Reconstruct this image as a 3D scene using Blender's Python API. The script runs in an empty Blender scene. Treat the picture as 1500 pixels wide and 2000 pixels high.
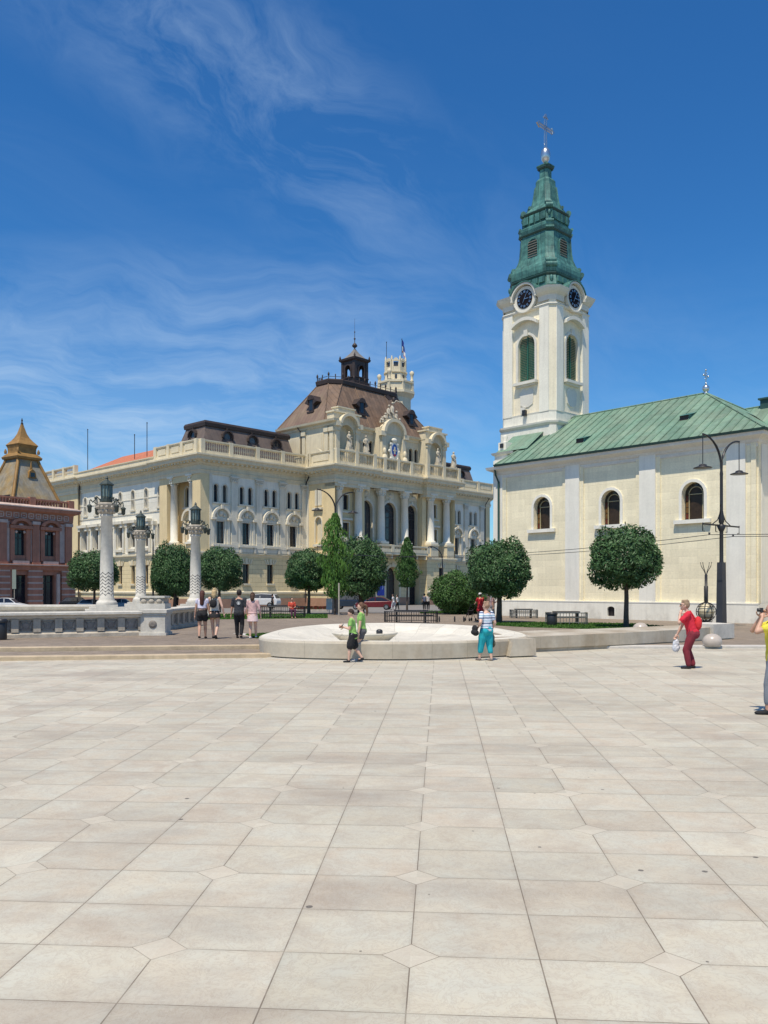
import bpy, bmesh, math, random
from mathutils import Vector, Matrix, Euler
random.seed(7)
R = math.radians
SC = bpy.context.scene
COL = SC.collection
# ------------------------------------------------------------------ camera
F, HY, CH = 1600.0, 1148.0, 2.0          # focal length in photo pixels, horizon row, eye height (m)
cam_d = bpy.data.cameras.new('camera')
cam = bpy.data.objects.new('camera', cam_d); COL.objects.link(cam)
cam.location = (0, 0, CH); cam.rotation_euler = (R(90), 0, 0)
cam_d.sensor_fit = 'VERTICAL'; cam_d.sensor_height = 24; cam_d.lens = F / 2000 * 24
cam_d.shift_y = (HY - 1000) / 2000.0
cam_d.clip_start = .1; cam_d.clip_end = 6000
SC.camera = cam
# ------------------------------------------------------------------ light
SUN_EL, SUN_A = 65.0, 23.0               # sun is behind the camera, a little to its left
sx, sy, sz = -math.sin(R(SUN_A)) * math.cos(R(SUN_EL)), -math.cos(R(SUN_A)) * math.cos(R(SUN_EL)), math.sin(R(SUN_EL))
sun_d = bpy.data.lights.new('sun', 'SUN'); sun_d.energy = 5.0; sun_d.angle = R(.53); sun_d.color = (1, .90, .745)
sun = bpy.data.objects.new('sun', sun_d); COL.objects.link(sun)
sun.rotation_euler = Vector((sx, sy, sz)).to_track_quat('Z', 'Y').to_euler()
SC.view_settings.view_transform = 'Standard'; SC.view_settings.look = 'None'
SC.view_settings.exposure = 0.0; SC.view_settings.gamma = 1

class X:                                  # node expression helper
    def __init__(s, nt, sock): s.nt, s.s = nt, sock
    def _m(s, op, *o):
        n = s.nt.nodes.new('ShaderNodeMath'); n.operation = op
        for i, v in enumerate((s,) + o):
            if isinstance(v, X): s.nt.links.new(v.s, n.inputs[i])
            else: n.inputs[i].default_value = v
        return X(s.nt, n.outputs[0])
    def __add__(s, o): return s._m('ADD', o)
    def __sub__(s, o): return s._m('SUBTRACT', o)
    def __mul__(s, o): return s._m('MULTIPLY', o)
    def __truediv__(s, o): return s._m('DIVIDE', o)
    def abs(s): return s._m('ABSOLUTE')
    def floor(s): return s._m('FLOOR')
    def fract(s): return s._m('FRACT')
    def lt(s, o): return s._m('LESS_THAN', o)
    def gt(s, o): return s._m('GREATER_THAN', o)
    def mx(s, o): return s._m('MAXIMUM', o)
    def mn(s, o): return s._m('MINIMUM', o)
    def pw(s, o): return s._m('POWER', o)
    def sin(s): return s._m('SINE')
    def ramp(s, a, b, c=0., d=1.):
        n = s.nt.nodes.new('ShaderNodeMapRange'); n.clamp = True
        s.nt.links.new(s.s, n.inputs[0])
        for i, v in enumerate((a, b, c, d)): n.inputs[i + 1].default_value = v
        return X(s.nt, n.outputs[0])
def sepxyz(nt, sock):
    n = nt.nodes.new('ShaderNodeSeparateXYZ'); nt.links.new(sock, n.inputs[0]); return [X(nt, n.outputs[i]) for i in range(3)]
def comb(nt, *v):
    n = nt.nodes.new('ShaderNodeCombineXYZ')
    for i, a in enumerate(v):
        if isinstance(a, X): nt.links.new(a.s, n.inputs[i])
        else: n.inputs[i].default_value = a
    return n.outputs[0]
def noise(nt, vec, scale, detail=3, rough=.55, dist=0.):
    n = nt.nodes.new('ShaderNodeTexNoise'); n.inputs['Scale'].default_value = scale; n.inputs['Detail'].default_value = detail
    n.inputs['Roughness'].default_value = rough; n.inputs['Distortion'].default_value = dist
    if vec is not None: nt.links.new(vec, n.inputs['Vector'])
    return X(nt, n.outputs[0])
def white(nt, vec):
    n = nt.nodes.new('ShaderNodeTexWhiteNoise'); nt.links.new(vec, n.inputs['Vector']); return X(nt, n.outputs['Value'])
def mixc(nt, f, a, b):
    n = nt.nodes.new('ShaderNodeMix'); n.data_type = 'RGBA'
    for i, v in ((0, f), (6, a), (7, b)):
        if isinstance(v, X): nt.links.new(v.s, n.inputs[i])
        elif isinstance(v, (tuple, list)): n.inputs[i].default_value = (*v, 1) if len(v) == 3 else v
        elif isinstance(v, (int, float)): n.inputs[i].default_value = v
        else: nt.links.new(v, n.inputs[i])
    return n.outputs[2]

# ------------------------------------------------------------------ world: sky + thin cirrus
W = bpy.data.worlds.new('World'); SC.world = W; W.use_nodes = True
nt = W.node_tree; nt.nodes.clear()
wo = nt.nodes.new('ShaderNodeOutputWorld'); bg = nt.nodes.new('ShaderNodeBackground')
sky = nt.nodes.new('ShaderNodeTexSky'); sky.sky_type = 'NISHITA'; sky.sun_disc = False
sky.sun_elevation = R(SUN_EL); sky.sun_rotation = math.atan2(sx, sy); sky.altitude = 0; sky.air_density = 1.0; sky.dust_density = .35; sky.ozone_density = 2.2
tc = nt.nodes.new('ShaderNodeTexCoord')
dx, dy, dz = sepxyz(nt, tc.outputs['Generated'])
zz = dz.mx(.03) + .12
u, v = dx / zz, dy / zz
uv = comb(nt, u, v, 0.)
warp = noise(nt, uv, .8, 2)
s1 = u * .80 + v * .60; s2 = v * .80 - u * .60         # streak axes
st = comb(nt, s1 * .55 + warp * 1.3, s2 * 1.35 + warp * 1.5, 3.1)
n1 = noise(nt, st, 1.3, 9, .60, .35)
n1b = noise(nt, comb(nt, s1 * 1.3 + warp * 1.8, s2 * 3.0 + warp * 2.4, 7.7), 2.2, 7, .62, .2)
n2 = noise(nt, comb(nt, u * .6, v * .6, 9.3), 1.0, 2)
left = (dx * -1.0).ramp(-.30, .32, 0., 1.)
low = dz.ramp(.15, .62, 1., .30)
cl = (n1 * .6 + n1b * .4).ramp(.47, .78, 0., 1.).pw(1.25) * n2.ramp(.40, .62, .12, 1.) * left * low.mx(.55)
cl2 = (n1 * .5 + warp * .5).ramp(.38, .62, .1, 1.) * (dz.ramp(.05, .50, 1., 0.)) * left
base_h = dz.ramp(.02, .34, .34, .0) * left.mx(.25)
n3 = noise(nt, comb(nt, (u * .55 + v * .83) * .9 + warp * .9, (v * .55 - u * .83) * 5. + warp * 1.5, 21.), 1.6, 9, .66, .3)
cl3 = n3.ramp(.50, .80, 0., 1.) * n2.ramp(.35, .6, .2, 1.) * (dx * -1.).ramp(-.12, .15, 0., 1.)
dyc = dy.mx(.08); sS, tT = dx / dyc, dz.mx(.0) / dyc
wA = noise(nt, comb(nt, sS * 1.6, tT * 1.6, 2.), 1.5, 4)
nA = noise(nt, comb(nt, sS * 2.4 - tT * 1.3 + wA * 1.1, (tT + sS * .74) * 4.6 + wA * 1.5, 5.), 1.9, 10, .66, .5)
band = ((tT - .680) + (sS + .25) * .74).abs().ramp(.03, .19, 1., 0.) * sS.ramp(-.05, .10, 1., .25) * sS.ramp(-.6, -.22, .35, 1.)
cA = nA.ramp(.40, .74, 0., 1.) * band
nB = noise(nt, comb(nt, sS * 1.7 + wA * .9, (tT + sS * .14) * 8.5 + wA * 2.0, 8.), 1.6, 10, .64, .3)
zone = tT.ramp(.22, .44, 1., .0) * sS.ramp(-.05, .20, 1., .12)
cB = nB.ramp(.42, .64, .10, 1.) * zone
gen = cl * dy.ramp(.0, .3, .8, .12)
haz = (cA * .33 + cB * .60 + gen + base_h * .8).mn(.8)
hs = nt.nodes.new('ShaderNodeHueSaturation'); hs.inputs['Saturation'].default_value = 1.26; hs.inputs['Value'].default_value = 1.0
nt.links.new(sky.outputs[0], hs.inputs['Color'])
tn = nt.nodes.new('ShaderNodeMix'); tn.data_type = 'RGBA'; tn.blend_type = 'MULTIPLY'; tn.inputs[0].default_value = 1.; nt.links.new(hs.outputs[0], tn.inputs[6]); tn.inputs[7].default_value = (.60, 1.06, 1.34, 1)
colr = mixc(nt, haz, tn.outputs[2], (5.2, 6.9, 8.9))
nt.links.new(colr, bg.inputs[0]); bg.inputs[1].default_value = .10
nt.links.new(bg.outputs[0], wo.inputs[0])

# ------------------------------------------------------------------ materials
MATS = {}
def mat(name, col, rough=.7, var=.10, vs=1.2, bump=0., bs=12., metal=0., spec=.4, fn=None, streak=0., fine=.06):
    if name in MATS: return MATS[name]
    m = bpy.data.materials.new(name); m.use_nodes = True; nt = m.node_tree
    b = nt.nodes['Principled BSDF']; b.inputs['Roughness'].default_value = rough; b.inputs['Metallic'].default_value = metal
    b.inputs['Specular IOR Level'].default_value = spec
    t = nt.nodes.new('ShaderNodeTexCoord').outputs['Object']
    x, y, z = sepxyz(nt, t)
    n = noise(nt, t, vs, 5)
    f = n.ramp(.3, .7, 1 - var, 1 + var * .6)
    if fine:
        f = f * noise(nt, t, 9., 3).ramp(.3, .7, 1 - fine, 1 + fine)
    if streak:
        sn = noise(nt, comb(nt, x * 2.2, y * 2.2, z * .16), 1.6, 4)
        f = f * sn.ramp(.42, .72, 1., 1 - streak)
    base = mixc(nt, 0., col, col)
    hgt = None
    if fn:
        r = fn(nt, x, y, z, col, f)
        base, f = r[0], r[1]
        if len(r) > 2: hgt = r[2]
    vm = nt.nodes.new('ShaderNodeVectorMath'); vm.operation = 'SCALE'
    nt.links.new(base, vm.inputs[0]); nt.links.new(f.s, vm.inputs['Scale'])
    nt.links.new(vm.outputs[0], b.inputs['Base Color'])
    if bump or hgt is not None:
        bn = nt.nodes.new('ShaderNodeBump'); bn.inputs['Strength'].default_value = bump or .6
        bn.inputs['Distance'].default_value = .02
        h = noise(nt, t, bs, 4)
        if hgt is not None: h = h * .25 + hgt
        nt.links.new(h.s, bn.inputs['Height']); nt.links.new(bn.outputs[0], b.inputs['Normal'])
    MATS[name] = m
    return m
def fn_rust(w, hh, dark=.62, sm=.06):
    def g(nt, x, y, z, col, f):
        row = (z / hh).floor(); fz = (z / hh).fract()
        u = (x + y) / w + (row * .5).fract()
        fu = u.fract()
        e1 = (fz - .5).abs().ramp(.5 - sm, .5 - sm * .3, 0., 1.)
        e2 = (fu - .5).abs().ramp(.5 - sm * hh / w * .8, .5 - sm * .25 * hh / w, 0., 1.)
        e = e1.mx(e2 * .75)
        rnd = white(nt, comb(nt, u.floor(), row, 0.)).ramp(0, 1, .93, 1.04)
        return mixc(nt, 0., col, col), f * rnd * e.ramp(0, 1, 1., dark), e * -1.0
    return g
def fn_damp(w, hh, dark, sm):
    g0 = fn_rust(w, hh, dark, sm)
    def g(nt, x, y, z, col, f):
        b, f2, h = g0(nt, x, y, z, col, f)
        n = noise(nt, comb(nt, x * .9, y * .9, z * .5), 1.3, 6, .65)
        d = (n + z.ramp(.0, 1.5, .16, -.12)).ramp(.56, .72, 0., .34)
        r = noise(nt, comb(nt, x * 5., y * 5., z * .18), 1., 5, .7).ramp(.58, .78, 0., .09)
        return mixc(nt, d.mx(r), b, (.36, .33, .27)), f2, h
    return g
def fn_seam(ax, w, dark=.6, c2=None, ns=.5):
    def g(nt, x, y, z, col, f):
        c = {'x': x, 'y': y, 'p': x + y, 'm': x - y}[ax]
        fu = (c / w).fract()
        e = (fu - .5).abs().ramp(.42, .5, 0., 1.)
        rnd = white(nt, comb(nt, (c / w).floor(), (z * .7).floor(), 0.)).ramp(0, 1, .86, 1.1)
        base = mixc(nt, noise(nt, comb(nt, x * ns, y * ns, z * ns), 1.3, 6, .65).ramp(.38, .62), col, c2 or col)
        return base, f * rnd * e.ramp(0, 1, 1., dark), e
    return g

m_yel = mat('yellow_render', (.76, .61, .35), .85, .08, .8, .15, 20, streak=.10)
m_yelr = mat('yellow_rusticated', (.76, .63, .37), .85, .08, .8, fn=fn_rust(1.3, .52), streak=.1)
m_trim = mat('cream_stone', (.70, .62, .44), .8, .10, 1.0, .2, 18, streak=.12)
m_white = mat('white_render', (.80, .755, .63), .8, .08, 1.0, .15, 18, streak=.10)
m_whitew = mat('white_wall', (.81, .77, .645), .85, .08, .7, .15, 18, fn=fn_rust(200, 1.35, .80, .03), streak=.10)
m_plinth = mat('brown_stone_plinth', (.36, .21, .14), .8, .15, 1., .3)
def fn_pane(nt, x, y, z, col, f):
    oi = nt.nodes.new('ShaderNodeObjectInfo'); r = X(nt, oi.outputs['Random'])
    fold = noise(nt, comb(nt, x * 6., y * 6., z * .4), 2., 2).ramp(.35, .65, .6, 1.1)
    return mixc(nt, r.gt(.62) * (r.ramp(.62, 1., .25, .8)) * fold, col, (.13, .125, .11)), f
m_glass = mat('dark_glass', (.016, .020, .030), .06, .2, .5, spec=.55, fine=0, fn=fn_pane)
m_frame = mat('dark_window_frame', (.05, .04, .038), .5, .1)
m_roofb = mat('brown_metal_roof', (.235, .155, .105), .7, .16, .5, spec=.2, streak=.2, fn=fn_seam('x', .62, .55, (.165, .118, .09)))
m_roofbs = mat('brown_metal_roof_side', (.215, .160, .112), .7, .14, .5, spec=.2, fn=fn_seam('y', .62, .7, (.20, .135, .105)))
m_mans = mat('grey_brown_slate', (.165, .125, .10), .6, .15, .6, spec=.5, fn=fn_seam('p', .5, .8, (.13, .10, .085)))
m_rdark = mat('dark_brown_metal', (.050, .036, .032), .6, .2)
m_tile = mat('orange_roof_tiles', (.50, .17, .085), .8, .16, 2., fn=fn_rust(.5, .28, .75, .12))
m_copper = mat('green_copper', (.095, .255, .215), .55, .25, 1.2, .3, 6, spec=.4, streak=.45, fn=fn_seam('p', .62, .62, (.046, .145, .132), 1.6))
m_coproof = mat('green_copper_roof', (.165, .28, .20), .6, .16, .6, spec=.25, streak=.2, fn=fn_seam('x', .60, .74, (.205, .285, .205), .42))
m_coproofy = mat('green_copper_hip', (.165, .30, .205), .6, .14, .6, spec=.25, streak=.12, fn=fn_seam('y', .60, .74, (.205, .285, .205), .42))
m_coped = mat('dark_copper_gutter', (.03, .075, .065), .5, .2)
m_cwall = mat('pale_yellow_wall', (.87, .785, .56), .9, .07, .5, .25, 9, streak=.09, fn=fn_damp(1.1, .42, .975, .05))
m_cpil = mat('pale_grey_white_render', (.84, .81, .71), .85, .07, .8, .12, 12, streak=.10, fine=.03, fn=fn_damp(300, 200, 1., .01))
m_ctow = mat('tower_cream_render', (.84, .81, .69), .85, .07, .7, .2, 12, streak=.14, fn=fn_damp(300, 200, 1., .01))
m_ctowy = mat('tower_yellowish_render', (.84, .76, .575), .85, .07, .7, .2, 12, streak=.10)
m_louv = mat('green_louvre', (.030, .16, .115), .55, .15)
m_clock = mat('clock_black', (.012, .010, .014), .8, .1, spec=.1)
m_silver = mat('silver_metal', (.60, .62, .62), .28, .05, metal=.9)
m_stone = mat('white_limestone', (.60, .57, .50), .8, .16, 2., .35, 22, streak=.15)
m_stoneg = mat('grey_stone', (.46, .41, .335), .85, .22, 2.5, .5, 14, streak=.2)
m_stoned = mat('dark_weathered_stone', (.25, .225, .20), .9, .3, 3., .7, 12)
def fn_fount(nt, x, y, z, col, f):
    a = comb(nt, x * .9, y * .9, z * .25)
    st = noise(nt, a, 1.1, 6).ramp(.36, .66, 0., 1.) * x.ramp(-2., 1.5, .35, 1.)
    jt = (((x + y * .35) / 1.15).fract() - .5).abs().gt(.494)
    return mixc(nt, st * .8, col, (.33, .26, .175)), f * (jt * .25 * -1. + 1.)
m_fount = mat('stained_shaded_travertine', (.50, .455, .37), .6, .12, 1.2, .1, 20, fn=fn_fount)  # base toned down to put upright-face shade into the colour; brown stains over it
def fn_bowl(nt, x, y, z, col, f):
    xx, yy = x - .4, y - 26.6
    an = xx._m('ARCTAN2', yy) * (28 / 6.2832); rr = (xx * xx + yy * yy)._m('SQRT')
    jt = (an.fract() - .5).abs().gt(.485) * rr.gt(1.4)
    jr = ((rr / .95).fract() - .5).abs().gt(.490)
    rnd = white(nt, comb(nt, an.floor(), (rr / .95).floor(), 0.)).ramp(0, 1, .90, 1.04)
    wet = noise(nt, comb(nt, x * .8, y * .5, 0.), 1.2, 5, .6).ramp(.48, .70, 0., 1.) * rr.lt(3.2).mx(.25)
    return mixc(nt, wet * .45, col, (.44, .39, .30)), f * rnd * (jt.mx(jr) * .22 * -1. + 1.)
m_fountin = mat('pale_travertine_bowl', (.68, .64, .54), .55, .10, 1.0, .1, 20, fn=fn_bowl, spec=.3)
m_iron = mat('black_iron', (.022, .022, .024), .45, .2, spec=.5)
m_ironb = mat('dark_grey_paint', (.040, .043, .052), .45, .15)
m_bronze = mat('verdigris_bronze', (.045, .06, .052), .5, .3, 6)
m_lglass = mat('lantern_glass', (.22, .30, .29), .12, .2, 3., spec=.6)
m_bark = mat('grey_brown_bark', (.085, .066, .052), .9, .3, 5., .8, 20)
m_red = mat('oxide_red_render', (.42, .19, .125), .85, .18, 1.2, .3, 14, streak=.18)
m_pink = mat('faded_pink_stone', (.55, .43, .37), .85, .16, 1.5, .3, 14, streak=.18)
m_ochre = mat('rusty_ochre_tin', (.29, .165, .05), .6, .3, 2., .3)
m_rslate = mat('lichen_grey_slate', (.30, .28, .23), .8, .25, 1.5, fn=fn_seam('p', .3, .85, (.34, .25, .12)))
m_rubber = mat('tyre_rubber', (.02, .02, .02), .8, .1)
m_rim = mat('wheel_rim_metal', (.35, .35, .36), .35, .05, metal=.8)

def fn_leaf(a, b):
    def g(nt, x, y, z, col, f):
        oi = nt.nodes.new('ShaderNodeObjectInfo')
        n = noise(nt, comb(nt, x, y, z), 2.0, 4); n2 = noise(nt, comb(nt, x, y, z), 11., 2)
        return mixc(nt, (n * .5 + n2 * .5).ramp(.38, .62), a, b), f
    return g
def leafmat(name, a, b, sp=.35):
    m = mat(name, a, .55, .12, 2., fn=fn_leaf(a, b), spec=sp, fine=0)
    return m
m_leafd = leafmat('dark_green_leaves', (.028, .078, .024), (.075, .150, .050))
m_leafb = leafmat('bright_green_leaves', (.050, .13, .018), (.105, .22, .035))
m_leafm = leafmat('mid_green_leaves', (.035, .095, .018), (.065, .14, .030))
m_grass = leafmat('lawn_green', (.040, .100, .018), (.075, .150, .030), .1)

# ------------------------------------------------------------------ mesh helper
class MB:
    def __init__(s): s.v, s.f, s.m, s.mats, s.sm = [], [], [], [], []
    def mi(s, m):
        if m not in s.mats: s.mats.append(m)
        return s.mats.index(m)
    def add(s, vs, fs, m=0, smooth=False):
        o = len(s.v); s.v += [tuple(p) for p in vs]
        for f in fs: s.f.append([i + o for i in f]); s.m.append(m); s.sm.append(smooth)
    def quad(s, a, b, c, d, m=0): s.add([a, b, c, d], [(0, 1, 2, 3)], m)
    def box(s, x0, x1, y0, y1, z0, z1, m=0, M=None):
        vs = [Vector((x, y, z)) for z in (z0, z1) for y in (y0, y1) for x in (x0, x1)]
        if M is not None: vs = [M @ p for p in vs]
        s.add(vs, [(0, 2, 3, 1), (4, 5, 7, 6), (0, 1, 5, 4), (2, 6, 7, 3), (0, 4, 6, 2), (1, 3, 7, 5)], m)
    def prism(s, pts, z0, z1, m=0, M=None, top=None, smooth=False):      # pts ccw in xy ; top: other pts
        n = len(pts); top = top or pts
        vs = [Vector((p[0], p[1], z0)) for p in pts] + [Vector((p[0], p[1], z1)) for p in top]
        if M is not None: vs = [M @ p for p in vs]
        s.add(vs, [(i, (i + 1) % n, n + (i + 1) % n, n + i) for i in range(n)], m, smooth)
        s.add([vs[i] for i in range(n)], [tuple(range(n))[::-1]], m); s.add([vs[n + i] for i in range(n)], [tuple(range(n))], m)
    def lathe(s, prof, cx=0, cy=0, n=16, m=0, smooth=True, M=None, ph=0.):
        vs = []
        for r, z in prof:
            for k in range(n):
                a = 2 * math.pi * k / n + ph; vs.append(Vector((cx + r * math.cos(a), cy + r * math.sin(a), z)))
        if M is not None: vs = [M @ p for p in vs]
        fs = []
        for j in range(len(prof) - 1):
            for k in range(n):
                fs.append((j * n + k, j * n + (k + 1) % n, (j + 1) * n + (k + 1) % n, (j + 1) * n + k))
        s.add(vs, fs, m, smooth)
        s.add(vs[:n], [tuple(range(n))[::-1]], m); s.add(vs[-n:], [tuple(range(n))], m)
    def tube(s, pts, r, n=6, m=0, r2=None, smooth=True):
        pts = [Vector(p) for p in pts]; L = len(pts); vs = []
        for i, p in enumerate(pts):
            d = (pts[min(i + 1, L - 1)] - pts[max(i - 1, 0)]).normalized()
            up = Vector((0, 0, 1)) if abs(d.z) < .95 else Vector((1, 0, 0))
            a = d.cross(up).normalized(); b = d.cross(a)
            rr = r[i] if isinstance(r, (list, tuple)) else r + ((r2 if r2 is not None else r) - r) * i / max(1, L - 1)
            for k in range(n):
                t = 2 * math.pi * k / n; vs.append(p + a * (math.cos(t) * rr) + b * (math.sin(t) * rr))
        fs = [(j * n + k, (j + 1) * n + k, (j + 1) * n + (k + 1) % n, j * n + (k + 1) % n) for j in range(L - 1) for k in range(n)]
        s.add(vs, fs, m, smooth)
        s.add(vs[:n], [tuple(range(n))], m); s.add(vs[-n:], [tuple(range(n))[::-1]], m)
    def ball(s, c, r, n=10, m=0, M=None):
        if not isinstance(r, (tuple, list)): r = (r, r, r)
        vs, fs = [], []
        h = max(4, n // 2 + 1)
        for j in range(h + 1):
            t = math.pi * j / h
            for k in range(n):
                a = 2 * math.pi * k / n
                vs.append(Vector((r[0] * math.sin(t) * math.cos(a), r[1] * math.sin(t) * math.sin(a), -r[2] * math.cos(t))))
        if M is not None: vs = [M @ p for p in vs]
        vs = [p + Vector(c) for p in vs]
        fs = [(j * n + k, j * n + (k + 1) % n, (j + 1) * n + (k + 1) % n, (j + 1) * n + k) for j in range(h) for k in range(n)]
        s.add(vs, fs, m, True)
    def sweep(s, prof, path, closed=False, m=0, cap=True):
        """prof: (out, z) list; path: xy points with the outside on the RIGHT of travel"""
        n = len(path); P = [Vector((p[0], p[1])) for p in path]; ms = []
        for i in range(n):
            d0 = (P[i] - P[i - 1]).normalized() if (i > 0 or closed) else None
            d1 = (P[(i + 1) % n] - P[i]).normalized() if (i < n - 1 or closed) else None
            n0 = Vector((d0.y, -d0.x)) if d0 else None; n1 = Vector((d1.y, -d1.x)) if d1 else None
            if n0 is None: ms.append(n1)
            elif n1 is None: ms.append(n0)
            else:
                q = n0 + n1
                ms.append(q / max(.3, q.dot(n0)) if q.length > 1e-4 else n0)
        K = len(prof); vs = []
        for i in range(n):
            for o, z in prof: vs.append((P[i].x + ms[i].x * o, P[i].y + ms[i].y * o, z))
        fs = []
        for i in range(n if closed else n - 1):
            j = (i + 1) % n
            for k in range(K - 1): fs.append((i * K + k, j * K + k, j * K + k + 1, i * K + k + 1))
        s.add(vs, fs, m)
        if cap and not closed:
            s.add(vs[:K], [tuple(range(K))[::-1]], m); s.add(vs[-K:], [tuple(range(K))], m)
    def build(s, name, mats, parent=None, loc=None, rot=None):
        me = bpy.data.meshes.new(name)
        me.from_pydata([tuple(p) for p in s.v], [], s.f)
        if not isinstance(mats, (list, tuple)): mats = [mats]
        for m in mats: me.materials.append(m)
        me.polygons.foreach_set('material_index', [min(i, len(mats) - 1) for i in s.m])
        me.polygons.foreach_set('use_smooth', s.sm)
        me.update()
        o = bpy.data.objects.new(name, me); COL.objects.link(o)
        if parent is not None: o.parent = parent
        if loc is not None: o.location = loc
        if rot is not None: o.rotation_euler = (0, 0, rot)
        return o
def tag(o, label=None, cat=None, group=None, kind=None):
    if label: o['label'] = label
    if cat: o['category'] = cat
    if group: o['group'] = group
    if kind: o['kind'] = kind
    return o
def empty(name, loc=(0, 0, 0), rz=0., **k):
    o = bpy.data.objects.new(name, None); COL.objects.link(o); o.location = loc; o.rotation_euler = (0, 0, rz); o.empty_display_size = .2
    return tag(o, **k)
def kids(o): return [c for c in bpy.data.objects if c.parent == o]
def copy_tree(o, parent=None):
    c = o.copy(); COL.objects.link(c); c.parent = parent
    for ch in kids(o): copy_tree(ch, c)
    return c
def at(px, D, z=0.): return ((px - 750) / F * D, D, z)
def gz(px): return .22 if px < 560 else (.08 if px > 900 else .22 - .14 * (px - 560) / 340)
def onp(px, y, z=0.): D = (CH - z) * F / (y - HY); return at(px, D, z)      # the point of level z seen at photo pixel (px, y)
# ------------------------------------------------------------------ wall / window helpers
def V3(t): return Vector(t)
class Face:
    """a vertical wall plane: origin O, along U, outward N"""
    def __init__(s, O, U, N): s.O, s.U, s.N = Vector(O), Vector(U).normalized(), Vector(N).normalized()
    def p(s, a, z, d=0.): return s.O + s.U * a + s.N * d + Vector((0, 0, z))
    def off(s, d): return Face(s.O + s.N * d, s.U, s.N)
    def box(s, mb, a0, a1, z0, z1, d0, d1, m=0):
        vs = [s.p(a, z, d) for z in (z0, z1) for d in (d0, d1) for a in (a0, a1)]
        mb.add(vs, [(0, 2, 3, 1), (4, 5, 7, 6), (0, 1, 5, 4), (2, 6, 7, 3), (0, 4, 6, 2), (1, 3, 7, 5)], m)
    def poly(s, mb, pts, d0, d1, m=0):                 # extruded outline of (a, z)
        n = len(pts); vs = [s.p(a, z, d0) for a, z in pts] + [s.p(a, z, d1) for a, z in pts]
        mb.add(vs, [(i, (i + 1) % n, n + (i + 1) % n, n + i) for i in range(n)] + [tuple(range(n)), tuple(range(n, 2 * n))], m)
def outline(op, off=0., seg=10):
    a, b, z0, z1, arch = op
    a -= off; b += off
    if not arch: return [(a, z0), (a, z1 + off), (b, z1 + off), (b, z0)]
    r = (b - a) / 2; c = (a + b) / 2; zs = z1 + off - r * arch
    pts = [(a, z0)] + [(c - r * math.cos(math.pi * k / seg), zs + arch * r * math.sin(math.pi * k / seg)) for k in range(seg + 1)] + [(b, z0)]
    return pts
def wall(mb, fc, s0, s1, z0, z1, ops=(), depth=.3, m=0, mr=None):
    mr = m if mr is None else mr
    xs = sorted({round(x, 4) for x in [s0, s1] + [o[0] for o in ops] + [o[1] for o in ops] if s0 - 1e-4 <= x <= s1 + 1e-4})
    for p, q in zip(xs, xs[1:]):
        mid = (p + q) / 2; cov = sorted([(o[2], o[3]) for o in ops if o[0] < mid < o[1]]); z = z0
        for a, b in cov:
            if a > z + 1e-4: mb.quad(fc.p(p, z), fc.p(q, z), fc.p(q, a), fc.p(p, a), m)
            z = max(z, b)
        if z < z1 - 1e-4: mb.quad(fc.p(p, z), fc.p(q, z), fc.p(q, z1), fc.p(p, z1), m)
    for o in ops:
        pts = outline(o)
        n = len(pts)
        if o[4]:
            h = (n - 2) // 2 + 1
            for k in range(1, n - 2):
                c = (o[0], o[3]) if k < h else (o[1], o[3])
                if k == h - 0: pass
                mb.add([fc.p(*c), fc.p(*pts[k]), fc.p(*pts[k + 1])], [(0, 1, 2)], m)
            top = min(range(n), key=lambda i: -pts[i][1])
            # the two triangles next to the crown already meet it at z1
        for k in range(n):
            a, b = pts[k], pts[(k + 1) % n]
            mb.quad(fc.p(*a), fc.p(*b), fc.p(*b, -depth), fc.p(*a, -depth), mr)
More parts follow.
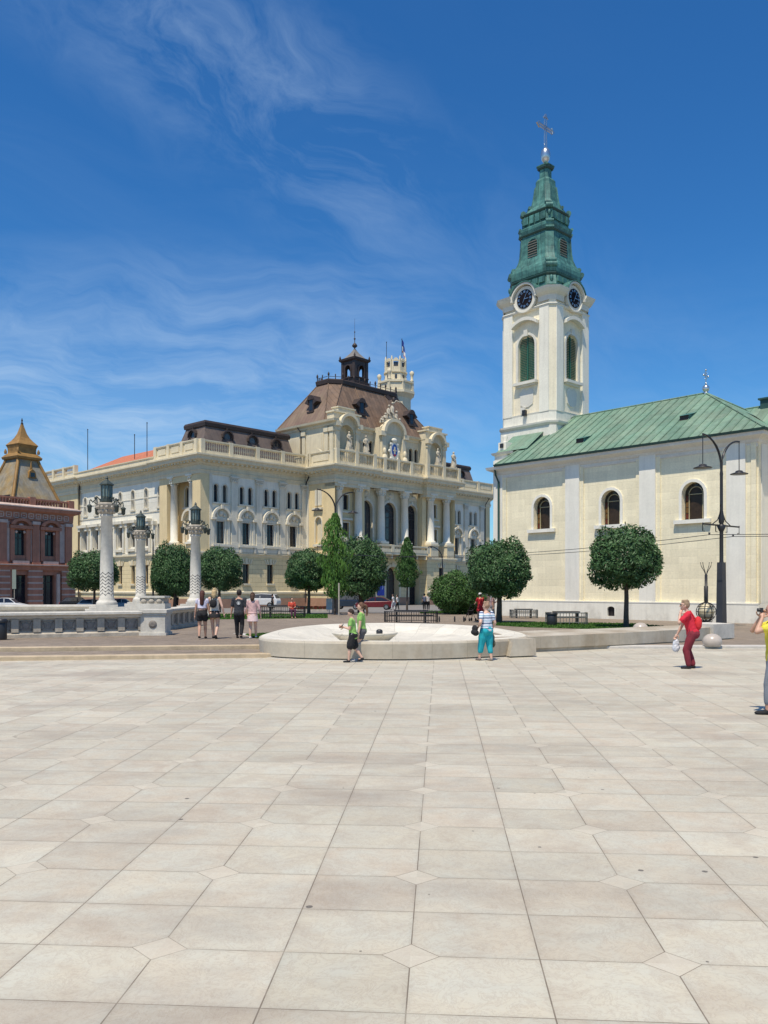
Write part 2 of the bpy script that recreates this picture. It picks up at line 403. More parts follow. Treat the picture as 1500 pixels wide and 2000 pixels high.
def window(parent, fc, op, depth=.3, fw=.08, cols=2, rows=(), mf=None, mg=None, name='window', fan=0, lab=None):
    pts = outline(op); inn = outline((op[0] + fw, op[1] - fw, op[2] + fw, op[3] - fw, op[4]))
    mb = MB(); n = len(pts); d0, d1 = -depth + .0, -depth + .07
    for k in range(n):
        a, b, c, d = pts[k], pts[(k + 1) % n], inn[(k + 1) % n], inn[k]
        mb.quad(fc.p(*a, d1), fc.p(*b, d1), fc.p(*c, d1), fc.p(*d, d1)); mb.quad(fc.p(*d, d1), fc.p(*c, d1), fc.p(*c, d0), fc.p(*d, d0))
    r = (op[1] - op[0]) / 2; zs = op[3] - r * op[4] if op[4] else op[3]
    cx = (op[0] + op[1]) / 2
    for k in range(1, cols):
        a = op[0] + (op[1] - op[0]) * k / cols; zt = zs
        if op[4] and not fan: zt = zs + op[4] * math.sqrt(max(0, r * r - (a - cx) ** 2))
        fc.box(mb, a - fw * .35, a + fw * .35, op[2] + fw, zt, d0, d1 - .01)
    for zr in rows: fc.box(mb, op[0] + fw, op[1] - fw, zr - fw * .4, zr + fw * .4, d0, d1 - .005)
    if fan:
        fc.box(mb, op[0] + fw, op[1] - fw, zs - fw * .6, zs + fw * .6, d0, d1)
        for k in range(1, fan):
            t = math.pi * k / fan
            for rr0, rr1 in ((0.12, 1.),):
                p0 = (cx + r * rr0 * math.cos(t), zs + r * rr0 * math.sin(t)); p1 = (cx + r * rr1 * math.cos(t), zs + r * rr1 * math.sin(t))
                dx_, dz_ = -math.sin(t) * fw * .35, math.cos(t) * fw * .35
                fc.poly(mb, [(p0[0] - dx_, p0[1] - dz_), (p1[0] - dx_, p1[1] - dz_), (p1[0] + dx_, p1[1] + dz_), (p0[0] + dx_, p0[1] + dz_)], d0, d1 - .012)
        for k in range(10):
            t0, t1 = math.pi * k / 10, math.pi * (k + 1) / 10
            for q in (.55,):
                P = [(cx + r * (q + e) * math.cos(t), zs + r * (q + e) * math.sin(t)) for e, t in ((-.03, t0), (.03, t0), (.03, t1), (-.03, t1))]
                fc.poly(mb, P, d0, d1 - .008)
    w = mb.build(name, mf or m_frame, parent)
    g = MB(); g.add([fc.p(a, z, -depth + .02) for a, z in pts], [tuple(range(n))]); g.build('pane', mg or m_glass, w)
    return w
def surround(mb, fc, op, w=.2, t=.08, m=0, key=0):
    a, b = outline(op), outline(op, w); n = len(a)
    for k in range(n - 1):
        mb.quad(fc.p(*a[k], t), fc.p(*a[k + 1], t), fc.p(*b[k + 1], t), fc.p(*b[k], t), m)
        mb.quad(fc.p(*b[k], t), fc.p(*b[k + 1], t), fc.p(*b[k + 1], 0), fc.p(*b[k], 0), m)
        mb.quad(fc.p(*a[k], t), fc.p(*a[k + 1], t), fc.p(*a[k + 1], 0), fc.p(*a[k], 0), m)
    for k in (0, n - 1): mb.quad(fc.p(*a[k], 0), fc.p(*b[k], 0), fc.p(*b[k], t), fc.p(*a[k], t), m)
    if key:
        c = (op[0] + op[1]) / 2; fc.box(mb, c - key, c + key, op[3] - .02, op[3] + w + key, 0, t + .08, m)
def pilaster(mb, fc, a0, a1, z0, z1, t=.15, m=0, cap=True, base=True):
    fc.box(mb, a0, a1, z0, z1, 0, t, m)
    if base: fc.box(mb, a0 - .07, a1 + .07, z0, z0 + .35, 0, t + .08, m); fc.box(mb, a0 - .12, a1 + .12, z0 - .25, z0 + .1, 0, t + .12, m)
    if cap:
        w = a1 - a0
        for k in range(4):
            e = .03 + .055 * k; fc.box(mb, a0 - e, a1 + e, z1 - .85 + .2 * k + (.0 if k else -.02), z1 - .70 + .2 * k, 0, t + e, m)
        for k in range(3):
            c = a0 + w * (k + .5) / 3
            for zz_ in (z1 - .72, z1 - .42): fc.box(mb, c - w * .11, c + w * .11, zz_, zz_ + .2, 0, t + .14, m)
def column(mb, x, y, z0, z1, r, m=0, n=16):
    H = z1 - z0
    mb.box(x - r * 1.45, x + r * 1.45, y - r * 1.45, y + r * 1.45, z0, z0 + .22, m)
    mb.lathe([(r * 1.35, z0 + .22), (r * 1.38, z0 + .36), (r * 1.1, z0 + .46), (r, z0 + .5), (r * 1.0, z0 + H * .35), (r * .86, z1 - 1.0), (r * .98, z1 - .98), (r * .98, z1 - .92), (r * .86, z1 - .9), (r * .95, z1 - .6), (r * 1.3, z1 - .2)], x, y, n, m)
    for k in range(8):
        a = k * math.pi / 4 + .39
        for zz_, rr in ((z1 - .72, 1.05), (z1 - .42, 1.2)):
            mb.ball((x + r * rr * math.cos(a), y + r * rr * math.sin(a), zz_), (r * .24, r * .24, .15), 6, m)
    mb.box(x - r * 1.4, x + r * 1.4, y - r * 1.4, y + r * 1.4, z1 - .2, z1, m)
def baluster_run(mb, p, q, z0, z1, m=0, step=.28, w=.13):
    p, q = Vector(p), Vector(q); L = (q - p).length; n = max(1, int(L / step)); d = (q - p) / n
    for k in range(n):
        c = p + d * (k + .5); h = z1 - z0
        mb.lathe([(w * .38, z0), (w * .55, z0 + h * .12), (w * .33, z0 + h * .2), (w * .62, z0 + h * .42), (w * .30, z0 + h * .8), (w * .5, z1)], c.x, c.y, 6, m, False)
def balustrade(mb, path, z0, z1, out=.45, post=3.6, m=0, solid=False, step=.28):
    """base, rail and posts along path (outside on the right of travel)"""
    mb.sweep([(out - .38, z0), (out + .03, z0), (out + .03, z0 + .42), (out - .38, z0 + .42)], path, m=m)
    mb.sweep([(out - .36, z1 - .22), (out + .02, z1 - .22), (out + .07, z1 - .1), (out + .07, z1), (out - .41, z1), (out - .41, z1 - .1)], path, m=m)
    P = [Vector(p) for p in path]
    for i in range(len(P) - 1):
        d = (P[i + 1] - P[i]); L = d.length
        if L < .5: continue
        d.normalize(); nn = Vector((d.y, -d.x)); off = nn * (out - .17)
        def miter(k, s):
            if k <= 0 or k >= len(P) - 1: return 0.
            a = (P[k] - P[k - 1]).normalized(); b = (P[k + 1] - P[k]).normalized()
            return (a.x * b.y - a.y * b.x) * (out - .17) * s
        s0 = miter(i, -1); s1 = L + miter(i + 1, 1)       # right turns shorten, left turns lengthen
        k = max(1, round((s1 - s0) / post)); st = (s1 - s0) / k
        for j in range(k + 1):
            c = P[i] + d * (s0 + st * j) + off
            if j == k and i < len(P) - 2 and (P[i + 2] - P[i + 1]).length >= .5: continue
            mb.box(c.x - .26, c.x + .26, c.y - .26, c.y + .26, z0, z1 + .06, m)
        for j in range(k):
            a = P[i] + d * (s0 + st * j + .27) + off; b = P[i] + d * (s0 + st * (j + 1) - .27) + off
            if solid:
                e = nn * .09; g = nn * .16; t = d * .35
                mb.add([Vector((q.x, q.y, z)) for z in (z0 + .4, z1 - .2) for q in (a + e, b + e, b - e, a - e)], [(0, 1, 5, 4), (2, 3, 7, 6)], m)
                mb.add([Vector((q.x, q.y, z)) for z in (z0 + .58, z1 - .36) for q in (a + t + g, b - t + g, b - t, a + t)], [(0, 1, 5, 4), (1, 2, 6, 5), (3, 0, 4, 7), (4, 5, 6, 7), (0, 3, 2, 1)], m)
            elif (b - a).length > .3: baluster_run(mb, (a.x, a.y, 0), (b.x, b.y, 0), z0 + .4, z1 - .2, m, step)
def fac(x, y, ux, uy): return Face((x, y, 0), (ux, uy, 0), (uy, -ux, 0))

# ------------------------------------------------------------------ ground
def fn_pave(nt, x, y, z, col, f):
    a = math.atan(109 / F); ca, sa = math.cos(a), math.sin(a)
    p = x * ca - y * sa + .159; q = x * sa + y * ca - 4.452
    PX, PY = 1.392, 1.21
    u, v = p / PX, q / PY
    du = (u - (u + .5).floor()).abs() * PX; dv = (v - (v + .5).floor()).abs() * PY      # to the diamond lines
    eu = (u.fract() - .5).abs() * PX; ev = (v.fract() - .5).abs() * PY                  # to the lines between
    dia = du * .93 + dv * 1.02                                                            # diamond: dia < .146
    lw = .0036
    L = eu.lt(lw * 1.05).mx(ev.lt(lw * .8))
    indi = dia.lt(.146)
    L2 = du.lt(lw).mx(dv.lt(lw * .8)) * (indi * -1. + 1.)
    L3 = (dia - .146).abs().lt(lw * .9)
    line = L.mx(L2).mx(L3)
    cx, cy = (u * 2.).floor(), (v * 2.).floor()
    r1 = white(nt, comb(nt, cx, cy, indi * 7.)); r2 = white(nt, comb(nt, cx, cy, indi * 5. + 3.)); r3 = white(nt, comb(nt, cx, cy, 11.))
    # bands of rows that were laid in pinker stone
    band = noise(nt, comb(nt, cx * .13, cy * .45, 2.), 1., 2)
    vec = comb(nt, x + r1 * 9., y + r2 * 9., 0.)
    cloud = noise(nt, vec, 2.6, 6, .62, .4); vein = noise(nt, vec, 6., 7, .72, 2.2); speck = noise(nt, comb(nt, x, y, 0.), 60., 3, .6)
    big = noise(nt, comb(nt, x, y * .8, 0.), .22, 4)
    A = mixc(nt, r1.ramp(.1, .9) * .75, (.535, .495, .385), (.505, .435, .335))
    B = mixc(nt, cloud.ramp(.38, .66), A, (.505, .49, .405))
    patch = noise(nt, comb(nt, x * 1. + r1 * 3., y + r2 * 3., 8.), 1.7, 7, .68, .8).ramp(.46, .66, 0., .48)
    C0 = mixc(nt, patch, B, (.39, .325, .25))
    C = mixc(nt, (vein - .5).abs().ramp(.0, .03, .42, .0), C0, (.33, .26, .20))
    stain = noise(nt, comb(nt, x * .7, y * 1.5, 5.), .55, 6, .62).ramp(.52, .72, 0., .55)
    D = mixc(nt, stain, C, (.27, .222, .18))
    spot_n = nt.nodes.new('ShaderNodeTexVoronoi'); spot_n.feature = 'F1'; spot_n.inputs['Scale'].default_value = 2.9; spot_n.inputs['Randomness'].default_value = 1.
    nt.links.new(comb(nt, x, y * 1.0, 0.), spot_n.inputs['Vector'])
    rr = white(nt, comb(nt, (x * .9).floor(), (y * .9).floor(), 4.)).ramp(.25, 1., .0, .075)
    gum = X(nt, spot_n.outputs['Distance']).lt(rr)
    E_ = mixc(nt, gum * .82, D, (.09, .08, .07))
    scr = noise(nt, comb(nt, x * 9., y * 1.2, r2 * 5.), 2.2, 5, .7, 2.5)
    F_ = mixc(nt, (scr - .5).abs().ramp(.0, .02, .32, .0), E_, (.52, .50, .44))
    lf = noise(nt, comb(nt, x, y, 1.), 2.2, 3, .7).ramp(.36, .55, .55, 1.)
    G = mixc(nt, (line * lf).mn(.95), mixc(nt, indi * .5, F_, (.55, .50, .40)), (.19, .155, .115))
    soft = (eu.mn(ev).mn(du.mx(.0) + indi).mn(dv + indi)).ramp(.004, .035, .93, 1.)
    tone = r3.ramp(0, 1, .915, 1.045) * band.ramp(.36, .56, .95, 1.02) * big.ramp(.3, .7, .94, 1.05) * speck.ramp(.3, .7, .97, 1.03) * soft
    return G, tone, line * -1.2 + cloud * .1
m_pave = mat('pale_stone_paving', (.5, .5, .45), .62, .0, 1., .12, 90, fine=0, fn=fn_pave, spec=.35)
def fn_brick(w, hh):
    def g(nt, x, y, z, col, f):
        row = (y / hh).floor(); u = x / w + row * .5
        e = ((y / hh).fract() - .5).abs().gt(.44).mx((u.fract() - .5).abs().gt(.47))
        r = white(nt, comb(nt, u.floor(), row, 0.)).ramp(0, 1, .82, 1.12)
        b = noise(nt, comb(nt, x, y, 0.), .15, 5, .6).ramp(.35, .65)
        return mixc(nt, b, col, (.265, .215, .165)), f * r * (e * .25 * -1. + 1.)
    return g
m_brick = mat('brown_pink_setts', (.215, .172, .132), .85, .12, 1., .3, 18, fn=fn_brick(.24, .12))
m_road = mat('grey_asphalt', (.20, .19, .18), .9, .15, .3, .2, 30)
m_step = mat('tan_stone_step', (.50, .40, .27), .8, .18, 2., .3, 16, streak=.15)
m_kerb = mat('pale_kerb_stone', (.52, .49, .44), .8, .14, 2., .3, 16)

g = MB(); g.quad((-1500, -1500, -.30), (1500, -1500, -.30), (1500, 3000, -.30), (-1500, 3000, -.30))
tag(g.build('ground', m_road), kind='structure')
# plaza: a slab whose far edge meets the steps
SL = [(-60, 19.8), (-10.6, 22.35), (-3.1, 23.45), (3.3, 23.9), (3.31, 26.8), (8.0, 26.9), (60, 27.2)]     # front line of the upper terrace
g = MB()
pl = [(-60, -40), (60, -40)] + SL[::-1]
g.prism(pl, -.28, 0)
tag(g.build('plaza', m_pave), kind='structure')
def hz_(x): return .22 if x < -2.6 else (.22 - (x + 2.6) / 5.0 * .14 if x < 2.4 else .08)
# terrace sheet
xs = [-220, -60, -20, -10.6, -6, -3.1, -2.6, -1, 0, 1, 2.4, 3.3, 3.31, 5, 8, 14, 20, 30, 60, 220]
def yl(x):
    if x <= SL[0][0]: return SL[0][1] - .5
    for a, b in zip(SL, SL[1:]):
        if a[0] <= x <= b[0]: return a[1] + (b[1] - a[1]) * (x - a[0]) / max(1e-6, b[0] - a[0])
    return SL[-1][1]
g = MB()
vs = []
for x in xs:
    step = 2.0 if x < -3.0 else (1.2 if x <= 3.3 else .0)
    vs += [(x, yl(x) + step + .02, hz_(x)), (x, 58, hz_(x)), (x, 64, .02), (x, 66, .0), (x, 66.1, -.24)]
for i in range(len(xs) - 1):
    for k in range(4): g.add([vs[i * 5 + k], vs[i * 5 + 5 + k], vs[i * 5 + 6 + k], vs[i * 5 + 1 + k]], [(0, 1, 2, 3)])
tag(g.build('terrace_paving', m_brick), kind='structure')
def ribbon(name, pts, wdt, z0, z1, m):
    mb = MB(); mb.sweep([(0, z0), (0, z1 - .012), (-.012, z1), (-wdt, z1), (-wdt, z0)], pts, m=0); return mb.build(name, m)
low_ = [(-60, 19.8), (-10.6, 22.35), (-3.1, 23.45), (-1.5, 23.6)]
up_ = [(x, y + 2.0) for x, y in low_]
tag(ribbon('step', low_, .40, -.2, .115, m_step), kind='structure')
tag(ribbon('step', up_, .40, -.1, .225, m_step), kind='structure')
g = MB(); g.prism([(-60, 20.15), (-10.6, 22.70), (-3.1, 23.80), (-1.5, 23.95), (-1.5, 25.55), (-3.1, 25.40), (-10.6, 24.30), (-60, 21.75)], -.1, .108)
tag(g.build('step_tread', m_brick), kind='structure')
tag(ribbon('kerb', [(2.6, 26.75), (8, 26.9), (60, 27.2)], .55, -.1, .086, m_kerb), kind='structure')
# road behind, with a pavement in front of the town hall
def lawn(name, pts, z):
    g = MB(); g.prism(pts, z - .05, z); o = tag(g.build(name, m_grass), kind='stuff'); return o
def blades(name, pts, z, n, h=.055):
    mb = MB(); x0, x1 = min(p[0] for p in pts), max(p[0] for p in pts); y0, y1 = min(p[1] for p in pts), max(p[1] for p in pts)
    def ins(x, y):
        c = False
        for (ax, ay), (bx, by) in zip(pts, pts[1:] + pts[:1]):
            if (ay > y) != (by > y) and x < (bx - ax) * (y - ay) / (by - ay) + ax: c = not c
        return c
    mb.add([(p[0], p[1], z) for p in pts], [tuple(range(len(pts)))])
    for _ in range(n):
        x, y = random.uniform(x0, x1), random.uniform(y0, y1)
        if not ins(x, y): continue
        a = random.uniform(0, 3.14); w = random.uniform(.02, .05); hh = h * random.uniform(.5, 1.3); lx, ly = random.uniform(-.03, .03), random.uniform(-.03, .03)
        mb.add([(x - w * math.cos(a), y - w * math.sin(a), z), (x + w * math.cos(a), y + w * math.sin(a), z), (x + lx, y + ly, z + hh)], [(0, 1, 2)])
    return tag(mb.build(name, m_grass), kind='stuff')
blades('lawn_grass', [onp(962, 1214.5, .09)[:2], onp(1120, 1216, .09)[:2], onp(1240, 1218, .09)[:2], onp(1333, 1227, .09)[:2], onp(1180, 1229, .09)[:2], onp(1030, 1225, .09)[:2], onp(930, 1219, .09)[:2]], .092, 9000)
blades('lawn_grass', [onp(380, 1199, .23)[:2], onp(640, 1199, .23)[:2], onp(640, 1207, .23)[:2], onp(380, 1210, .23)[:2]], .228, 5000)
blades('lawn_grass', [onp(478, 1240, .23)[:2], onp(530, 1237, .23)[:2], onp(530, 1246, .23)[:2], onp(500, 1246.5, .23)[:2]], .228, 2500)
blades('lawn_grass', [onp(820, 1193, .09)[:2], onp(965, 1193, .09)[:2], onp(965, 1197, .09)[:2], onp(820, 1197, .09)[:2]], .085, 3000)
g = MB()
p = [onp(455, 1237, .23), onp(478, 1237, .23), onp(560, 1250, .23), onp(535, 1251, .23)]
g.prism([q[:2] for q in p], .16, .236); tag(g.build('kerb', m_kerb), kind='structure')

# ------------------------------------------------------------------ town hall
TX, TY, TA = -20.2, 90.0, math.atan2(.727, .687)
TH = empty('town_hall', (TX, TY, 0), TA, label='cream and yellow palace with brown mansard roofs, columned centre and rooftop towers', cat='town hall')
GF = dict(yel=0, yelr=1, trim=2, white=3, whitew=4, plinth=5)
GM = [m_yel, m_yelr, m_trim, m_white, m_whitew, m_plinth]
wb = MB(); tb = MB(); ob = MB()           # walls / trim / ornaments
front = fac(0, 0, 1, 0); 
side = Face((0, 0, 0), (0, 1, 0), (-1, 0, 0))
def plinth_ground(fc, a0, a1, wins, ww=.95, base=True):
    ops = [(c - ww / 2, c + ww / 2, 2.5, 4.72, 0) for c in wins]
    wall(wb, fc, a0, a1, .75, 5.75, ops, .35, GF['yelr'], GF['yel'])
    wall(wb, fc.off(.12), a0, a1, -.3, .75, (), 0, GF['plinth'])
    for c in wins:
        fc.box(tb, c - ww / 2 - .12, c + ww / 2 + .12, 2.28, 2.5, 0, .18)
        fc.box(tb, c - .16, c + .16, 4.72, 5.4, 0, .16)
        for sgn in (-1, 1):
            for k in (1, 2): fc.poly(tb, [(c + sgn * (.24 * k), 4.74), (c + sgn * (.24 * k + .18), 4.74), (c + sgn * (.38 * k + .22), 5.3), (c + sgn * (.38 * k + .02), 5.3)][::sgn], 0, .09)
    for o in ops: window(TH, fc, o, .35, .07, 2, (4.0,))
BAY = [2.66, 6.22, 9.78, 13.3]
ORN = mat('cream_white_ornament', (.70, .65, .525), .8, .1, 1., .2, 18, streak=.15)
def wing(fc, bays, a0, a1, pil, lite=False):
    ops = []
    for c in bays:
        ops += [(c - .93, c - .27, 11.58, 13.6, 1), (c + .27, c + .93, 11.58, 13.6, 1), (c - .57, c + .57, 6.98, 9.46, 0)]
    wall(wb, fc, a0, a1, 5.75, 14.7, ops, .35, GF['white'])
    for o in ops: window(TH, fc, o, .35, .06, 1 if o[4] else 2, (9.46 - .75,) if not o[4] else (12.9,))
    for c in bays:
        ob = MB()
        for o in ops:
            if o[4] and abs((o[0] + o[1]) / 2 - c) < 1: surround(ob, fc, o, .13, .07)
        fc.box(ob, c - 1.15, c + 1.15, 11.38, 11.56, 0, .2)
        surround(ob, fc, (c - .57, c + .57, 6.98, 9.46, 0), .12, .08)
        # arched hood: half round band on two small pilasters
        r0, r1, zc = 1.0, 1.26, 9.85
        for k in range(12):
            t0, t1 = math.pi * k / 12, math.pi * (k + 1) / 12
            fc.poly(ob, [(c + r0 * math.cos(t0), zc + r0 * math.sin(t0)), (c + r1 * math.cos(t0), zc + r1 * math.sin(t0)), (c + r1 * math.cos(t1), zc + r1 * math.sin(t1)), (c + r0 * math.cos(t1), zc + r0 * math.sin(t1))], 0, .42)
        fc.box(ob, c - 1.0, c + 1.0, 9.62, 9.86, 0, .12)
        for sg in (-1, 1):
            fc.box(ob, c + sg * 1.05 - .17, c + sg * 1.05 + .17, 6.9, 9.62, 0, .14); fc.box(ob, c + sg * 1.08 - .28, c + sg * 1.08 + .28, 9.6, 9.86, 0, .46)
            ob.ball(fc.p(c + sg * .5, 10.15, .05), (.18, .18, .22), 8)
        ob.ball(fc.p(c, 10.35, .08), (.28, .28, .34), 8)
        fc.box(ob, c - .13, c + .13, 10.85, 11.3, 0, .5)
        fc.box(ob, c - 1.25, c + 1.25, 6.62, 6.86, 0, .5)
        fc.box(ob, c - 1.15, c + 1.15, 6.05, 6.62, 0, .32)
        for sg in (-1, 1): fc.box(ob, c + sg * 1.0 - .12, c + sg * 1.0 + .12, 6.0, 6.6, 0, .46)
        ob.build('window_surround', ORN, TH)
    for c in pil: ob = MB(); pilaster(ob, fc, c - .42, c + .42, 6.75, 14.7, .2); fc.box(ob, c - .55, c + .55, 6.05, 6.6, 0, .3); ob.build('pilaster', ORN, TH)
plinth_ground(front, 0, 15.4, BAY)
wing(front, BAY, .0, 15.4, [4.48, 8.02, 11.56, 15.0])
front.box(wb, 0, 1.15, 6.1, 14.7, .0, .06, GF['yel'])                 # yellow corner strip
front.box(ob, 1.15, 1.5, 6.1, 14.7, 0, .12)
# side facade : corner pavilion with recess between two columns
wall(wb, side, 0, 1.5, 5.75, 14.7, (), 0, GF['yel']); wall(wb, side, 6.7, 8.3, 5.75, 14.7, (), 0, GF['yel'])
wall(wb, side, 1.5, 6.7, 5.75, 6.9, (), 0, GF['yel']); wall(wb, side, 1.5, 6.7, 13.9, 14.7, (), 0, GF['yel'])
rs = side.off(-1.5)
so = [(3.0, 3.75, 11.3, 13.6, 1), (4.45, 5.2, 11.3, 13.6, 1), (3.5, 4.7, 6.95, 9.3, 0)]
wall(wb, rs, 1.5, 6.7, 5.75, 14.7, so, .3, GF['yel'])
for o in so: window(TH, rs, o, .3, .06, 1 if o[4] else 2, (8.6,) if not o[4] else (12.9,)); surround(ob, rs, o, .14, .08)
for a in (1.5, 6.7): wb.quad(side.p(a, 5.75), side.p(a, 14.7), side.p(a, 14.7, -1.5), side.p(a, 5.75, -1.5), GF['yel'])
wb.quad(side.p(1.5, 6.9), side.p(6.7, 6.9), side.p(6.7, 6.9, -1.5), side.p(1.5, 6.9, -1.5), GF['yel'])
rs.box(ob, 2.7, 5.5, 11.05, 11.25, 0, .25)
for k in range(12):
    t0, t1 = math.pi * k / 12, math.pi * (k + 1) / 12; c, zc, r0, r1 = 4.1, 9.7, 1.1, 1.4
    rs.poly(ob, [(c + r0 * math.cos(t0), zc + r0 * math.sin(t0)), (c + r1 * math.cos(t0), zc + r1 * math.sin(t0)), (c + r1 * math.cos(t1), zc + r1 * math.sin(t1)), (c + r0 * math.cos(t1), zc + r0 * math.sin(t1))], 0, .4)
for sg in (-1, 1): rs.box(ob, 4.1 + sg * 1.1 - .2, 4.1 + sg * 1.1 + .2, 6.9, 9.7, 0, .25)
plinth_ground(side, 0, 8.3, [4.1])
cb = []
for y in (2.1, 5.85):
    b = MB(); column(b, .42, y, 6.9, 14.7, .43); b.build('column', m_white, TH)
# long side wing
sd = side.off(-.35)
SW = [8.75 + 3.06 * k for k in range(7)]
ops = []
for c in SW:
    ops += [(c - .36, c + .36, 11.6, 13.95, 1), (c - .55, c + .55, 7.0, 9.5, 0)]
ops[0] = (8.45, 9.1, 11.6, 13.95, 1); ops[1] = (8.4, 9.2, 7.0, 9.5, 0)
wall(wb, sd, 8.3, 28.6, 5.75, 14.7, ops, .4, GF['whitew'], GF['white'])
for o in ops: window(TH, sd, o, .4, .06, 1 if o[4] else 2, (8.7,) if not o[4] else (13.1,))
ob_all = ob
for c in SW:
    ob = MB()
    for o in ops:
        if abs((o[0] + o[1]) / 2 - c) < .3: surround(ob, sd, o, .13, .07)
    sd.box(ob, max(8.4, c - .6), c + .6, 11.35, 11.55, 0, .18)
    for sg in (-1, 1):
        if c + sg * .95 > 8.6:
            sd.box(ob, c + sg * .95 - .2, c + sg * .95 + .2, 6.3, 9.75, 0, .22); sd.box(ob, c + sg * .95 - .26, c + sg * .95 + .26, 9.45, 9.9, 0, .5)
    if c > 9: sd.box(ob, c - 1.3, c + 1.3, 9.9, 10.25, 0, .62)
    sd.box(ob, max(8.4, c - .8), c + .8, 6.45, 6.75, 0, .35)
    ob.build('window_surround', ORN, TH)
ob = ob_all
sd.box(ob, 8.35, 28.6, 11.0, 11.14, 0, .07); sd.box(ob, 8.35, 28.6, 12.75, 12.85, 0, .05)
sd.box(ob, 8.35, 28.6, 5.95, 6.2, 0, .16)
plinth_ground(sd, 8.3, 28.6, SW[1:], .8)
for a in (8.3, 28.6): wb.quad(side.p(a, 0), side.p(a, 14.7), side.p(a, 14.7, -.35), side.p(a, 0, -.35), GF['yel'])
so = [(33, 34.2, 7, 9.5, 0), (33, 34.2, 11.6, 13.8, 1)]
wall(wb, side, 28.6, 42, 5.75, 14.7, so, .3, GF['yel'])
for o in so: window(TH, side, o, .3, .07, 2, (8.7,))
plinth_ground(side, 28.6, 42, [31, 36, 39])
# right wing
rw = fac(38.3, 0, 1, 0)
rb = [x - 38.3 for x in (45.25, 49.3)]
plinth_ground(rw, 0, 15.3, [3.2, 7.0, 11.0])
wing(rw, rb + [3.2], 0, 15.3, [1.4, 5.0, 9.1, 13.1])
rw.box(wb, 14.15, 15.3, 6.1, 14.7, .0, .06, GF['yel'])
er = fac(53.6, 0, 0, 1); wall(wb, er, 0, 14, -.3, 14.7, (), 0, GF['yel'])
# centre block : ground floor
csL = Face((15.4, 0, 0), (0, -1, 0), (-1, 0, 0))       # its left flank, a: 0..5.2 towards the square
wall(wb, csL, 0, 5.2, .75, 5.75, [(1.6, 2.4, 2.5, 4.7, 0)], .35, GF['yelr'], GF['yel']); wall(wb, csL.off(.12), 0, 5.32, -.3, .75, (), 0, GF['plinth'])
window(TH, csL, (1.6, 2.4, 2.5, 4.7, 0), .35, .07, 2, (4.,))
fo = [(1.9, 2.7, 6.9, 9.0, 0), (1.7, 2.9, 8.9, 10.9, 1)]
wall(wb, csL, 0, 5.2, 5.75, 14.7, [(1.75, 2.85, 7.4, 10.6, 1)], .3, GF['yel'])
nb = MB(); nb.add([csL.p(a, z, -.3) for a, z in outline((1.75, 2.85, 7.4, 10.6, 1))], [tuple(range(13))]); nb.build('niche', m_trim, TH)
surround(ob, csL, (1.75, 2.85, 7.4, 10.6, 1), .12, .07); csL.box(ob, 1.5, 3.1, 11.5, 11.72, 0, .35); csL.box(ob, 1.7, 2.9, 12.0, 13.9, 0, .08); csL.box(ob, 1.5, 3.1, 7.0, 7.3, 0, .2)
csL.box(ob, .05, .55, 6.1, 14.7, 0, .12)
PAV = [(15.4, 21.4), (32.3, 38.3)]
mid = fac(21.4, -3.4, 1, 0)
for a, b in PAV:
    pf = fac(a, -5.2, 1, 0); plinth_ground(pf, 0, 6, [3.0])
    wq = fac(a, -3.95, 1, 0)
    o = [(2.4, 3.5, 7.2, 10.0, 0), (2.5, 3.4, 11.6, 13.4, 0)]
    wall(wb, wq, 0, 6, 5.75, 14.7, o, .3, GF['yel'])
    for q in o: window(TH, wq, q, .3, .07, 2, (9.2,) if q[3] < 11 else ()); surround(ob, wq, q, .14, .09)
    wq.box(ob, 2.0, 3.9, 10.3, 10.55, 0, .35); wq.box(ob, 2.1, 3.8, 11.2, 11.4, 0, .2)
    wb.quad((a, -5.2, 5.75), (b, -5.2, 5.75), (b, -3.4, 5.75), (a, -3.4, 5.75), GF['yel'])
    for s_ in (0.08, 5.1): wq.box(wb, s_, s_ + .8, 6.2, 14.7, 0, .35, GF['yel'])
    wb.box(a, b, -5.2, -3.4, 14.2, 14.72, GF['trim'])
    # pedestals and columns
    for x in ((16.54, 19.9) if a < 20 else (33.75, 37.15)):
        tb.box(x - .75, x + .75, -5.35, -3.95, 5.8, 7.9); tb.box(x - .85, x + .85, -5.45, -3.95, 7.65, 7.85); tb.box(x - .85, x + .85, -5.45, -3.95, 5.75, 6.1)
        b_ = MB(); column(b_, x, -4.62, 7.9, 14.7, .50, 0, 18); b_.build('column', m_white, TH)
for x in (21.4, 32.3):
    for y0, y1 in ((-5.2, -3.4),): wb.quad((x, y0, 0), (x, y1, 0), (x, y1, 5.75), (x, y0, 5.75), GF['yelr'])
wb.quad((21.4, -3.95, 5.75), (21.4, -3.4, 5.75), (21.4, -3.4, 14.7), (21.4, -3.95, 14.7), GF['yel']); wb.quad((32.3, -3.95, 5.75), (32.3, -3.4, 5.75), (32.3, -3.4, 14.7), (32.3, -3.95, 14.7), GF['yel'])
wb.quad((38.3, -5.2, -.3), (38.3, 0, -.3), (38.3, 0, 14.7), (38.3, -5.2, 14.7), GF['yel'])
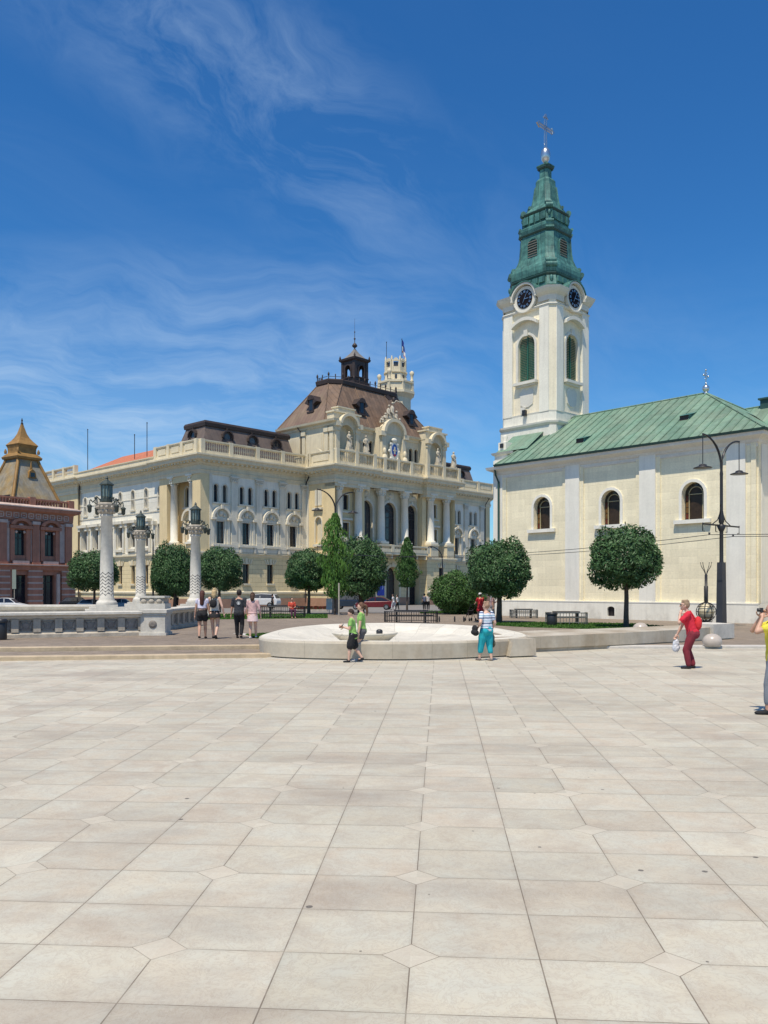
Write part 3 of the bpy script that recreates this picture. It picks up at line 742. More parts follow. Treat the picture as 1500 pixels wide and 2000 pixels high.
# centre : three portals, three great windows
CW = [22.3, 26.85, 31.35]
gmid = fac(21.4, -3.9, 1, 0)
po = [(c - 21.4 - 1.25, c - 21.4 + 1.25, -.3, 4.75, 1) for c in CW]; po[0] = (.05, 2.2, -.3, 4.75, 1); po[2] = (8.7, 10.85, -.3, 4.75, 1)
wall(wb, gmid, 0, 10.9, -.3, 5.75, po, .9, GF['yelr'], GF['yel'])
for o in po: surround(tb, gmid, o, .35, .10, 0, .2)
for o in po: window(TH, gmid, o, .9, .12, 2, (2.9,), name='portal_door', mf=m_rdark)
gmid.box(wb, 2.25, 4.15, -.3, .75, 0, .13, GF['plinth']); gmid.box(wb, 6.75, 8.65, -.3, .75, 0, .13, GF['plinth'])
mo = [(c - 21.4 - 1.22, c - 21.4 + 1.22, 7.05, 13.15, 1) for c in CW]; mo[0] = (.06, 2.2, 7.05, 13.1, 1); mo[2] = (8.7, 10.84, 7.05, 13.1, 1)
wall(wb, mid, 0, 10.9, 5.75, 14.7, mo, .45, GF['trim'])
for o in mo: window(TH, mid, o, .45, .11, 3, (8.3, 9.9, 11.2), fan=6); surround(ob, mid, o, .3, .1, 0, .16)
for c in CW: mid.box(ob, c - 21.4 - .8, c - 21.4 + .8, 13.65, 14.5, 0, .08); mid.box(tb, c - 21.4 - .6, c - 21.4 + .6, 13.8, 14.35, .08, .13); ob.ball((c, -3.55, 14.08), (.3, .15, .24), 8)
for x in (24.57, 29.1):
    tb.box(x - .65, x + .65, -4.85, -3.4, 5.8, 7.7); b_ = MB(); column(b_, x, -4.05, 7.7, 14.7, .50, 0, 18); b_.build('column', m_white, TH)
# balcony in front of the three windows
bb = MB(); bb.box(21.6, 32.1, -5.6, -3.4, 6.25, 6.55); balustrade(bb, [(21.6, -5.15), (32.1, -5.15)], 6.55, 7.45, .45, 3.5, 0, False, .3)
for k in range(7):
    x = 22 + k * 1.62; bb.box(x - .14, x + .14, -5.4, -3.9, 5.75, 6.25)
bb.build('balcony', m_trim, TH)
# bands, cornices
PATH = [(0, 42), (0, 28.6), (.35, 28.6), (.35, 8.3), (0, 8.3), (0, 0), (15.4, 0), (15.4, -5.2), (21.4, -5.2), (21.4, -4.5), (32.3, -4.5), (32.3, -5.2), (38.3, -5.2), (38.3, 0), (53.6, 0), (53.6, 14)]
PB = [(0, 42), (0, 28.6), (.35, 28.6), (.35, 8.3), (0, 8.3), (0, 0), (15.4, 0), (15.4, -5.2), (21.4, -5.2), (21.4, -3.9), (32.3, -3.9), (32.3, -5.2), (38.3, -5.2), (38.3, 0), (53.6, 0), (53.6, 14)]
cb = MB()
cb.sweep([(-.1, 14.62), (.10, 14.62), (.14, 14.95), (.20, 15.0), (.20, 15.06), (.10, 15.10), (.10, 15.55), (.26, 15.66), (.30, 15.86), (.92, 16.08), (.98, 16.36), (1.14, 16.5), (1.14, 16.66), (-.6, 16.72)], PATH)
P = [Vector(p) for p in PATH]
for i in range(len(P) - 1):
    d = P[i + 1] - P[i]; L = d.length
    if L < 1: continue
    d.normalize(); nn = Vector((d.y, -d.x)); k = int(L / .62)
    for j in range(k + 1):
        c = P[i] + d * (L * j / k)
        a, b, t = c - d * .12, c + d * .12, nn * .78
        z0, z1 = 15.83, 16.07
        vs = [Vector((q.x, q.y, z)) for z in (z0, z1) for q in (a + nn * .2, b + nn * .2, b + t, a + t)]
        cb.add(vs, [(0, 3, 2, 1), (4, 5, 6, 7), (0, 1, 5, 4), (2, 3, 7, 6), (1, 2, 6, 5), (3, 0, 4, 7)])
cb.build('cornice', m_trim, TH)
tb.sweep([(0, 5.55), (.08, 5.6), (.12, 5.75), (.28, 5.85), (.28, 6.02), (0, 6.08)], PB[:9]); tb.sweep([(0, 5.55), (.08, 5.6), (.12, 5.75), (.28, 5.85), (.28, 6.02), (0, 6.08)], PB[11:])
for q in (PB[:9], PB[11:]): tb.sweep([(0, 1.25), (.14, 1.3), (.14, 1.5), (0, 1.6)], q)
wb.build('wall', GM, TH); tb.build('stone_band', m_trim, TH); ob.build('white_ornament', mat('cream_white_ornament', (.70, .65, .525), .8, .1, 1., .2, 18, streak=.15), TH)
# parapets
bb = MB(); balustrade(bb, [(0, 8.4), (0, .1)], 16.7, 18.3, .5, 2.75, 0, True); bb.build('parapet', m_trim, TH)
bb = MB(); balustrade(bb, [(0, 41), (0, 28.6)], 16.7, 18.3, .5, 3.1, 0, False); bb.build('balustrade', m_trim, TH)
bb = MB(); bb.sweep([(.2, 16.7), (.9, 16.72), (.9, 17.1), (1.0, 17.2), (1.0, 17.3), (.2, 17.35)], [(.35, 28.6), (.35, 8.5)]); bb.build('side_gutter_wall', m_trim, TH)
bb = MB(); balustrade(bb, [(0, 0), (15.4, 0), (15.4, -1.0)], 16.7, 18.28, .5, 3.55, 0); bb.build('balustrade', m_trim, TH)
bb = MB(); balustrade(bb, [(15.4, -1.2), (15.4, -5.2)], 16.7, 18.4, .5, 3.9, 0, True)
csl = csL.off(.5)
csl.poly(bb, [(2.0 + 1.2 * math.cos(math.pi * k / 8), 18.35 + .55 * math.sin(math.pi * k / 8)) for k in range(9)], -.35, .04)
bb.build('parapet', m_trim, TH)
bb = MB(); balustrade(bb, [(15.4, -5.2), (21.4, -5.2), (21.4, -4.5), (32.3, -4.5), (32.3, -5.2), (38.3, -5.2), (38.3, -1)], 16.7, 18.55, .5, 2.9, 0); bb.build('balustrade', m_trim, TH)
bb = MB(); balustrade(bb, [(38.3, 0), (53.6, 0), (53.6, 8)], 16.7, 18.3, .5, 3.6, 0, True); bb.build('parapet', m_trim, TH)
# roofs : flat decks, tiled side roof, corner mansards
def hipd(name, m, eave, top, z0, z1, parent=TH, cap=None, ms=None, mb=None):
    own = mb is None; mb = mb or MB(); n = len(eave)
    for i in range(n):
        j = (i + 1) % n
        d = Vector(eave[j]) - Vector(eave[i]); idx = 0 if abs(d.x) >= abs(d.y) else 1
        mb.quad((*eave[i], z0), (*eave[j], z0), (*top[j], z1), (*top[i], z1), idx)
    mb.add([(*p, z1) for p in top], [tuple(range(n))], 0)
    return mb.build(name, [m, ms or m], parent) if own else mb
g = MB(); g.prism([(0.3, 41), (.3, .3), (53.3, .3), (53.3, 14), (24, 14), (24, 41)][::-1], 14.9, 16.6); g.build('flat_roof', m_rdark, TH)
g = MB(); g.add([(.2, 8.6, 17.3), (.2, 28.6, 17.3), (6.5, 28.6, 20.3), (6.5, 8.6, 20.3), (13, 28.6, 16.6), (13, 8.6, 16.6)], [(0, 1, 2, 3), (3, 2, 4, 5), (0, 3, 5), (1, 4, 2)]); g.build('tiled_roof', m_tile, TH)
g = MB(); g.add([(.6, 28.9, 17.3), (.6, 41, 17.3), (6.5, 41, 18.9), (6.5, 28.9, 18.9)], [(0, 1, 2, 3)]); g.build('tiled_roof', m_tile, TH)
def oeil(parent, c, n2, s=.62):
    """round dormer: hood, ring and dark pane facing n2"""
    n = Vector((n2[0], n2[1], 0)); u = Vector((-n.y, n.x, 0)); fc = Face(Vector(c), u, n)
    mb = MB()
    K = 14; ring = [(s * math.cos(2 * math.pi * k / K), s * math.sin(2 * math.pi * k / K)) for k in range(K)]
    for k in range(K):
        a, b = ring[k], ring[(k + 1) % K]
        q = [(a[0] * .72, a[1] * .72), a, b, (b[0] * .72, b[1] * .72)]
        fc.poly(mb, q, -.2, .08)
    fc.poly(mb, ring, -1.3, -.02)
    for k in range(7):
        t0, t1 = math.pi * (k - .5) / 6.5 + .12, math.pi * (k + .5) / 6.5 + .12
        fc.poly(mb, [(s * q * math.cos(t), s * q * math.sin(t)) for q, t in ((1.02, t0), (1.28, t0), (1.28, t1), (1.02, t1))], -1.0, .25)
    fc.box(mb, -s * 1.35, s * 1.35, -s * 1.15, -s * .92, -.8, .2); fc.box(mb, -.07, .07, s * 1.2, s * 1.75, -.1, .05)
    for sg in (-1, 1): fc.poly(mb, [(sg * s * .95, -s), (sg * s * 1.5, -s), (sg * s * 1.1, -.1)][::sg], -.5, .12)
    d = mb.build('dormer', m_rdark, parent)
    p = MB(); p.add([fc.p(a * .72, b * .72, .0) for a, b in ring], [tuple(range(K))]); p.build('pane', m_glass, d)
def mansard(x0, x1, y0, y1, ins, dorm, sdorm):
    e = [(x0, y0), (x1, y0), (x1, y1), (x0, y1)]; t = [(x0 + ins, y0 + ins), (x1 - ins * .6, y0 + ins), (x1 - ins * .6, y1 - ins), (x0 + ins, y1 - ins)]
    r = hipd('mansard_roof', m_mans, e, t, 16.7, 20.45)
    k = MB(); k.sweep([(-.15, 20.35), (.16, 20.42), (.22, 20.8), (.10, 21.05), (-.4, 21.08)], t[::1], True); 
    k.prism([(p[0], p[1]) for p in t], 20.3, 21.0); k.build('roof_curb', m_rdark, r)
    for x in dorm: oeil(r, (x, y0 + .78, 19.4), (0, -1))
    for y in sdorm: oeil(r, (x0 + .78, y, 19.4), (-1, 0))
mansard(1.0, 15.0, 1.0, 7.2, 1.15, (4.9, 8.5, 12.1), (4.1,))
mansard(41.0, 51.9, 1.0, 7.2, 1.15, (44.0, 48.6), ())
# ------------------------------------------------------------------ town hall : attic, great roof, turrets, statues
ab = MB(); ao = MB()
def arch_ring(mb, fc, c, zc, r0, r1, d0, d1, t0=0., t1=math.pi, n=12, asp=1.):
    for k in range(n):
        a, b = t0 + (t1 - t0) * k / n, t0 + (t1 - t0) * (k + 1) / n
        fc.poly(mb, [(c + r0 * math.cos(a), zc + asp * r0 * math.sin(a)), (c + r1 * math.cos(a), zc + asp * r1 * math.sin(a)), (c + r1 * math.cos(b), zc + asp * r1 * math.sin(b)), (c + r0 * math.cos(b), zc + asp * r0 * math.sin(b))], d0, d1)
# left flank of the attic
af = Face((16.3, 6.4, 0), (0, -1, 0), (-1, 0, 0))
wall(ab, af, 0, 10.5, 16.6, 22.2, (), 0, 0)
af.box(ao, 1.0, 4.6, 18.4, 21.2, 0, .06); af.box(ao, 1.3, 4.3, 18.7, 20.9, .06, .11); af.box(ao, 5.4, 8.6, 18.4, 21.2, 0, .06); af.box(ao, 5.7, 8.3, 18.7, 20.9, .06, .11)
for q in (5.0, 9.2, 10.1): af.box(ao, q - .3, q + .3, 17.0, 21.6, 0, .14); af.box(ao, q - .4, q + .4, 21.0, 21.5, .0, .25)
ATT = fac(16.3, -2.9, 1, 0)
ops = []
for cs in ((5.25, 6.4, 7.5), (14.15, 15.25, 16.35)):
    for c in cs: ops.append((c - .37, c + .37, 18.9, 20.85, 1))
wall(ab, ATT, 3.6, 18.9, 16.6, 22.2, ops, .3)
for o in ops: window(TH, ATT, o, .3, .05, 1, (20.2,)); surround(ao, ATT, o, .14, .07)
# end pavilions with niche and segmental pediment
for a0, nm in ((0., 0), (17.0, 1)):
    pf = fac(16.3 + a0, -4.1, 1, 0)
    wall(ab, pf, 0, 4.3, 16.6, 22.2, [(.95, 3.35, 18.2, 22.0, 1)], .9, 0)
    nbk = MB(); nbk.add([pf.p(a, z, -.88) for a, z in outline((.95, 3.35, 18.2, 22.0, 1))], [tuple(range(13))]); nbk.build('niche', m_trim, TH)
    for x in (16.3 + a0, 20.6 + a0): ab.quad((x, -4.1, 16.6), (x, -2.9, 16.6), (x, -2.9, 22.2), (x, -4.1, 22.2))
    for c in (.45, 3.85): pf.box(ao, c - .3, c + .3, 17.2, 21.7, 0, .2); pf.box(ao, c - .4, c + .4, 21.1, 21.6, 0, .3); pf.box(ao, c - .42, c + .42, 17.0, 17.6, 0, .32)
    arch_ring(ao, pf, 2.15, 21.75, 1.32, 1.66, 0, .65, .15, math.pi - .15, 12, .95)
    pf.box(ao, -.1, .75, 21.6, 22.2, 0, .6); pf.box(ao, 3.55, 4.4, 21.6, 22.2, 0, .6)
    pf.box(ab, -.05, 4.35, 22.2, 23.35, -1.2, .02); pf.box(ao, -.2, 4.5, 23.3, 23.5, -1.3, .2); pf.box(ab, .7, 3.5, 23.5, 23.95, -1.1, 0); pf.box(ao, .6, 3.6, 23.95, 24.1, -1.2, .1)
ab.quad((37.6, -4.1, 16.6), (37.6, 6.4, 16.6), (37.6, 6.4, 22.2), (37.6, -4.1, 22.2))
# shield pavilion
sf = fac(24.3, -4.0, 1, 0)
ab.box(24.3, 29.3, -4.0, -2.9, 16.6, 22.6)
arch_ring(ao, sf, 2.5, 21.9, 1.72, 2.15, 0, .6, .1, math.pi - .1, 14, .95)
sf.poly(ab, [(2.5 + 1.75 * math.cos(math.pi * k / 10), 21.9 + 1.66 * math.sin(math.pi * k / 10)) for k in range(11)], -1.0, .12)
sf.box(ao, -.15, .75, 21.5, 22.1, 0, .55); sf.box(ao, 4.25, 5.15, 21.5, 22.1, 0, .55)
for c in (.55, 4.45): sf.box(ao, c - .36, c + .36, 17.2, 21.5, 0, .35); sf.ball if 0 else ao.ball(sf.p(c, 18.3, .45), (.5, .35, .95), 8); ao.ball(sf.p(c, 19.5, .42), (.27, .25, .5), 8)
# eaves cornice of the attic (left flank and front), walls
ao.sweep([(-.05, 21.7), (.12, 21.75), (.15, 22.0), (.55, 22.15), (.62, 22.4), (-.3, 22.45)], [(16.3, 6.4), (16.3, -4.1), (16.6, -4.1)])
for a, b in ((20.8, 24.1), (29.5, 33.1)): ao.sweep([(0, 21.7), (.12, 21.75), (.15, 22.0), (.5, 22.15), (.6, 22.4), (-.3, 22.45)], [(a, -2.9), (b, -2.9)])
ab.build('attic_wall', m_trim, TH); ao.build('attic_ornament', m_trim, TH)
sh = MB(); K = 20
sf2 = sf.off(.12)
sf2.poly(sh, [(2.5 + .85 * math.cos(2 * math.pi * k / K), 19.7 + 1.25 * math.sin(2 * math.pi * k / K)) for k in range(K)], 0, .22)
for k in range(8):
    a = math.pi * k / 4; sh.ball(sf2.p(2.5 + .9 * math.cos(a), 19.7 + 1.3 * math.sin(a), .15), (.24, .14, .24), 6)
sh.ball(sf2.p(2.5, 21.15, .2), (.55, .2, .3), 8)
s_o = sh.build('shield', m_white, TH)
m_blue = mat('enamel_blue', (.03, .10, .36), .4, .3, 5.); m_redp = mat('enamel_red', (.40, .04, .03), .4, .2, 5.)
sh = MB(); sf2.poly(sh, [(2.5 + .52 * math.cos(2 * math.pi * k / K), 19.85 + .8 * math.sin(2 * math.pi * k / K)) for k in range(K)], .22, .26)
sf2.poly(sh, [(2.2, 19.3), (2.8, 19.3), (2.5, 19.0)], .26, .29, 1); sf2.box(sh, 2.38, 2.62, 19.4, 20.3, .26, .29, 2); sf2.box(sh, 2.2, 2.8, 19.75, 19.9, .26, .3, 2)
sh.build('crest', [m_blue, m_redp, m_trim], s_o)
# great roof
e = [(16.0, -3.2), (37.6, -3.2), (37.6, 6.8), (16.0, 6.8)]
g = MB(); zt, ze = 28.25, 22.4
T_ = [(19.75, .65), (21.2, -.35), (31.2, -.35), (32.4, .65), (32.4, 2.6), (31.2, 3.4), (21.2, 3.4), (19.75, 2.6)]
E_ = [(16.0, -2.6), (16.7, -3.3), (36.9, -3.3), (37.8, -2.6), (37.8, 6.4), (36.9, 7.0), (16.7, 7.0), (16.0, 6.4)]
for i in range(8):
    j = (i + 1) % 8; idx = 1 if i in (3, 7) else 0
    g.quad((*E_[i], ze), (*E_[j], ze), (*T_[j], zt), (*T_[i], zt), idx)
g.add([(*p, zt) for p in T_], [tuple(range(8))])
for i in range(8):                                         # hip rolls
    g.tube([(*E_[i], ze), (*T_[i], zt)], .09, 5)
for x in (23.4, 29.0): g.tube([(x, -3.3, ze + .05), (x, -.35, zt + .05)], .10, 4)
roof = g.build('roof', [m_roofb, m_roofbs], TH)
g = MB(); g.sweep([(-.1, zt - .3), (.25, zt - .1), (.32, zt + .35), (.15, zt + .5), (-.4, zt + .5), (-.4, zt - .1)], T_, True); g.add([(*p, zt + .45) for p in T_], [tuple(range(8))]); g.build('roof_curb', m_rdark, roof)
g = MB()
Pn = [Vector(p) for p in T_] + [Vector(T_[0])]
for a, b in zip(Pn, Pn[1:]):
    L = (b - a).length; k = max(1, round(L / 1.0)); o_ = (b - a).normalized(); o_ = Vector((o_.y, -o_.x)) * .15
    for j in range(k):
        q = a + (b - a) * j / k + o_; big = j % 2 == 0
        g.lathe([(.07, zt + .5), (.05, zt + .8), (.13 if big else .08, zt + .95), (.13 if big else .08, zt + 1.15 if big else zt + 1.05), (.03, zt + 1.35 if big else zt + 1.15)], q.x, q.y, 6)
    g.tube([(a.x + o_.x, a.y + o_.y, zt + .78), (b.x + o_.x, b.y + o_.y, zt + .78)], .035, 4)
g.build('cresting', m_rdark, roof)
def gable_dormer(parent, x, y, z, nx, ny, w=.75):
    n = Vector((nx, ny, 0)); u = Vector((-ny, nx, 0)); fc = Face((x, y, z), u, n)
    mb = MB(); fc.box(mb, -w * .6, w * .6, -.1, 1.5, -2.0, 0)
    arch_ring(mb, fc, 0, 1.45, .0, w * .8, -2.2, .16, 0, math.pi, 8)
    fc.poly(mb, [(-w * 1.5, 1.15), (-w * .6, .8), (-w * .6, 1.75), (-w * .3, 2.0)], -1.4, .1); fc.poly(mb, [(w * 1.5, 1.15), (w * .3, 2.0), (w * .6, 1.75), (w * .6, .8)], -1.4, .1)
    fc.box(mb, -w * .8, w * .8, -.2, 0, -1.4, .2)
    d = mb.build('dormer', m_rdark, parent)
    p = MB(); p.add([fc.p(a, q, .02) for a, q in outline((-w * .38, w * .38, .15, 1.75, 1))], [tuple(range(13))]); p.build('pane', m_glass, d)
gable_dormer(roof, 22.6, -2.55, 24.2, 0, -1); gable_dormer(roof, 32.2, -2.55, 24.2, 0, -1); gable_dormer(roof, 17.1, 1.0, 24.2, -1, 0)
# lantern turret on the roof platform
LX, LY, s_ = 25.3, 1.5, 1.28; z0 = zt + .45
g = MB()
g.box(LX - s_ - .12, LX + s_ + .12, LY - s_ - .12, LY + s_ + .12, z0, z0 + .6)
for ax in (-1, 1):
    for ay in (-1, 1): g.box(LX + ax * s_ - (.42 if ax > 0 else 0), LX + ax * s_ + (.42 if ax < 0 else 0), LY + ay * s_ - (.42 if ay > 0 else 0), LY + ay * s_ + (.42 if ay < 0 else 0), z0 + .6, z0 + 3.5)
for O, U in (((LX - s_, LY - s_), (1, 0)), ((LX + s_, LY - s_), (0, 1)), ((LX + s_, LY + s_), (-1, 0)), ((LX - s_, LY + s_), (0, -1))):
    fc = fac(*O, *U)
    for dd in (-.05, -.3): wall(g, fc.off(dd), .4, 2 * s_ - .4, z0 + .6, z0 + 3.5, [(s_ - .48, s_ + .48, z0 + 1.25, z0 + 2.75, 1)], .1)
    surround(g, fc.off(-.05), (s_ - .48, s_ + .48, z0 + 1.25, z0 + 2.75, 1), .14, .12)
    fc.box(g, .0, 2 * s_, z0 + 1.05, z0 + 1.2, -.3, .1)
g.sweep([(0, z0 + 3.3), (.2, z0 + 3.45), (.26, z0 + 3.7), (-.6, z0 + 3.72)], [(LX - s_, LY - s_), (LX + s_, LY - s_), (LX + s_, LY + s_), (LX - s_, LY + s_)], True)
for ax in (-1, 1):
    for ay in (-1, 1): g.lathe([(.10, z0 + 3.7), (.14, z0 + 3.9), (.03, z0 + 4.2)], LX + ax * (s_ + .1), LY + ay * (s_ + .1), 6)
lt = g.build('lantern_turret', m_rdark, roof)
g = MB(); sq = lambda h: [(LX - h, LY - h), (LX + h, LY - h), (LX + h, LY + h), (LX - h, LY + h)]
g.prism(sq(s_ - .05), z0 + 3.7, z0 + 4.0, 0, None, sq(s_ - .35)); g.prism(sq(s_ - .35), z0 + 4.0, z0 + 4.6, 0, None, sq(.42)); g.prism(sq(.42), z0 + 4.6, z0 + 5.2, 0, None, sq(.07)); g.build('turret_roof', mat('grey_zinc', (.22, .20, .17), .5, .2), roof)
g = MB(); g.lathe([(.06, z0 + 5.1), (.08, z0 + 5.3), (.33, z0 + 5.5), (.36, z0 + 5.65), (.2, z0 + 5.9), (.06, z0 + 6.0), (.05, z0 + 6.4), (.15, z0 + 6.55), (.04, z0 + 6.7), (.03, z0 + 7.3), (.09, z0 + 7.45), (.02, z0 + 7.6), (.012, z0 + 9.3)], LX, LY, 8); g.build('finial', m_rdark, roof)
# rear watch tower
RX, RY = 47.5, 14.5; g = MB(); oc = lambda r: [(RX + r * math.cos(math.pi / 8 + math.pi / 4 * k), RY + r * math.sin(math.pi / 8 + math.pi / 4 * k)) for k in range(8)]
def octo(z0, z1, r0, r1=None, m=0): g.prism(oc(r0), z0, z1, m, None, oc(r1 or r0))
octo(16, 32.9, 2.65); octo(32.9, 33.5, 2.7, 3.2); octo(33.5, 33.9, 3.3); octo(33.9, 35.3, 2.95)
octo(35.2, 35.5, 3.15); octo(35.5, 37.3, 2.0, 1.8)
for k in range(8):
    a = math.pi / 8 + math.pi / 4 * k
    x, y = RX + 2.85 * math.cos(a), RY + 2.85 * math.sin(a)
    g.box(x - .22, x + .22, y - .22, y + .22, 33.9, 35.7)
    if k % 2 == 0: g.lathe([(.3, 35.7), (.2, 35.9), (.24, 36.5), (.34, 36.7), (.35, 37.1), (.1, 37.3)], x, y, 8)
    a2 = math.pi / 4 * k; 
    fc = Face((RX + 2.5 * math.cos(a2), RY + 2.5 * math.sin(a2), 0), (-math.sin(a2), math.cos(a2), 0), (math.cos(a2), math.sin(a2), 0))
    fc.box(g, -.55, .55, 28.2, 31.2, -.1, .08)
    fu = Face((RX + 1.68 * math.cos(a2), RY + 1.68 * math.sin(a2), 0), (-math.sin(a2), math.cos(a2), 0), (math.cos(a2), math.sin(a2), 0))
    fu.box(g, -.68, .68, 37.0, 37.2, -.1, .22)
    fu.box(g, -.68, -.42, 37.2, 39.0, -.25, .1); fu.box(g, .42, .68, 37.2, 39.0, -.25, .1)
    fu.box(g, -.42, .42, 37.2, 37.9, -.2, .05); fu.box(g, -.42, .42, 38.8, 39.0, -.2, .05); arch_ring(g, fu, 0, 39.0, 0, .35, -.15, .05, 0, math.pi, 6)
    g.lathe([(.16, 39.0), (.17, 39.3), (.05, 39.7)], RX + 1.75 * math.cos(a), RY + 1.75 * math.sin(a), 6)
rt = g.build('watch_tower', m_trim, TH)
g = MB()
for k in range(8):
    a2 = math.pi / 4 * k; fc = Face((RX + 2.5 * math.cos(a2), RY + 2.5 * math.sin(a2), 0), (-math.sin(a2), math.cos(a2), 0), (math.cos(a2), math.sin(a2), 0))
    fc.box(g, -.3, .3, 28.5, 30.9, .05, .11); fu = Face((RX + 1.75 * math.cos(a2), RY + 1.75 * math.sin(a2), 0), (-math.sin(a2), math.cos(a2), 0), (math.cos(a2), math.sin(a2), 0)); fu.box(g, -.36, .36, 38.0, 38.7, -.35, -.2); fu.box(g, -.18, .18, 35.8, 36.6, -.1, .06)
g.build('slit_opening', m_glass, rt)
def flag(parent, x, y, z0, z1, c=None):
    g = MB(); g.tube([(x, y, z0), (x, y, z1)], .045, 6); g.ball((x, y, z1), .09, 6); p = g.build('flagpole', m_iron, parent)
    if c:
        g = MB(); n = 9; vs = []
        for j in range(n):
            for i in range(7):
                u, v_ = i / 6, j / (n - 1)
                vs.append((x + u * .7, y + .16 * math.sin(u * 9 + v_ * 3) * u, z1 - .1 - v_ * 2.1 - u * u * 1.1 + .05 * math.sin(7 * u)))
        for j in range(n - 1):
            for i in range(6): a = j * 7 + i; g.add([vs[a], vs[a + 1], vs[a + 8], vs[a + 7]], [(0, 1, 2, 3)], 0 if j < 4 else (1 if j < 7 else 2), True)
        g.build('flag', c, p)
flag(rt, RX + .9, RY - .6, 38.2, 42.9, [mat('flag_blue', (.03, .06, .30), .7), mat('flag_white', (.7, .7, .7), .7), mat('flag_red', (.45, .12, .10), .7)])
flag(rt, RX - 1.3, RY + .8, 38.2, 42.2)
flag(TH, 1.2, 28.2, 17, 23.3); flag(TH, 2.5, 18.3, 17, 21.5); flag(TH, 2.5, 15.3, 17, 22.6)
# statues
m_stat = mat('weathered_statue_stone', (.52, .47, .37), .85, .25, 3., .6, 14, streak=.3)
def statue(parent, x, y, z, h=2.2, rz=0., m=None):
    M = Matrix.Translation((x, y, z)) @ Matrix.Rotation(rz, 4, 'Z') @ Matrix.Scale(h / 2.2, 4)
    g = MB(); g.box(-.34, .34, -.34, .34, 0, .32, M=M)
    g.lathe([(.33, .32), (.30, .7), (.24, 1.05), (.20, 1.25), (.27, 1.5), (.29, 1.68), (.12, 1.82), (.09, 1.88)], 0, 0, 10, M=M)
    g.ball(M @ Vector((0, -.02, 2.0)), (.13 * h / 2.2, .14 * h / 2.2, .17 * h / 2.2), 8)
    for sg in (-1, 1):
        g.tube([M @ Vector(p) for p in ((sg * .27, 0, 1.66), (sg * .36, -.06, 1.38), (sg * .20, -.28, 1.30 + .12 * sg))], .075 * h / 2.2, 6)
    g.tube([M @ Vector(p) for p in ((-.1, -.18, 1.4), (.12, -.26, 1.0), (.16, -.3, .5))], .09 * h / 2.2, 6)
    return g.build('statue', m or m_stat, parent)
for x, y, z, rz in ((18.4, -4.5, 18.9, .1), (21.0, -4.85, 18.5, -.2), (35.4, -4.5, 18.9, .1), (38.1, -5.1, 18.5, .2)):
    statue(TH, x, y, z, 2.3 if z > 18.6 else 2.5, rz)
    if z > 18.6:
        g = MB(); g.box(x - .5, x + .5, y - .5, y + .6, 16.7, z); g.build('statue_pedestal', m_trim, TH)
# figures above the central pediment
g = MB(); random.seed(3)
cx_, cy_ = 26.8, -3.7
for dx_, hh in ((-1.1, 1.0), (-.45, 1.9), (.25, 2.3), (.95, 1.5), (1.6, .8), (-1.7, .6)):
    zb = 23.35 - abs(dx_) * .25 + .35
    g.lathe([(.34, zb), (.36, zb + hh * .35), (.24, zb + hh * .6), (.28, zb + hh * .82), (.1, zb + hh * .95)], cx_ + dx_, cy_, 8)
    g.ball((cx_ + dx_, cy_ - .1, zb + hh * 1.08), .18, 7)
    g.tube([(cx_ + dx_ - .25, cy_ - .1, zb + hh * .8), (cx_ + dx_ - .5, cy_ - .35, zb + hh * .55), (cx_ + dx_ - .2, cy_ - .5, zb + hh * .4)], .1, 6)
g.tube([(cx_ + .3, cy_, 26.0), (cx_ + .8, cy_ - .2, 26.5), (cx_ + 1.7, cy_ - .1, 26.45)], .09, 6)
g.build('sculpture_group', m_stat, TH)
g = MB()                                                   # eagle silhouette with open wings
g.ball((27.35, -3.7, 26.6), (.22, .22, .4), 8)
for sg in (-1, 1): g.add([(27.35, -3.7, 26.7), (27.35 + sg * .9, -3.5, 27.15), (27.35 + sg * 1.3, -3.4, 26.95), (27.35 + sg * .7, -3.6, 26.45)] + [(27.35, -3.55, 26.7), (27.35 + sg * .9, -3.4, 27.1), (27.35 + sg * 1.3, -3.3, 26.9), (27.35 + sg * .7, -3.5, 26.45)], [(0, 1, 2, 3), (4, 5, 6, 7), (0, 1, 5, 4), (1, 2, 6, 5), (2, 3, 7, 6), (3, 0, 4, 7)])
g.build('bronze_eagle', m_rdark, TH)
# drain pipes
def pipe(parent, pts, r=.08, m=None):
    g = MB(); g.tube(pts, r, 8); return g.build('drainpipe', m or m_rdark, parent)
pipe(TH, [(15.2, -.95, 15.9), (15.2, -.3, 15.0), (15.2, -.12, 14.5), (15.2, -.12, .3)])
pipe(TH, [(.1, 28.3, 15.9), (.05, 28.3, 14.9), (-.05, 28.3, .3)])
pipe(TH, [(38.5, -.95, 15.9), (38.5, -.3, 15.0), (38.5, -.12, 14.5), (38.5, -.12, .3)]); pipe(TH, [(52.3, -.9, 15.9), (52.3, -.12, 14.9), (52.3, -.12, .3)])
pipe(TH, [(15.7, 2.0, 22.1), (16.1, 1.8, 21.5), (16.15, 1.8, 17.5)], .07)
# blue poster beside the portal
g = MB(); gmid.box(g, 2.45, 3.75, 1.0, 3.2, .14, .2); g.build('poster', mat('blue_poster', (.03, .06, .42), .4, .2, 3.), TH)
g = MB(); arch_ring(g, gmid, 3.1, 2.1, .28, .42, .2, .215, -1.0, 3.6, 12); g.build('poster_emblem', mat('poster_pale', (.5, .55, .7), .5), TH)

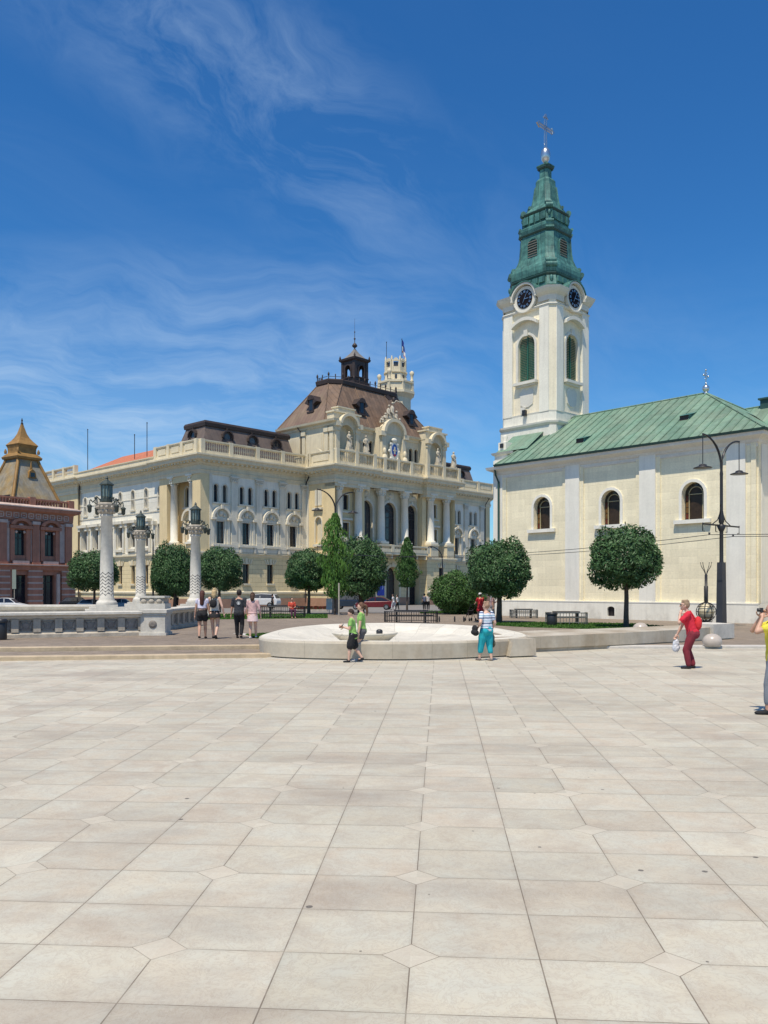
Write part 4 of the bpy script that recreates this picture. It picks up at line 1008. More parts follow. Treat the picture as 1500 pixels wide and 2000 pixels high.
# ------------------------------------------------------------------ church
CH_ = empty('church', (20., 44., 0), math.atan2(-.73, .68), label='long pale yellow church with green copper roof and tall baroque clock tower', cat='church')
north = fac(-18.0, 0, 1, 0)                                   # long wall facing the square, a = x + 18
wmb, pmb, cmb = MB(), MB(), MB()
wops = [(18 + c - .66, 18 + c + .66, 5.88, 8.02, 1) for c in (-13.98, -8.83, -3.55)]
wall(wmb, north, 0, 18, 1.16, 9.9, wops, .42)
for o in wops:
    window(CH_, north, o, .42, .05, 1, (), mf=mat('leaded_window_frame', (.10, .09, .06), .5), mg=mat('brown_dark_glass', (.040, .026, .016), .35, .3, 4., spec=.25), fan=0, name='stained_window')
sg_m = mat('amber_stained_glass', (.14, .075, .025), .25, .5, 6.); fr_m = mat('pale_lead_came', (.40, .36, .22), .6)
for w_ in [c for c in kids(CH_) if c.name.startswith('stained')]:
    pass
for o in wops:
    g = MB(); c = (o[0] + o[1]) / 2; d = -.38
    for sg in (-1, 1):
        for k in range(4):
            north.box(g, c + sg * .52 - .11, c + sg * .52 + .11, 5.97 + k * .34, 6.27 + k * .34, d, d + .02, 1 if (k + (sg > 0)) % 3 else 2)
        north.box(g, c + sg * .40 - .018, c + sg * .40 + .018, 5.9, 7.33, d - .01, d + .05, 0)
    arch_ring(g, north, c, 7.36, .40, .44, d - .01, d + .05, 0, math.pi, 10)
    for k in range(5):
        a0, a1 = math.pi * k / 5 + .06, math.pi * (k + 1) / 5 - .06
        north.poly(g, [(c + r * math.cos(a), 7.36 + r * math.sin(a)) for r, a in ((.46, a0), (.60, a0), (.60, a1), (.46, a1))], d, d + .02, 3)
    north.box(g, c - .4, c + .4, 7.34, 7.38, d - .01, d + .05, 0)
    g.build('glass_tracery', [fr_m, sg_m, mat('dark_red_glass', (.09, .02, .015), .25), mat('grey_green_glass', (.035, .035, .03), .2)], CH_)
for o in wops:
    q_ = MB(); surround(q_, north, o, .17, .07); q_.build('window_surround', m_cpil, CH_); q_ = MB(); north.box(q_, o[0] - .42, o[1] + .42, 5.66, 5.88, 0, .22); q_.build('window_sill', m_cpil, CH_)
for c in (-11.55, -6.32, -1.05):
    q_ = MB(); north.box(q_, 18 + c - .52, 18 + c + .52, 1.16, 9.9, 0, .16); q_.build('pilaster', m_cpil, CH_); north.box(wmb, 18 + c - .78, 18 + c + .78, 1.16, 9.9, 0, .07)
north.box(pmb, 0, .75, 1.16, 9.9, 0, .12)
north.box(wmb, .75, 1.05, 1.16, 9.9, 0, .06)
for a in (17.78, ): north.box(wmb, a - .02, 18.02, 1.16, 9.9, 0, .12)
# plinth
vo = [(18 - 8.97, 18 - 8.47, .26, .86, .6)]
pl_ = north.off(.2); wall(pmb, pl_, -.2, 18.2, -.3, 1.16, vo, .35); north.box(pmb, -.2, 18.2, 1.1, 1.165, -.02, .22)
window(CH_, pl_, vo[0], .2, .04, 5, (), name='cellar_vent')
# east and west walls
ee = fac(0, 0, 0, 1); wall(wmb, ee, 0, 10.8, 1.16, 9.9, (), 0); wall(pmb, ee.off(.2), -.2, 10.8, -.3, 1.16, (), 0)
for a in (.05, 1.3): ee.box(wmb, a, a + .3, 1.16, 9.9, 0, .1)
ee.box(pmb, .4, 1.25, 1.16, 9.9, 0, .12)
we = Face((-18, 10.8, 0), (0, -1, 0), (-1, 0, 0)); wall(pmb, we, 0, 10.8, -.3, 9.9, (), 0); sb = fac(0, 10.8, -1, 0); wall(wmb, sb, 0, 18, -.3, 9.9, (), 0)
# chancel to the east
wmb.box(.02, 9, 2.4, 8.4, -.3, 9.9)
# main cornice
RECT = [(-18, 10.8), (-18, 0), (0, 0), (0, 10.8)]; RECTc = [(-17.65, 10.8), (-17.65, 0), (0, 0), (0, 10.8)]; RECTg = [(-16.75, 10.8), (-16.75, 0), (0, 0), (0, 10.8)]
cmb.sweep([(0, 9.55), (.06, 9.6), (.08, 9.78), (.16, 9.84), (.24, 9.98), (.60, 10.14), (.66, 10.32), (-.3, 10.36)], RECTc, True)
cmb.sweep([(0, 9.55), (.16, 9.84), (.24, 9.98), (.60, 10.14), (.66, 10.32), (-.3, 10.36)], [(.5, 2.4), (9, 2.4)])
cmb.build('cornice', mat('pale_grey_cornice', (.68, .67, .62), .8, .08, 1., .1), CH_)
wmb.build('wall', m_cwall, CH_); pmb.build('plinth', m_cpil, CH_)
g = MB()
for i in range(4):
    a, b = Vector(RECT[i]), Vector(RECT[(i + 1) % 4])
g.sweep([(.60, 10.33), (.73, 10.31), (.78, 10.45), (.64, 10.47)], RECTg, True); g.build('gutter', m_coped, CH_)
# roof
g = MB(); EZ, RZ = 10.45, 14.25; o_ = .68
A, B, Cc, Dd = (-17.42, -o_), (o_, -o_), (o_, 10.8 + o_), (-17.42, 10.8 + o_); R0, R1 = (-15.2, 5.4), (-5.38, 5.4)
def sloped(g, a, b, c, d=None, m=0): g.add([a, b, c] + ([d] if d else []), [(0, 1, 2, 3) if d else (0, 1, 2)], m)
sloped(g, (*A, EZ), (*B, EZ), (*R1, RZ), (*R0, RZ)); sloped(g, (*Cc, EZ), (*Dd, EZ), (*R0, RZ), (*R1, RZ)); sloped(g, (*B, EZ), (*Cc, EZ), (*R1, RZ), None, 1); sloped(g, (*Dd, EZ), (*A, EZ), (*R0, RZ), None, 1)
# standing seams as real ribs on the visible slope
def rib(x0):
    # along slope direction at x=x0 from the eave up to the hips/ridge
    ys, ye = -o_, 5.4
    t = 1.
    if x0 < R0[0]: t = (x0 - A[0]) / (R0[0] - A[0])
    if x0 > R1[0]: t = (B[0] - x0) / (B[0] - R1[0])
    if t <= .02: return
    p0 = Vector((x0, ys, EZ)); p1 = p0 + (Vector((x0, ye, RZ)) - p0) * t
    n = Vector((0, -(RZ - EZ), ye - ys)).normalized() * .045; w = Vector((.018, 0, 0))
    g.add([p0 - w, p0 + w, p1 + w, p1 - w, p0 - w + n, p0 + w + n, p1 + w + n, p1 - w + n], [(4, 5, 6, 7), (0, 4, 7, 3), (1, 2, 6, 5), (0, 1, 5, 4), (2, 3, 7, 6)], 0)
k = -17.3
while k < .4: rib(k); k += .6
for a, b in ((A, R0), (B, R1), (R0, R1), (Cc, R1)):
    za, zb = (EZ if a not in (R0,) else RZ), RZ
    g.tube([(*a, za + .02), (*b, zb + .03)], .06, 6)
roofc = g.build('roof', [m_coproof, m_coproofy], CH_)
g = MB()
sloped(g, (.52, 1.9, 10.45), (9, 1.9, 10.45), (9, 5.4, 12.85), (-2.9, 5.4, 12.85)); sloped(g, (9, 8.9, 10.45), (.52, 8.9, 10.45), (-2.9, 5.4, 12.85), (9, 5.4, 12.85)); g.tube([(-2.9, 5.4, 12.87), (9, 5.4, 12.87)], .06, 6); g.build('chancel_roof', m_coproof, CH_)
for x, y in ((-11.6, .95), (-5.0, 1.95)):
    z = EZ + (y + o_) / (5.4 + o_) * (RZ - EZ)
    g = MB(); g.add([(x - .28, y - .15, z - .1), (x + .28, y - .15, z - .1), (x + .28, y - .15, z + .2), (x - .28, y - .15, z + .2), (x + .36, y + .75, z + .47), (x - .36, y + .75, z + .47), (x - .38, y - .25, z + .18), (x + .38, y - .25, z + .18), (x + .28, y + .65, z + .35), (x - .28, y + .65, z + .35)], [(6, 7, 4, 5), (1, 8, 2), (0, 9, 3)], 0)
    g.add([(x - .28, y - .15, z - .1), (x + .28, y - .15, z - .1), (x + .28, y - .15, z + .2), (x - .28, y - .15, z + .2)], [(0, 1, 2, 3)], 1); g.build('roof_hatch', [m_copper, m_rdark], roofc)
# finial cross on the ridge end, chimney
def orb_cross(parent, x, y, z, s, arm, ax='y'):
    g = MB(); g.lathe([(.10 * s, z - .1), (.16 * s, z + .05), (.06 * s, z + .1)], x, y, 10); g.ball((x, y, z + .32 * s), (.23 * s, .23 * s, .25 * s), 14); g.build('orb', m_silver, parent)
    g = MB(); zc = z + .55 * s
    g.tube([(x, y, zc), (x, y, zc + 1.0 * s)], .035 * s, 6)
    for q in (.62, ):
        g.tube([(x, y - arm, zc + q * s), (x, y + arm, zc + q * s)], .035 * s, 6)
        for sg in (-1, 1): g.ball((x, y + sg * arm, zc + q * s), .075 * s, 6); g.tube([(x, y + sg * arm * .5, zc + (q + .22) * s), (x, y + sg * arm * .25, zc + (q + .1) * s)], .02 * s, 4); g.tube([(x, y + sg * arm * .5, zc + (q - .22) * s), (x, y + sg * arm * .25, zc + (q - .1) * s)], .02 * s, 4)
    g.ball((x, y, zc + 1.0 * s), .075 * s, 6); g.ball((x, y, zc + .1 * s), .08 * s, 6)
    g.build('cross', m_silver, parent)
orb_cross(CH_, -5.38, 5.4, 14.25, .95, .30)
g = MB(); g.box(-1.9, -1.3, 5.1, 5.7, 12.4, 13.2); g.box(-2.0, -1.2, 5.0, 5.8, 13.2, 13.3); g.build('chimney', m_coped, CH_)
# drainpipe at the corner (green)
g = MB(); g.tube([(-17.55, -.55, 10.25), (-17.6, -.4, 9.8), (-17.5, -.2, 9.3), (-17.48, -.2, .2)], .075, 8); g.build('drainpipe', m_coped, CH_)
# tower
TXc, TYc = -17.62, 5.4; S = 2.36
tw, ty_, to = MB(), MB(), MB()
def sq8(h, c): return [(TXc - h + c, TYc - h), (TXc + h - c, TYc - h), (TXc + h, TYc - h + c), (TXc + h, TYc + h - c), (TXc + h - c, TYc + h), (TXc - h + c, TYc + h), (TXc - h, TYc + h - c), (TXc - h, TYc - h + c)]
TF = [fac(TXc - S, TYc - S, 1, 0), fac(TXc + S, TYc - S, 0, 1), fac(TXc + S, TYc + S, -1, 0), fac(TXc - S, TYc + S, 0, -1)]
W2 = 2 * S; CB = .36
for i, fc in enumerate(TF):
    o = (S - .74, S + .74, 16.85, 20.2, 1)
    wall(ty_, fc.off(-.12), CB, W2 - CB, 12.0, 22.6, [o], .25)
    fc.box(tw, CB, CB + .80, 14.45, 21.9, -.12, .05); fc.box(tw, W2 - CB - .80, W2 - CB, 14.45, 21.9, -.12, .05)
    # window : jalousie
    g = MB(); n = 26
    for k in range(n):
        z = 16.9 + k * (3.15 / n); t = .70
        if z > 19.46: t = math.sqrt(max(0, .70 ** 2 - (z - 19.46) ** 2))
        if t < .1: continue
        fo_ = fc.off(-.30)
        vs = [fo_.p(S - t, z, .10), fo_.p(S + t, z, .10), fo_.p(S + t, z + .10, 0), fo_.p(S - t, z + .10, 0)]
        g.add(vs, [(0, 1, 2, 3)]); g.add([v_ + Vector((0, 0, -.02)) for v_ in vs], [(0, 1, 2, 3)])
    fc.box(g, S - .02, S + .02, 16.9, 20.1, -.30, -.18)
    fb = fc.off(-.33); g.add([fb.p(a, z, 0) for a, z in outline(o)], [tuple(range(13))], 1)
    g.build('louvred_window', [m_louv, m_coped], CH_)
    ff = fc.off(-.12); surround(to, ff, o, .17, .10)
    # keystone, hood, sill
    ff.box(to, S - .16, S + .16, 20.1, 20.55, 0, .2)
    for k in range(10):
        a0, a1 = -1.12 + .224 * k, -1.12 + .224 * (k + 1); h = lambda a: 21.32 - .40 * (abs(a) / 1.12) ** 2
        ff.poly(to, [(S + a0, h(a0) - .14), (S + a1, h(a1) - .14), (S + a1, h(a1) + .10), (S + a0, h(a0) + .10)], 0, .42)
    ff.box(to, S - 1.0, S + 1.0, 16.62, 16.82, 0, .36); ff.box(to, S - .85, S + .85, 16.5, 16.62, 0, .2)
    ff.poly(to, [(S - .55, 15.2), (S - .15, 15.0), (S + .15, 15.0), (S + .55, 15.2), (S + .62, 16.1), (S + .3, 16.35), (S, 16.2), (S - .3, 16.35), (S - .62, 16.1)], 0, .05)
    # clock with round frame rising through the cornice
    cz = 22.75
    arch_ring(to, fc, S, cz, .0, .92, -.9, .14, 0, 2 * math.pi, 24)
    arch_ring(to, fc, S, cz, 1.0, 1.13, -.9, .36, -.05, math.pi + .05, 18)
    arch_ring(to, fc, S, cz, .90, .98, 0, .2, math.pi + .15, 2 * math.pi - .15, 14)
    for sg in (-1, 1):
        pts = [(1.05, 22.95), (1.3, 22.9), (1.75, 22.98), (W2 / 2 + .18, 23.0), (W2 / 2 + .38, 22.8), (W2 / 2 + .08, 22.35), (1.1, 22.35)]
    g = MB(); arch_ring(g, fc, S, cz, 0, .68, .14, .17, 0, 2 * math.pi, 24); ck = g.build('clock_face', m_clock, CH_)
    g = MB()
    for k in range(12):
        a = math.pi / 2 - k * math.pi / 6; w = .035; r0, r1 = .44, .61; ux_, uz_ = math.cos(a), math.sin(a)
        for dw in ((-.04, .04) if k % 3 else (-.06, 0, .06)):
            cx0, cz0 = S - uz_ * dw, cz + ux_ * dw
            fc.poly(g, [(cx0 + r0 * ux_ - uz_ * .016, cz0 + r0 * uz_ + ux_ * .016), (cx0 + r1 * ux_ - uz_ * .016, cz0 + r1 * uz_ + ux_ * .016), (cx0 + r1 * ux_ + uz_ * .016, cz0 + r1 * uz_ - ux_ * .016), (cx0 + r0 * ux_ + uz_ * .016, cz0 + r0 * uz_ - ux_ * .016)], .17, .185)
    g.build('clock_numerals', m_silver, ck)
    g = MB()
    for a, L_, w in ((math.radians(62), .52, .03), (math.radians(242), .30, .03), (math.radians(-2), .38, .04)):
        ux_, uz_ = math.cos(a), math.sin(a)
        fc.poly(g, [(S - uz_ * w * .6, cz + ux_ * w * .6), (S + L_ * ux_ - uz_ * w * .3, cz + L_ * uz_ + ux_ * w * .3), (S + L_ * ux_ + uz_ * w * .3, cz + L_ * uz_ - ux_ * w * .3), (S + uz_ * w * .6, cz - ux_ * w * .6)], .19, .21)
    g.build('clock_hand', m_silver, ck)
# bevelled corners of the shaft
for k in range(4):
    a = sq8(S, CB)[2 * k + 1]; b = sq8(S, CB)[(2 * k + 2) % 8]
    ty_.quad((*a, 12), (*b, 12), (*b, 22.6), (*a, 22.6))
ty_.prism(sq8(S - .3, CB), 12, 23.4)
def ring8(mb, prof, h=S, c=CB, m=0): mb.sweep(prof, sq8(h, c), True, m)
ring8(to, [(-.12, 21.85), (.06, 21.88), (.12, 21.98), (.04, 22.06), (-.12, 22.08)])
# main cornice, split so that the clock stands in front
for k in range(4):
    c1, c2 = sq8(S, CB)[2 * k + 1], sq8(S, CB)[(2 * k + 2) % 8]; c1, c2 = Vector(c1), Vector(c2)
    d1, d2 = [Vector(v_) for v_ in (((1, 0), (0, 1)), ((0, 1), (-1, 0)), ((-1, 0), (0, -1)), ((0, -1), (1, 0)))[k]]
    pth = [c1 - d1 * (S - CB - 1.08), c1, c2, c2 + d2 * (S - CB - 1.08)]
    to.sweep([(-.1, 22.25), (.02, 22.27), (.05, 22.62), (.30, 22.80), (.44, 22.98), (.50, 23.12), (-.3, 23.35), (-.9, 23.4)], pth)
ring8(to, [(-.1, 14.35), (.0, 14.36), (.03, 14.5), (-.1, 14.54)])
tw.prism(sq8(S + .02, CB), 13.72, 14.36)
ring8(to, [(-.1, 13.4), (.1, 13.44), (.26, 13.6), (.28, 13.72), (-.1, 13.76)])
tw.prism(sq8(S + .12, .3), 9.5, 13.42)
TF[0].box(to, 1.95, 2.3, 14.55, 15.0, -.1, .10)
tw.prism([(-20.35, 2.95), (-17.9, 2.95), (-17.9, 7.9), (-20.35, 7.9)], -.3, 9.9)
# shoulder walls west of the nave roof with their little copper roofs
tw.prism([(-18.75, .9), (-17.6, .9), (-17.6, 9.9), (-18.75, 9.9)], -.3, 11.55)
tw.prism([(-18.3, .2), (-17.7, .2), (-17.7, .95), (-18.3, .95)], -.3, 10.9); tw.prism([(-18.7, 1.25), (-18.0, 1.25), (-18.0, 1.95), (-18.7, 1.95)], 11.5, 12.35)
to.sweep([(0, 11.35), (.12, 11.4), (.2, 11.55), (-.2, 11.6)], [(-18.75, 9.9), (-18.75, .9), (-17.2, .9)])
to.lathe([(.22, 12.35), (.10, 12.5), (.2, 12.75), (.08, 12.9)], -18.35, 1.6, 8)
g = MB(); sloped(g, (-18.7, 1.0, 11.62), (-16.0, 1.0, 11.62), (-16.0, 3.05, 13.1), (-18.7, 3.05, 13.1)); sloped(g, (-18.7, 1.0, 11.62), (-18.7, 3.05, 13.1), (-18.7, 3.05, 11.62)); g.build('shoulder_roof', m_coproof, CH_)
tw.build('tower_wall', m_ctow, CH_); ty_.build('tower_shaft', m_ctowy, CH_); to.build('tower_moulding', mat('tower_stone_trim', (.68, .655, .565), .8, .08, 1., .1), CH_)
g = MB(); TF[0].box(g, S - .13, S + .13, 14.35, 14.75, .05, .3); g.build('floodlight', m_iron, CH_)
g = MB(); g.box(-18.48, -18.22, 1.14, 1.24, 11.95, 12.25); g.build('floodlight', m_iron, CH_)
# spire
sp = MB(); ss = math.sqrt(.5)
PRO = [(23.0, 2.15, .42), (23.45, 2.08, .5), (24.25, 1.95, .55), (24.3, 1.92, .55), (24.42, 1.96, .5), (24.5, 2.04, .52), (24.72, 2.08, .52), (25.0, 2.07, .52), (25.22, 1.99, .52), (25.34, 1.90, .50), (25.36, 1.86, .5), (25.6, 1.72, .48), (26.0, 1.58, .46), (26.5, 1.50, .45), (27.2, 1.46, .44), (27.75, 1.44, .44), (27.9, 1.48, .44), (28.1, 1.56, .44), (28.28, 1.58, .44), (28.42, 1.38, .42), (28.5, 1.28, .42), (29.35, 1.25, .40), (29.42, 1.31, .40), (29.5, 1.28, .38), (29.65, 1.15, .34), (29.95, .92, .30), (30.35, .78, .27), (30.9, .70, .24), (31.4, .64, .22), (31.75, .60, .20), (31.95, .60, .2), (32.1, .50, .17), (32.2, .37, .13), (32.9, .36, .12), (32.98, .42, .12), (33.05, .52, .12), (33.12, .53, .12), (33.42, .05, .012)]
for (z0, h0, c0), (z1, h1, c1) in zip(PRO, PRO[1:]):
    a, b = sq8(h0, c0), sq8(h1, c1)
    for i in range(8): j = (i + 1) % 8; sp.quad((*a[i], z0), (*a[j], z0), (*b[j], z1), (*b[i], z1))
# corner ribs with scrolls, panels, roof caps over clocks
for k in range(4):
    a, b = sq8(1, 0.2)[2 * k + 1], sq8(1, 0.2)[(2 * k + 2) % 8]; dv = Vector(((a[0] + b[0]) / 2 - TXc, (a[1] + b[1]) / 2 - TYc, 0)).normalized(); uv_ = Vector((-dv.y, dv.x, 0)); c0 = Vector((TXc, TYc, 0))
    def dist(z):
        for (z0, h0, q0), (z1, h1, q1) in zip(PRO, PRO[1:]):
            if z0 <= z <= z1: t = (z - z0) / (z1 - z0 + 1e-9); h = h0 + (h1 - h0) * t; q = q0 + (q1 - q0) * t; return (2 * h - q) * ss
        return .3
    def strip(zs, w, t):
        for z0, z1 in zip(zs, zs[1:]):
            P_ = []
            for z, dd in ((z0, t), (z1, t)):
                for sg in (-1, 1): P_.append(c0 + dv * (dist(z) + dd) + uv_ * (sg * w) + Vector((0, 0, z)))
            Q_ = [p - dv * (t + .08) for p in P_]
            sp.add(P_ + Q_, [(0, 1, 3, 2), (0, 2, 6, 4), (1, 5, 7, 3), (0, 4, 5, 1), (2, 3, 7, 6)])
    strip([25.4, 25.6, 25.8, 26.0, 26.25, 26.5, 27.0, 27.6], .30, .09); strip([28.5, 28.8, 29.3], .27, .12); strip([29.7, 29.95, 30.3, 30.7, 31.1, 31.5], .20, .08); strip([23.5, 23.8, 24.2], .33, .12)
    for z, w, r, o2 in ((25.30, .38, .17, .02), (27.92, .30, .09, .08), (29.55, .25, .20, .16), (30.0, .25, .12, .12), (24.95, .40, .18, .02), (28.35, .28, .10, .10)):
        c = c0 + dv * (dist(z) + o2) + Vector((0, 0, z)); sp.tube([c - uv_ * w, c + uv_ * w], r, 12)
    c = c0 + dv * (dist(29.0) + .17) + Vector((0, 0, 29.05)); sp.ball(c, (.12, .12, .2), 8); c = c0 + dv * (dist(24.0) + .17) + Vector((0, 0, 23.95)); sp.ball(c, (.14, .14, .24), 8)
for fc in TF:                                               # copper hoods over the clocks
    arch_ring(sp, fc, S, 22.75, 1.155, 1.22, -1.1, .42, .2, math.pi - .2, 14)
    o = (S - .42, S + .42, 26.0, 27.35, 1); fz = fc.off(-S + 1.52)
    surround(sp, fz, o, .08, .06)
    for k in range(5): fz.box(sp, S - 1.05 + .0, S - .55, 28.65, 29.15, -.4, -.12) if k == 0 else None
    fz.box(sp, S + .55, S + .98, 28.65, 29.15, -.4, -.12)
    f3 = fc.off(-S + 1.36); 
    for q in (-.75, -.25, .25, .75): f3.box(sp, S + q - .2, S + q + .2, 28.62, 29.2, -.05, .02)
    f4 = fc.off(-S + 2.08)
    for q in (-1.2, -.6, 0, .6, 1.2): f4.box(sp, S + q - .24, S + q + .24, 23.75, 24.15, -.1, .06)
    g = MB()
    for k in range(7):
        z = 26.05 + k * .18; t = .40 if z < 26.95 else math.sqrt(max(.01, .42 ** 2 - (z - 26.93) ** 2))
        fz.poly(g, [(S - t, z), (S + t, z), (S + t, z + .045), (S - t, z + .045)], .0, .10)
    g.add([fz.p(a, z, .02) for a, z in outline(o)], [tuple(range(13))], 1)
    g.build('spire_louvre', [mat('brown_grey_slats', (.19, .18, .15), .7), m_coped], CH_)
spo = sp.build('spire', m_copper, CH_)
g = MB()
for z, h in ((27.82, 1.47), (24.36, 1.97), (29.38, 1.31), (32.93, .42)): g.sweep([(0, z - .1), (.09, z), (.09, z + .06), (0, z + .1)], sq8(h, .42 if h > 1 else .12), True)
g.build('spire_dark_cornice', m_coped, CH_)
g = MB(); g.lathe([(.06, 33.35), (.14, 33.42), (.28, 33.6), (.35, 33.85), (.35, 34.1), (.28, 34.35), (.14, 34.5), (.05, 34.55)], TXc, TYc, 20); g.build('orb', m_silver, CH_)
g = MB(); z = 34.5
for dy in (-.05, .05):
    g.box(TXc - .045, TXc + .045, TYc + dy * 2.2 - .035, TYc + dy * 2.2 + .035, z, z + 2.25); 
g.box(TXc - .045, TXc + .045, TYc - .80, TYc + .80, z + 1.36, z + 1.46); g.box(TXc - .045, TXc + .045, TYc - .80, TYc + .80, z + 1.56, z + 1.66)
for c, u in (((TYc, z + 2.3), (0, 1)), ((TYc - .85, z + 1.51), (-1, 0)), ((TYc + .85, z + 1.51), (1, 0))):
    w = (u[1], u[0]); P_ = [(c[0] + w[0] * .26 - u[0] * .1, c[1] + w[1] * .26 - u[1] * .1), (c[0] + u[0] * .24, c[1] + u[1] * .24), (c[0] - w[0] * .26 - u[0] * .1, c[1] - w[1] * .26 - u[1] * .1), (c[0] - u[0] * .02, c[1] - u[1] * .02)]
    g.add([(TXc - .06, a, b) for a, b in P_] + [(TXc + .06, a, b) for a, b in P_], [(0, 1, 2, 3), (4, 5, 6, 7), (0, 1, 5, 4), (1, 2, 6, 5), (2, 3, 7, 6), (3, 0, 4, 7)])
g.tube([(TXc, TYc, z), (TXc, TYc - .16, z + .25), (TXc, TYc, z + .4)], .025, 5)
g.build('cross', m_silver, CH_)
# ------------------------------------------------------------------ red corner house
BX, BY = -30.6, 80.0
BH = empty('corner_house', (BX, BY, 0), math.atan2(-.828, -.561), label='oxide red two storey corner house with pale window frames and ochre pointed turret', cat='house')
# local x runs from the right corner towards the camera-left, outward = right of travel reversed -> use +y outward
bf = Face((0, 0, 0), (1, 0, 0), (0, 1, 0))
w1, w2 = MB(), MB()
LEN = 13.0; wx = [2.3, 5.35, 8.9]
o1 = [(c - .55, c + .55, 5.0, 7.35, 0) for c in wx]; o2 = [(1.75, 3.15, .05, 3.2, 0), (4.6, 6.1, .05, 3.2, 0), (8.2, 9.6, .05, 3.2, 0)]
wall(w1, bf, 0, LEN, 4.2, 9.0, o1, .3); wall(w1, bf, 0, LEN, -.3, 4.2, o2, .4)
for o in o1: window(BH, bf, o, .3, .07, 2, (6.6,), mf=m_rdark)
for o in o2: window(BH, bf, o, .4, .09, 2, (2.5,), mf=m_rdark, name='shop_window')
re_ = Face((0, 0, 0), (0, -1, 0), (-1, 0, 0)); wall(w1, re_, 0, 9, -.3, 9.0, (), 0); w1.quad((LEN, 0, -.3), (LEN, 0, 9), (LEN, -9, 9), (LEN, -9, -.3)); w1.quad((0, -9, -.3), (LEN, -9, -.3), (LEN, -9, 9), (0, -9, 9))
W1, W2 = w1, w2
for c in wx:
    w1, w2 = MB(), MB()
    bf.box(w1, c - 1.0, c - .58, 4.5, 7.5, 0, .14); bf.box(w1, c + .58, c + 1.0, 4.5, 7.5, 0, .14)
    bf.box(w1, c - 1.1, c + 1.1, 7.45, 7.75, 0, .35); arch_ring(w1, bf, c, 7.65, .75, 1.1, 0, .42, .25, math.pi - .25, 8, .7)
    w2.ball(bf.p(c, 7.75, .2), (.28, .15, .2), 8)
    for q in (-1, 1): bf.box(w2, c + q * 1.32 - .26, c + q * 1.32 + .26, 4.4, 8.1, 0, .08); w2.ball(bf.p(c + q * .4, 7.15, .1), (.14, .1, .14), 6)
    bf.box(w2, c - .8, c + .8, 4.15, 4.5, .1, .3)
    p_ = w1.build('window_surround', m_red, BH); w2.build('pale_moulding', m_pink, p_)
for c in (.35, 3.85, 7.1, 10.7):
    w1, w2 = MB(), MB()
    bf.box(w1, c - .34, c + .34, 4.3, 8.2, 0, .26); bf.box(w1, c - .42, c + .42, 4.0, 4.4, 0, .36); bf.box(w2, c - .40, c + .40, 7.9, 8.2, 0, .34)
    for k in range(6): bf.box(w1, c - .75, c + .75, .3 + k * .56, .3 + k * .56 + .40, 0, .22); bf.box(w2, c - .70, c + .70, .70 + k * .56, .86 + k * .56, 0, .20)
    p_ = w1.build('pilaster', m_red, BH); w2.build('pale_moulding', m_pink, p_)
w1, w2 = W1, W2
bf.box(w2, 1.3, 1.6, .0, 3.3, 0, .2); bf.box(w2, 4.4, 4.58, .0, 3.3, 0, .2)
PBH = [(LEN, -3), (LEN, 0), (0, 0), (0, -9)][::-1]
PBH = [(0, -9), (0, 0), (LEN, 0), (LEN, -9)]
def sw(mb, prof): mb.sweep([(-o, z) for o, z in prof], PBH)      # this path has its outside on the left
sw(w1, [(0, 3.6), (.25, 3.65), (.3, 3.95), (.5, 4.05), (.5, 4.2), (0, 4.25)]); sw(w2, [(.02, 3.98), (.53, 4.08), (.53, 4.16), (.02, 4.2)])
sw(w1, [(0, 8.2), (.15, 8.25), (.2, 9.0), (.62, 9.15), (.7, 9.4), (.2, 9.55), (-.2, 9.6)]); sw(w2, [(.3, 9.5), (.74, 9.42), (.74, 9.52), (.2, 9.75)])
for k in range(17):
    a = .35 + k * .74; 
    for p_ in ((a, a + .56, 8.42, 8.5), (a, a + .56, 8.86, 8.94), (a, a + .08, 8.42, 8.94), (a + .48, a + .56, 8.42, 8.94), (a + .18, a + .38, 8.62, 8.7)): bf.box(w2, p_[0], p_[1], p_[2], p_[3], .15, .22)
for k in range(44): bf.box(w1, .1 + k * .29, .24 + k * .29, 9.65, 10.2, .05, .2)
bf.box(w1, -.05, LEN, 10.18, 10.34, 0, .26); bf.box(w1, -.05, LEN, 9.55, 9.68, 0, .26)
for c in (.1, 4.2, 8.3, 12.4): bf.box(w1, c - .3, c + .3, 9.55, 10.45, -.1, .3)
w1.build('wall', m_red, BH); w2.build('pale_moulding', m_pink, BH)
g = MB(); g.box(.3, 12.8, -8.6, -.3, 8.5, 9.7); g.build('flat_roof', m_rslate, BH)
# turret roof (concave pyramid) and bell-shaped top
g = MB(); tcx, tcy = 3.5, -2.6
def sqb(h, c=0.): return [(tcx - h, tcy + h), (tcx - h, tcy - h), (tcx + h, tcy - h), (tcx + h, tcy + h)]
pr = [(10.1, 2.45), (11.2, 2.05), (12.6, 1.55), (13.8, 1.12), (14.25, 1.0)]
for (z0, h0), (z1, h1) in zip(pr, pr[1:]):
    a, b = sqb(h0), sqb(h1)
    for i in range(4): j = (i + 1) % 4; g.quad((*a[i], z0), (*a[j], z0), (*b[j], z1), (*b[i], z1))
g.build('turret_roof', m_rslate, BH)
g = MB()
for i in range(4):
    for (z0, h0), (z1, h1) in zip(pr, pr[1:]): g.tube([(*sqb(h0)[i], z0), (*sqb(h1)[i], z1)], .17, 6)
g.sweep([(0, 14.2), (.3, 14.3), (.42, 14.6), (.25, 14.85), (.1, 15.0), (.1, 15.5), (.2, 15.7), (.22, 16.0)][::1], sqb(.78)[::1], True) if 0 else None
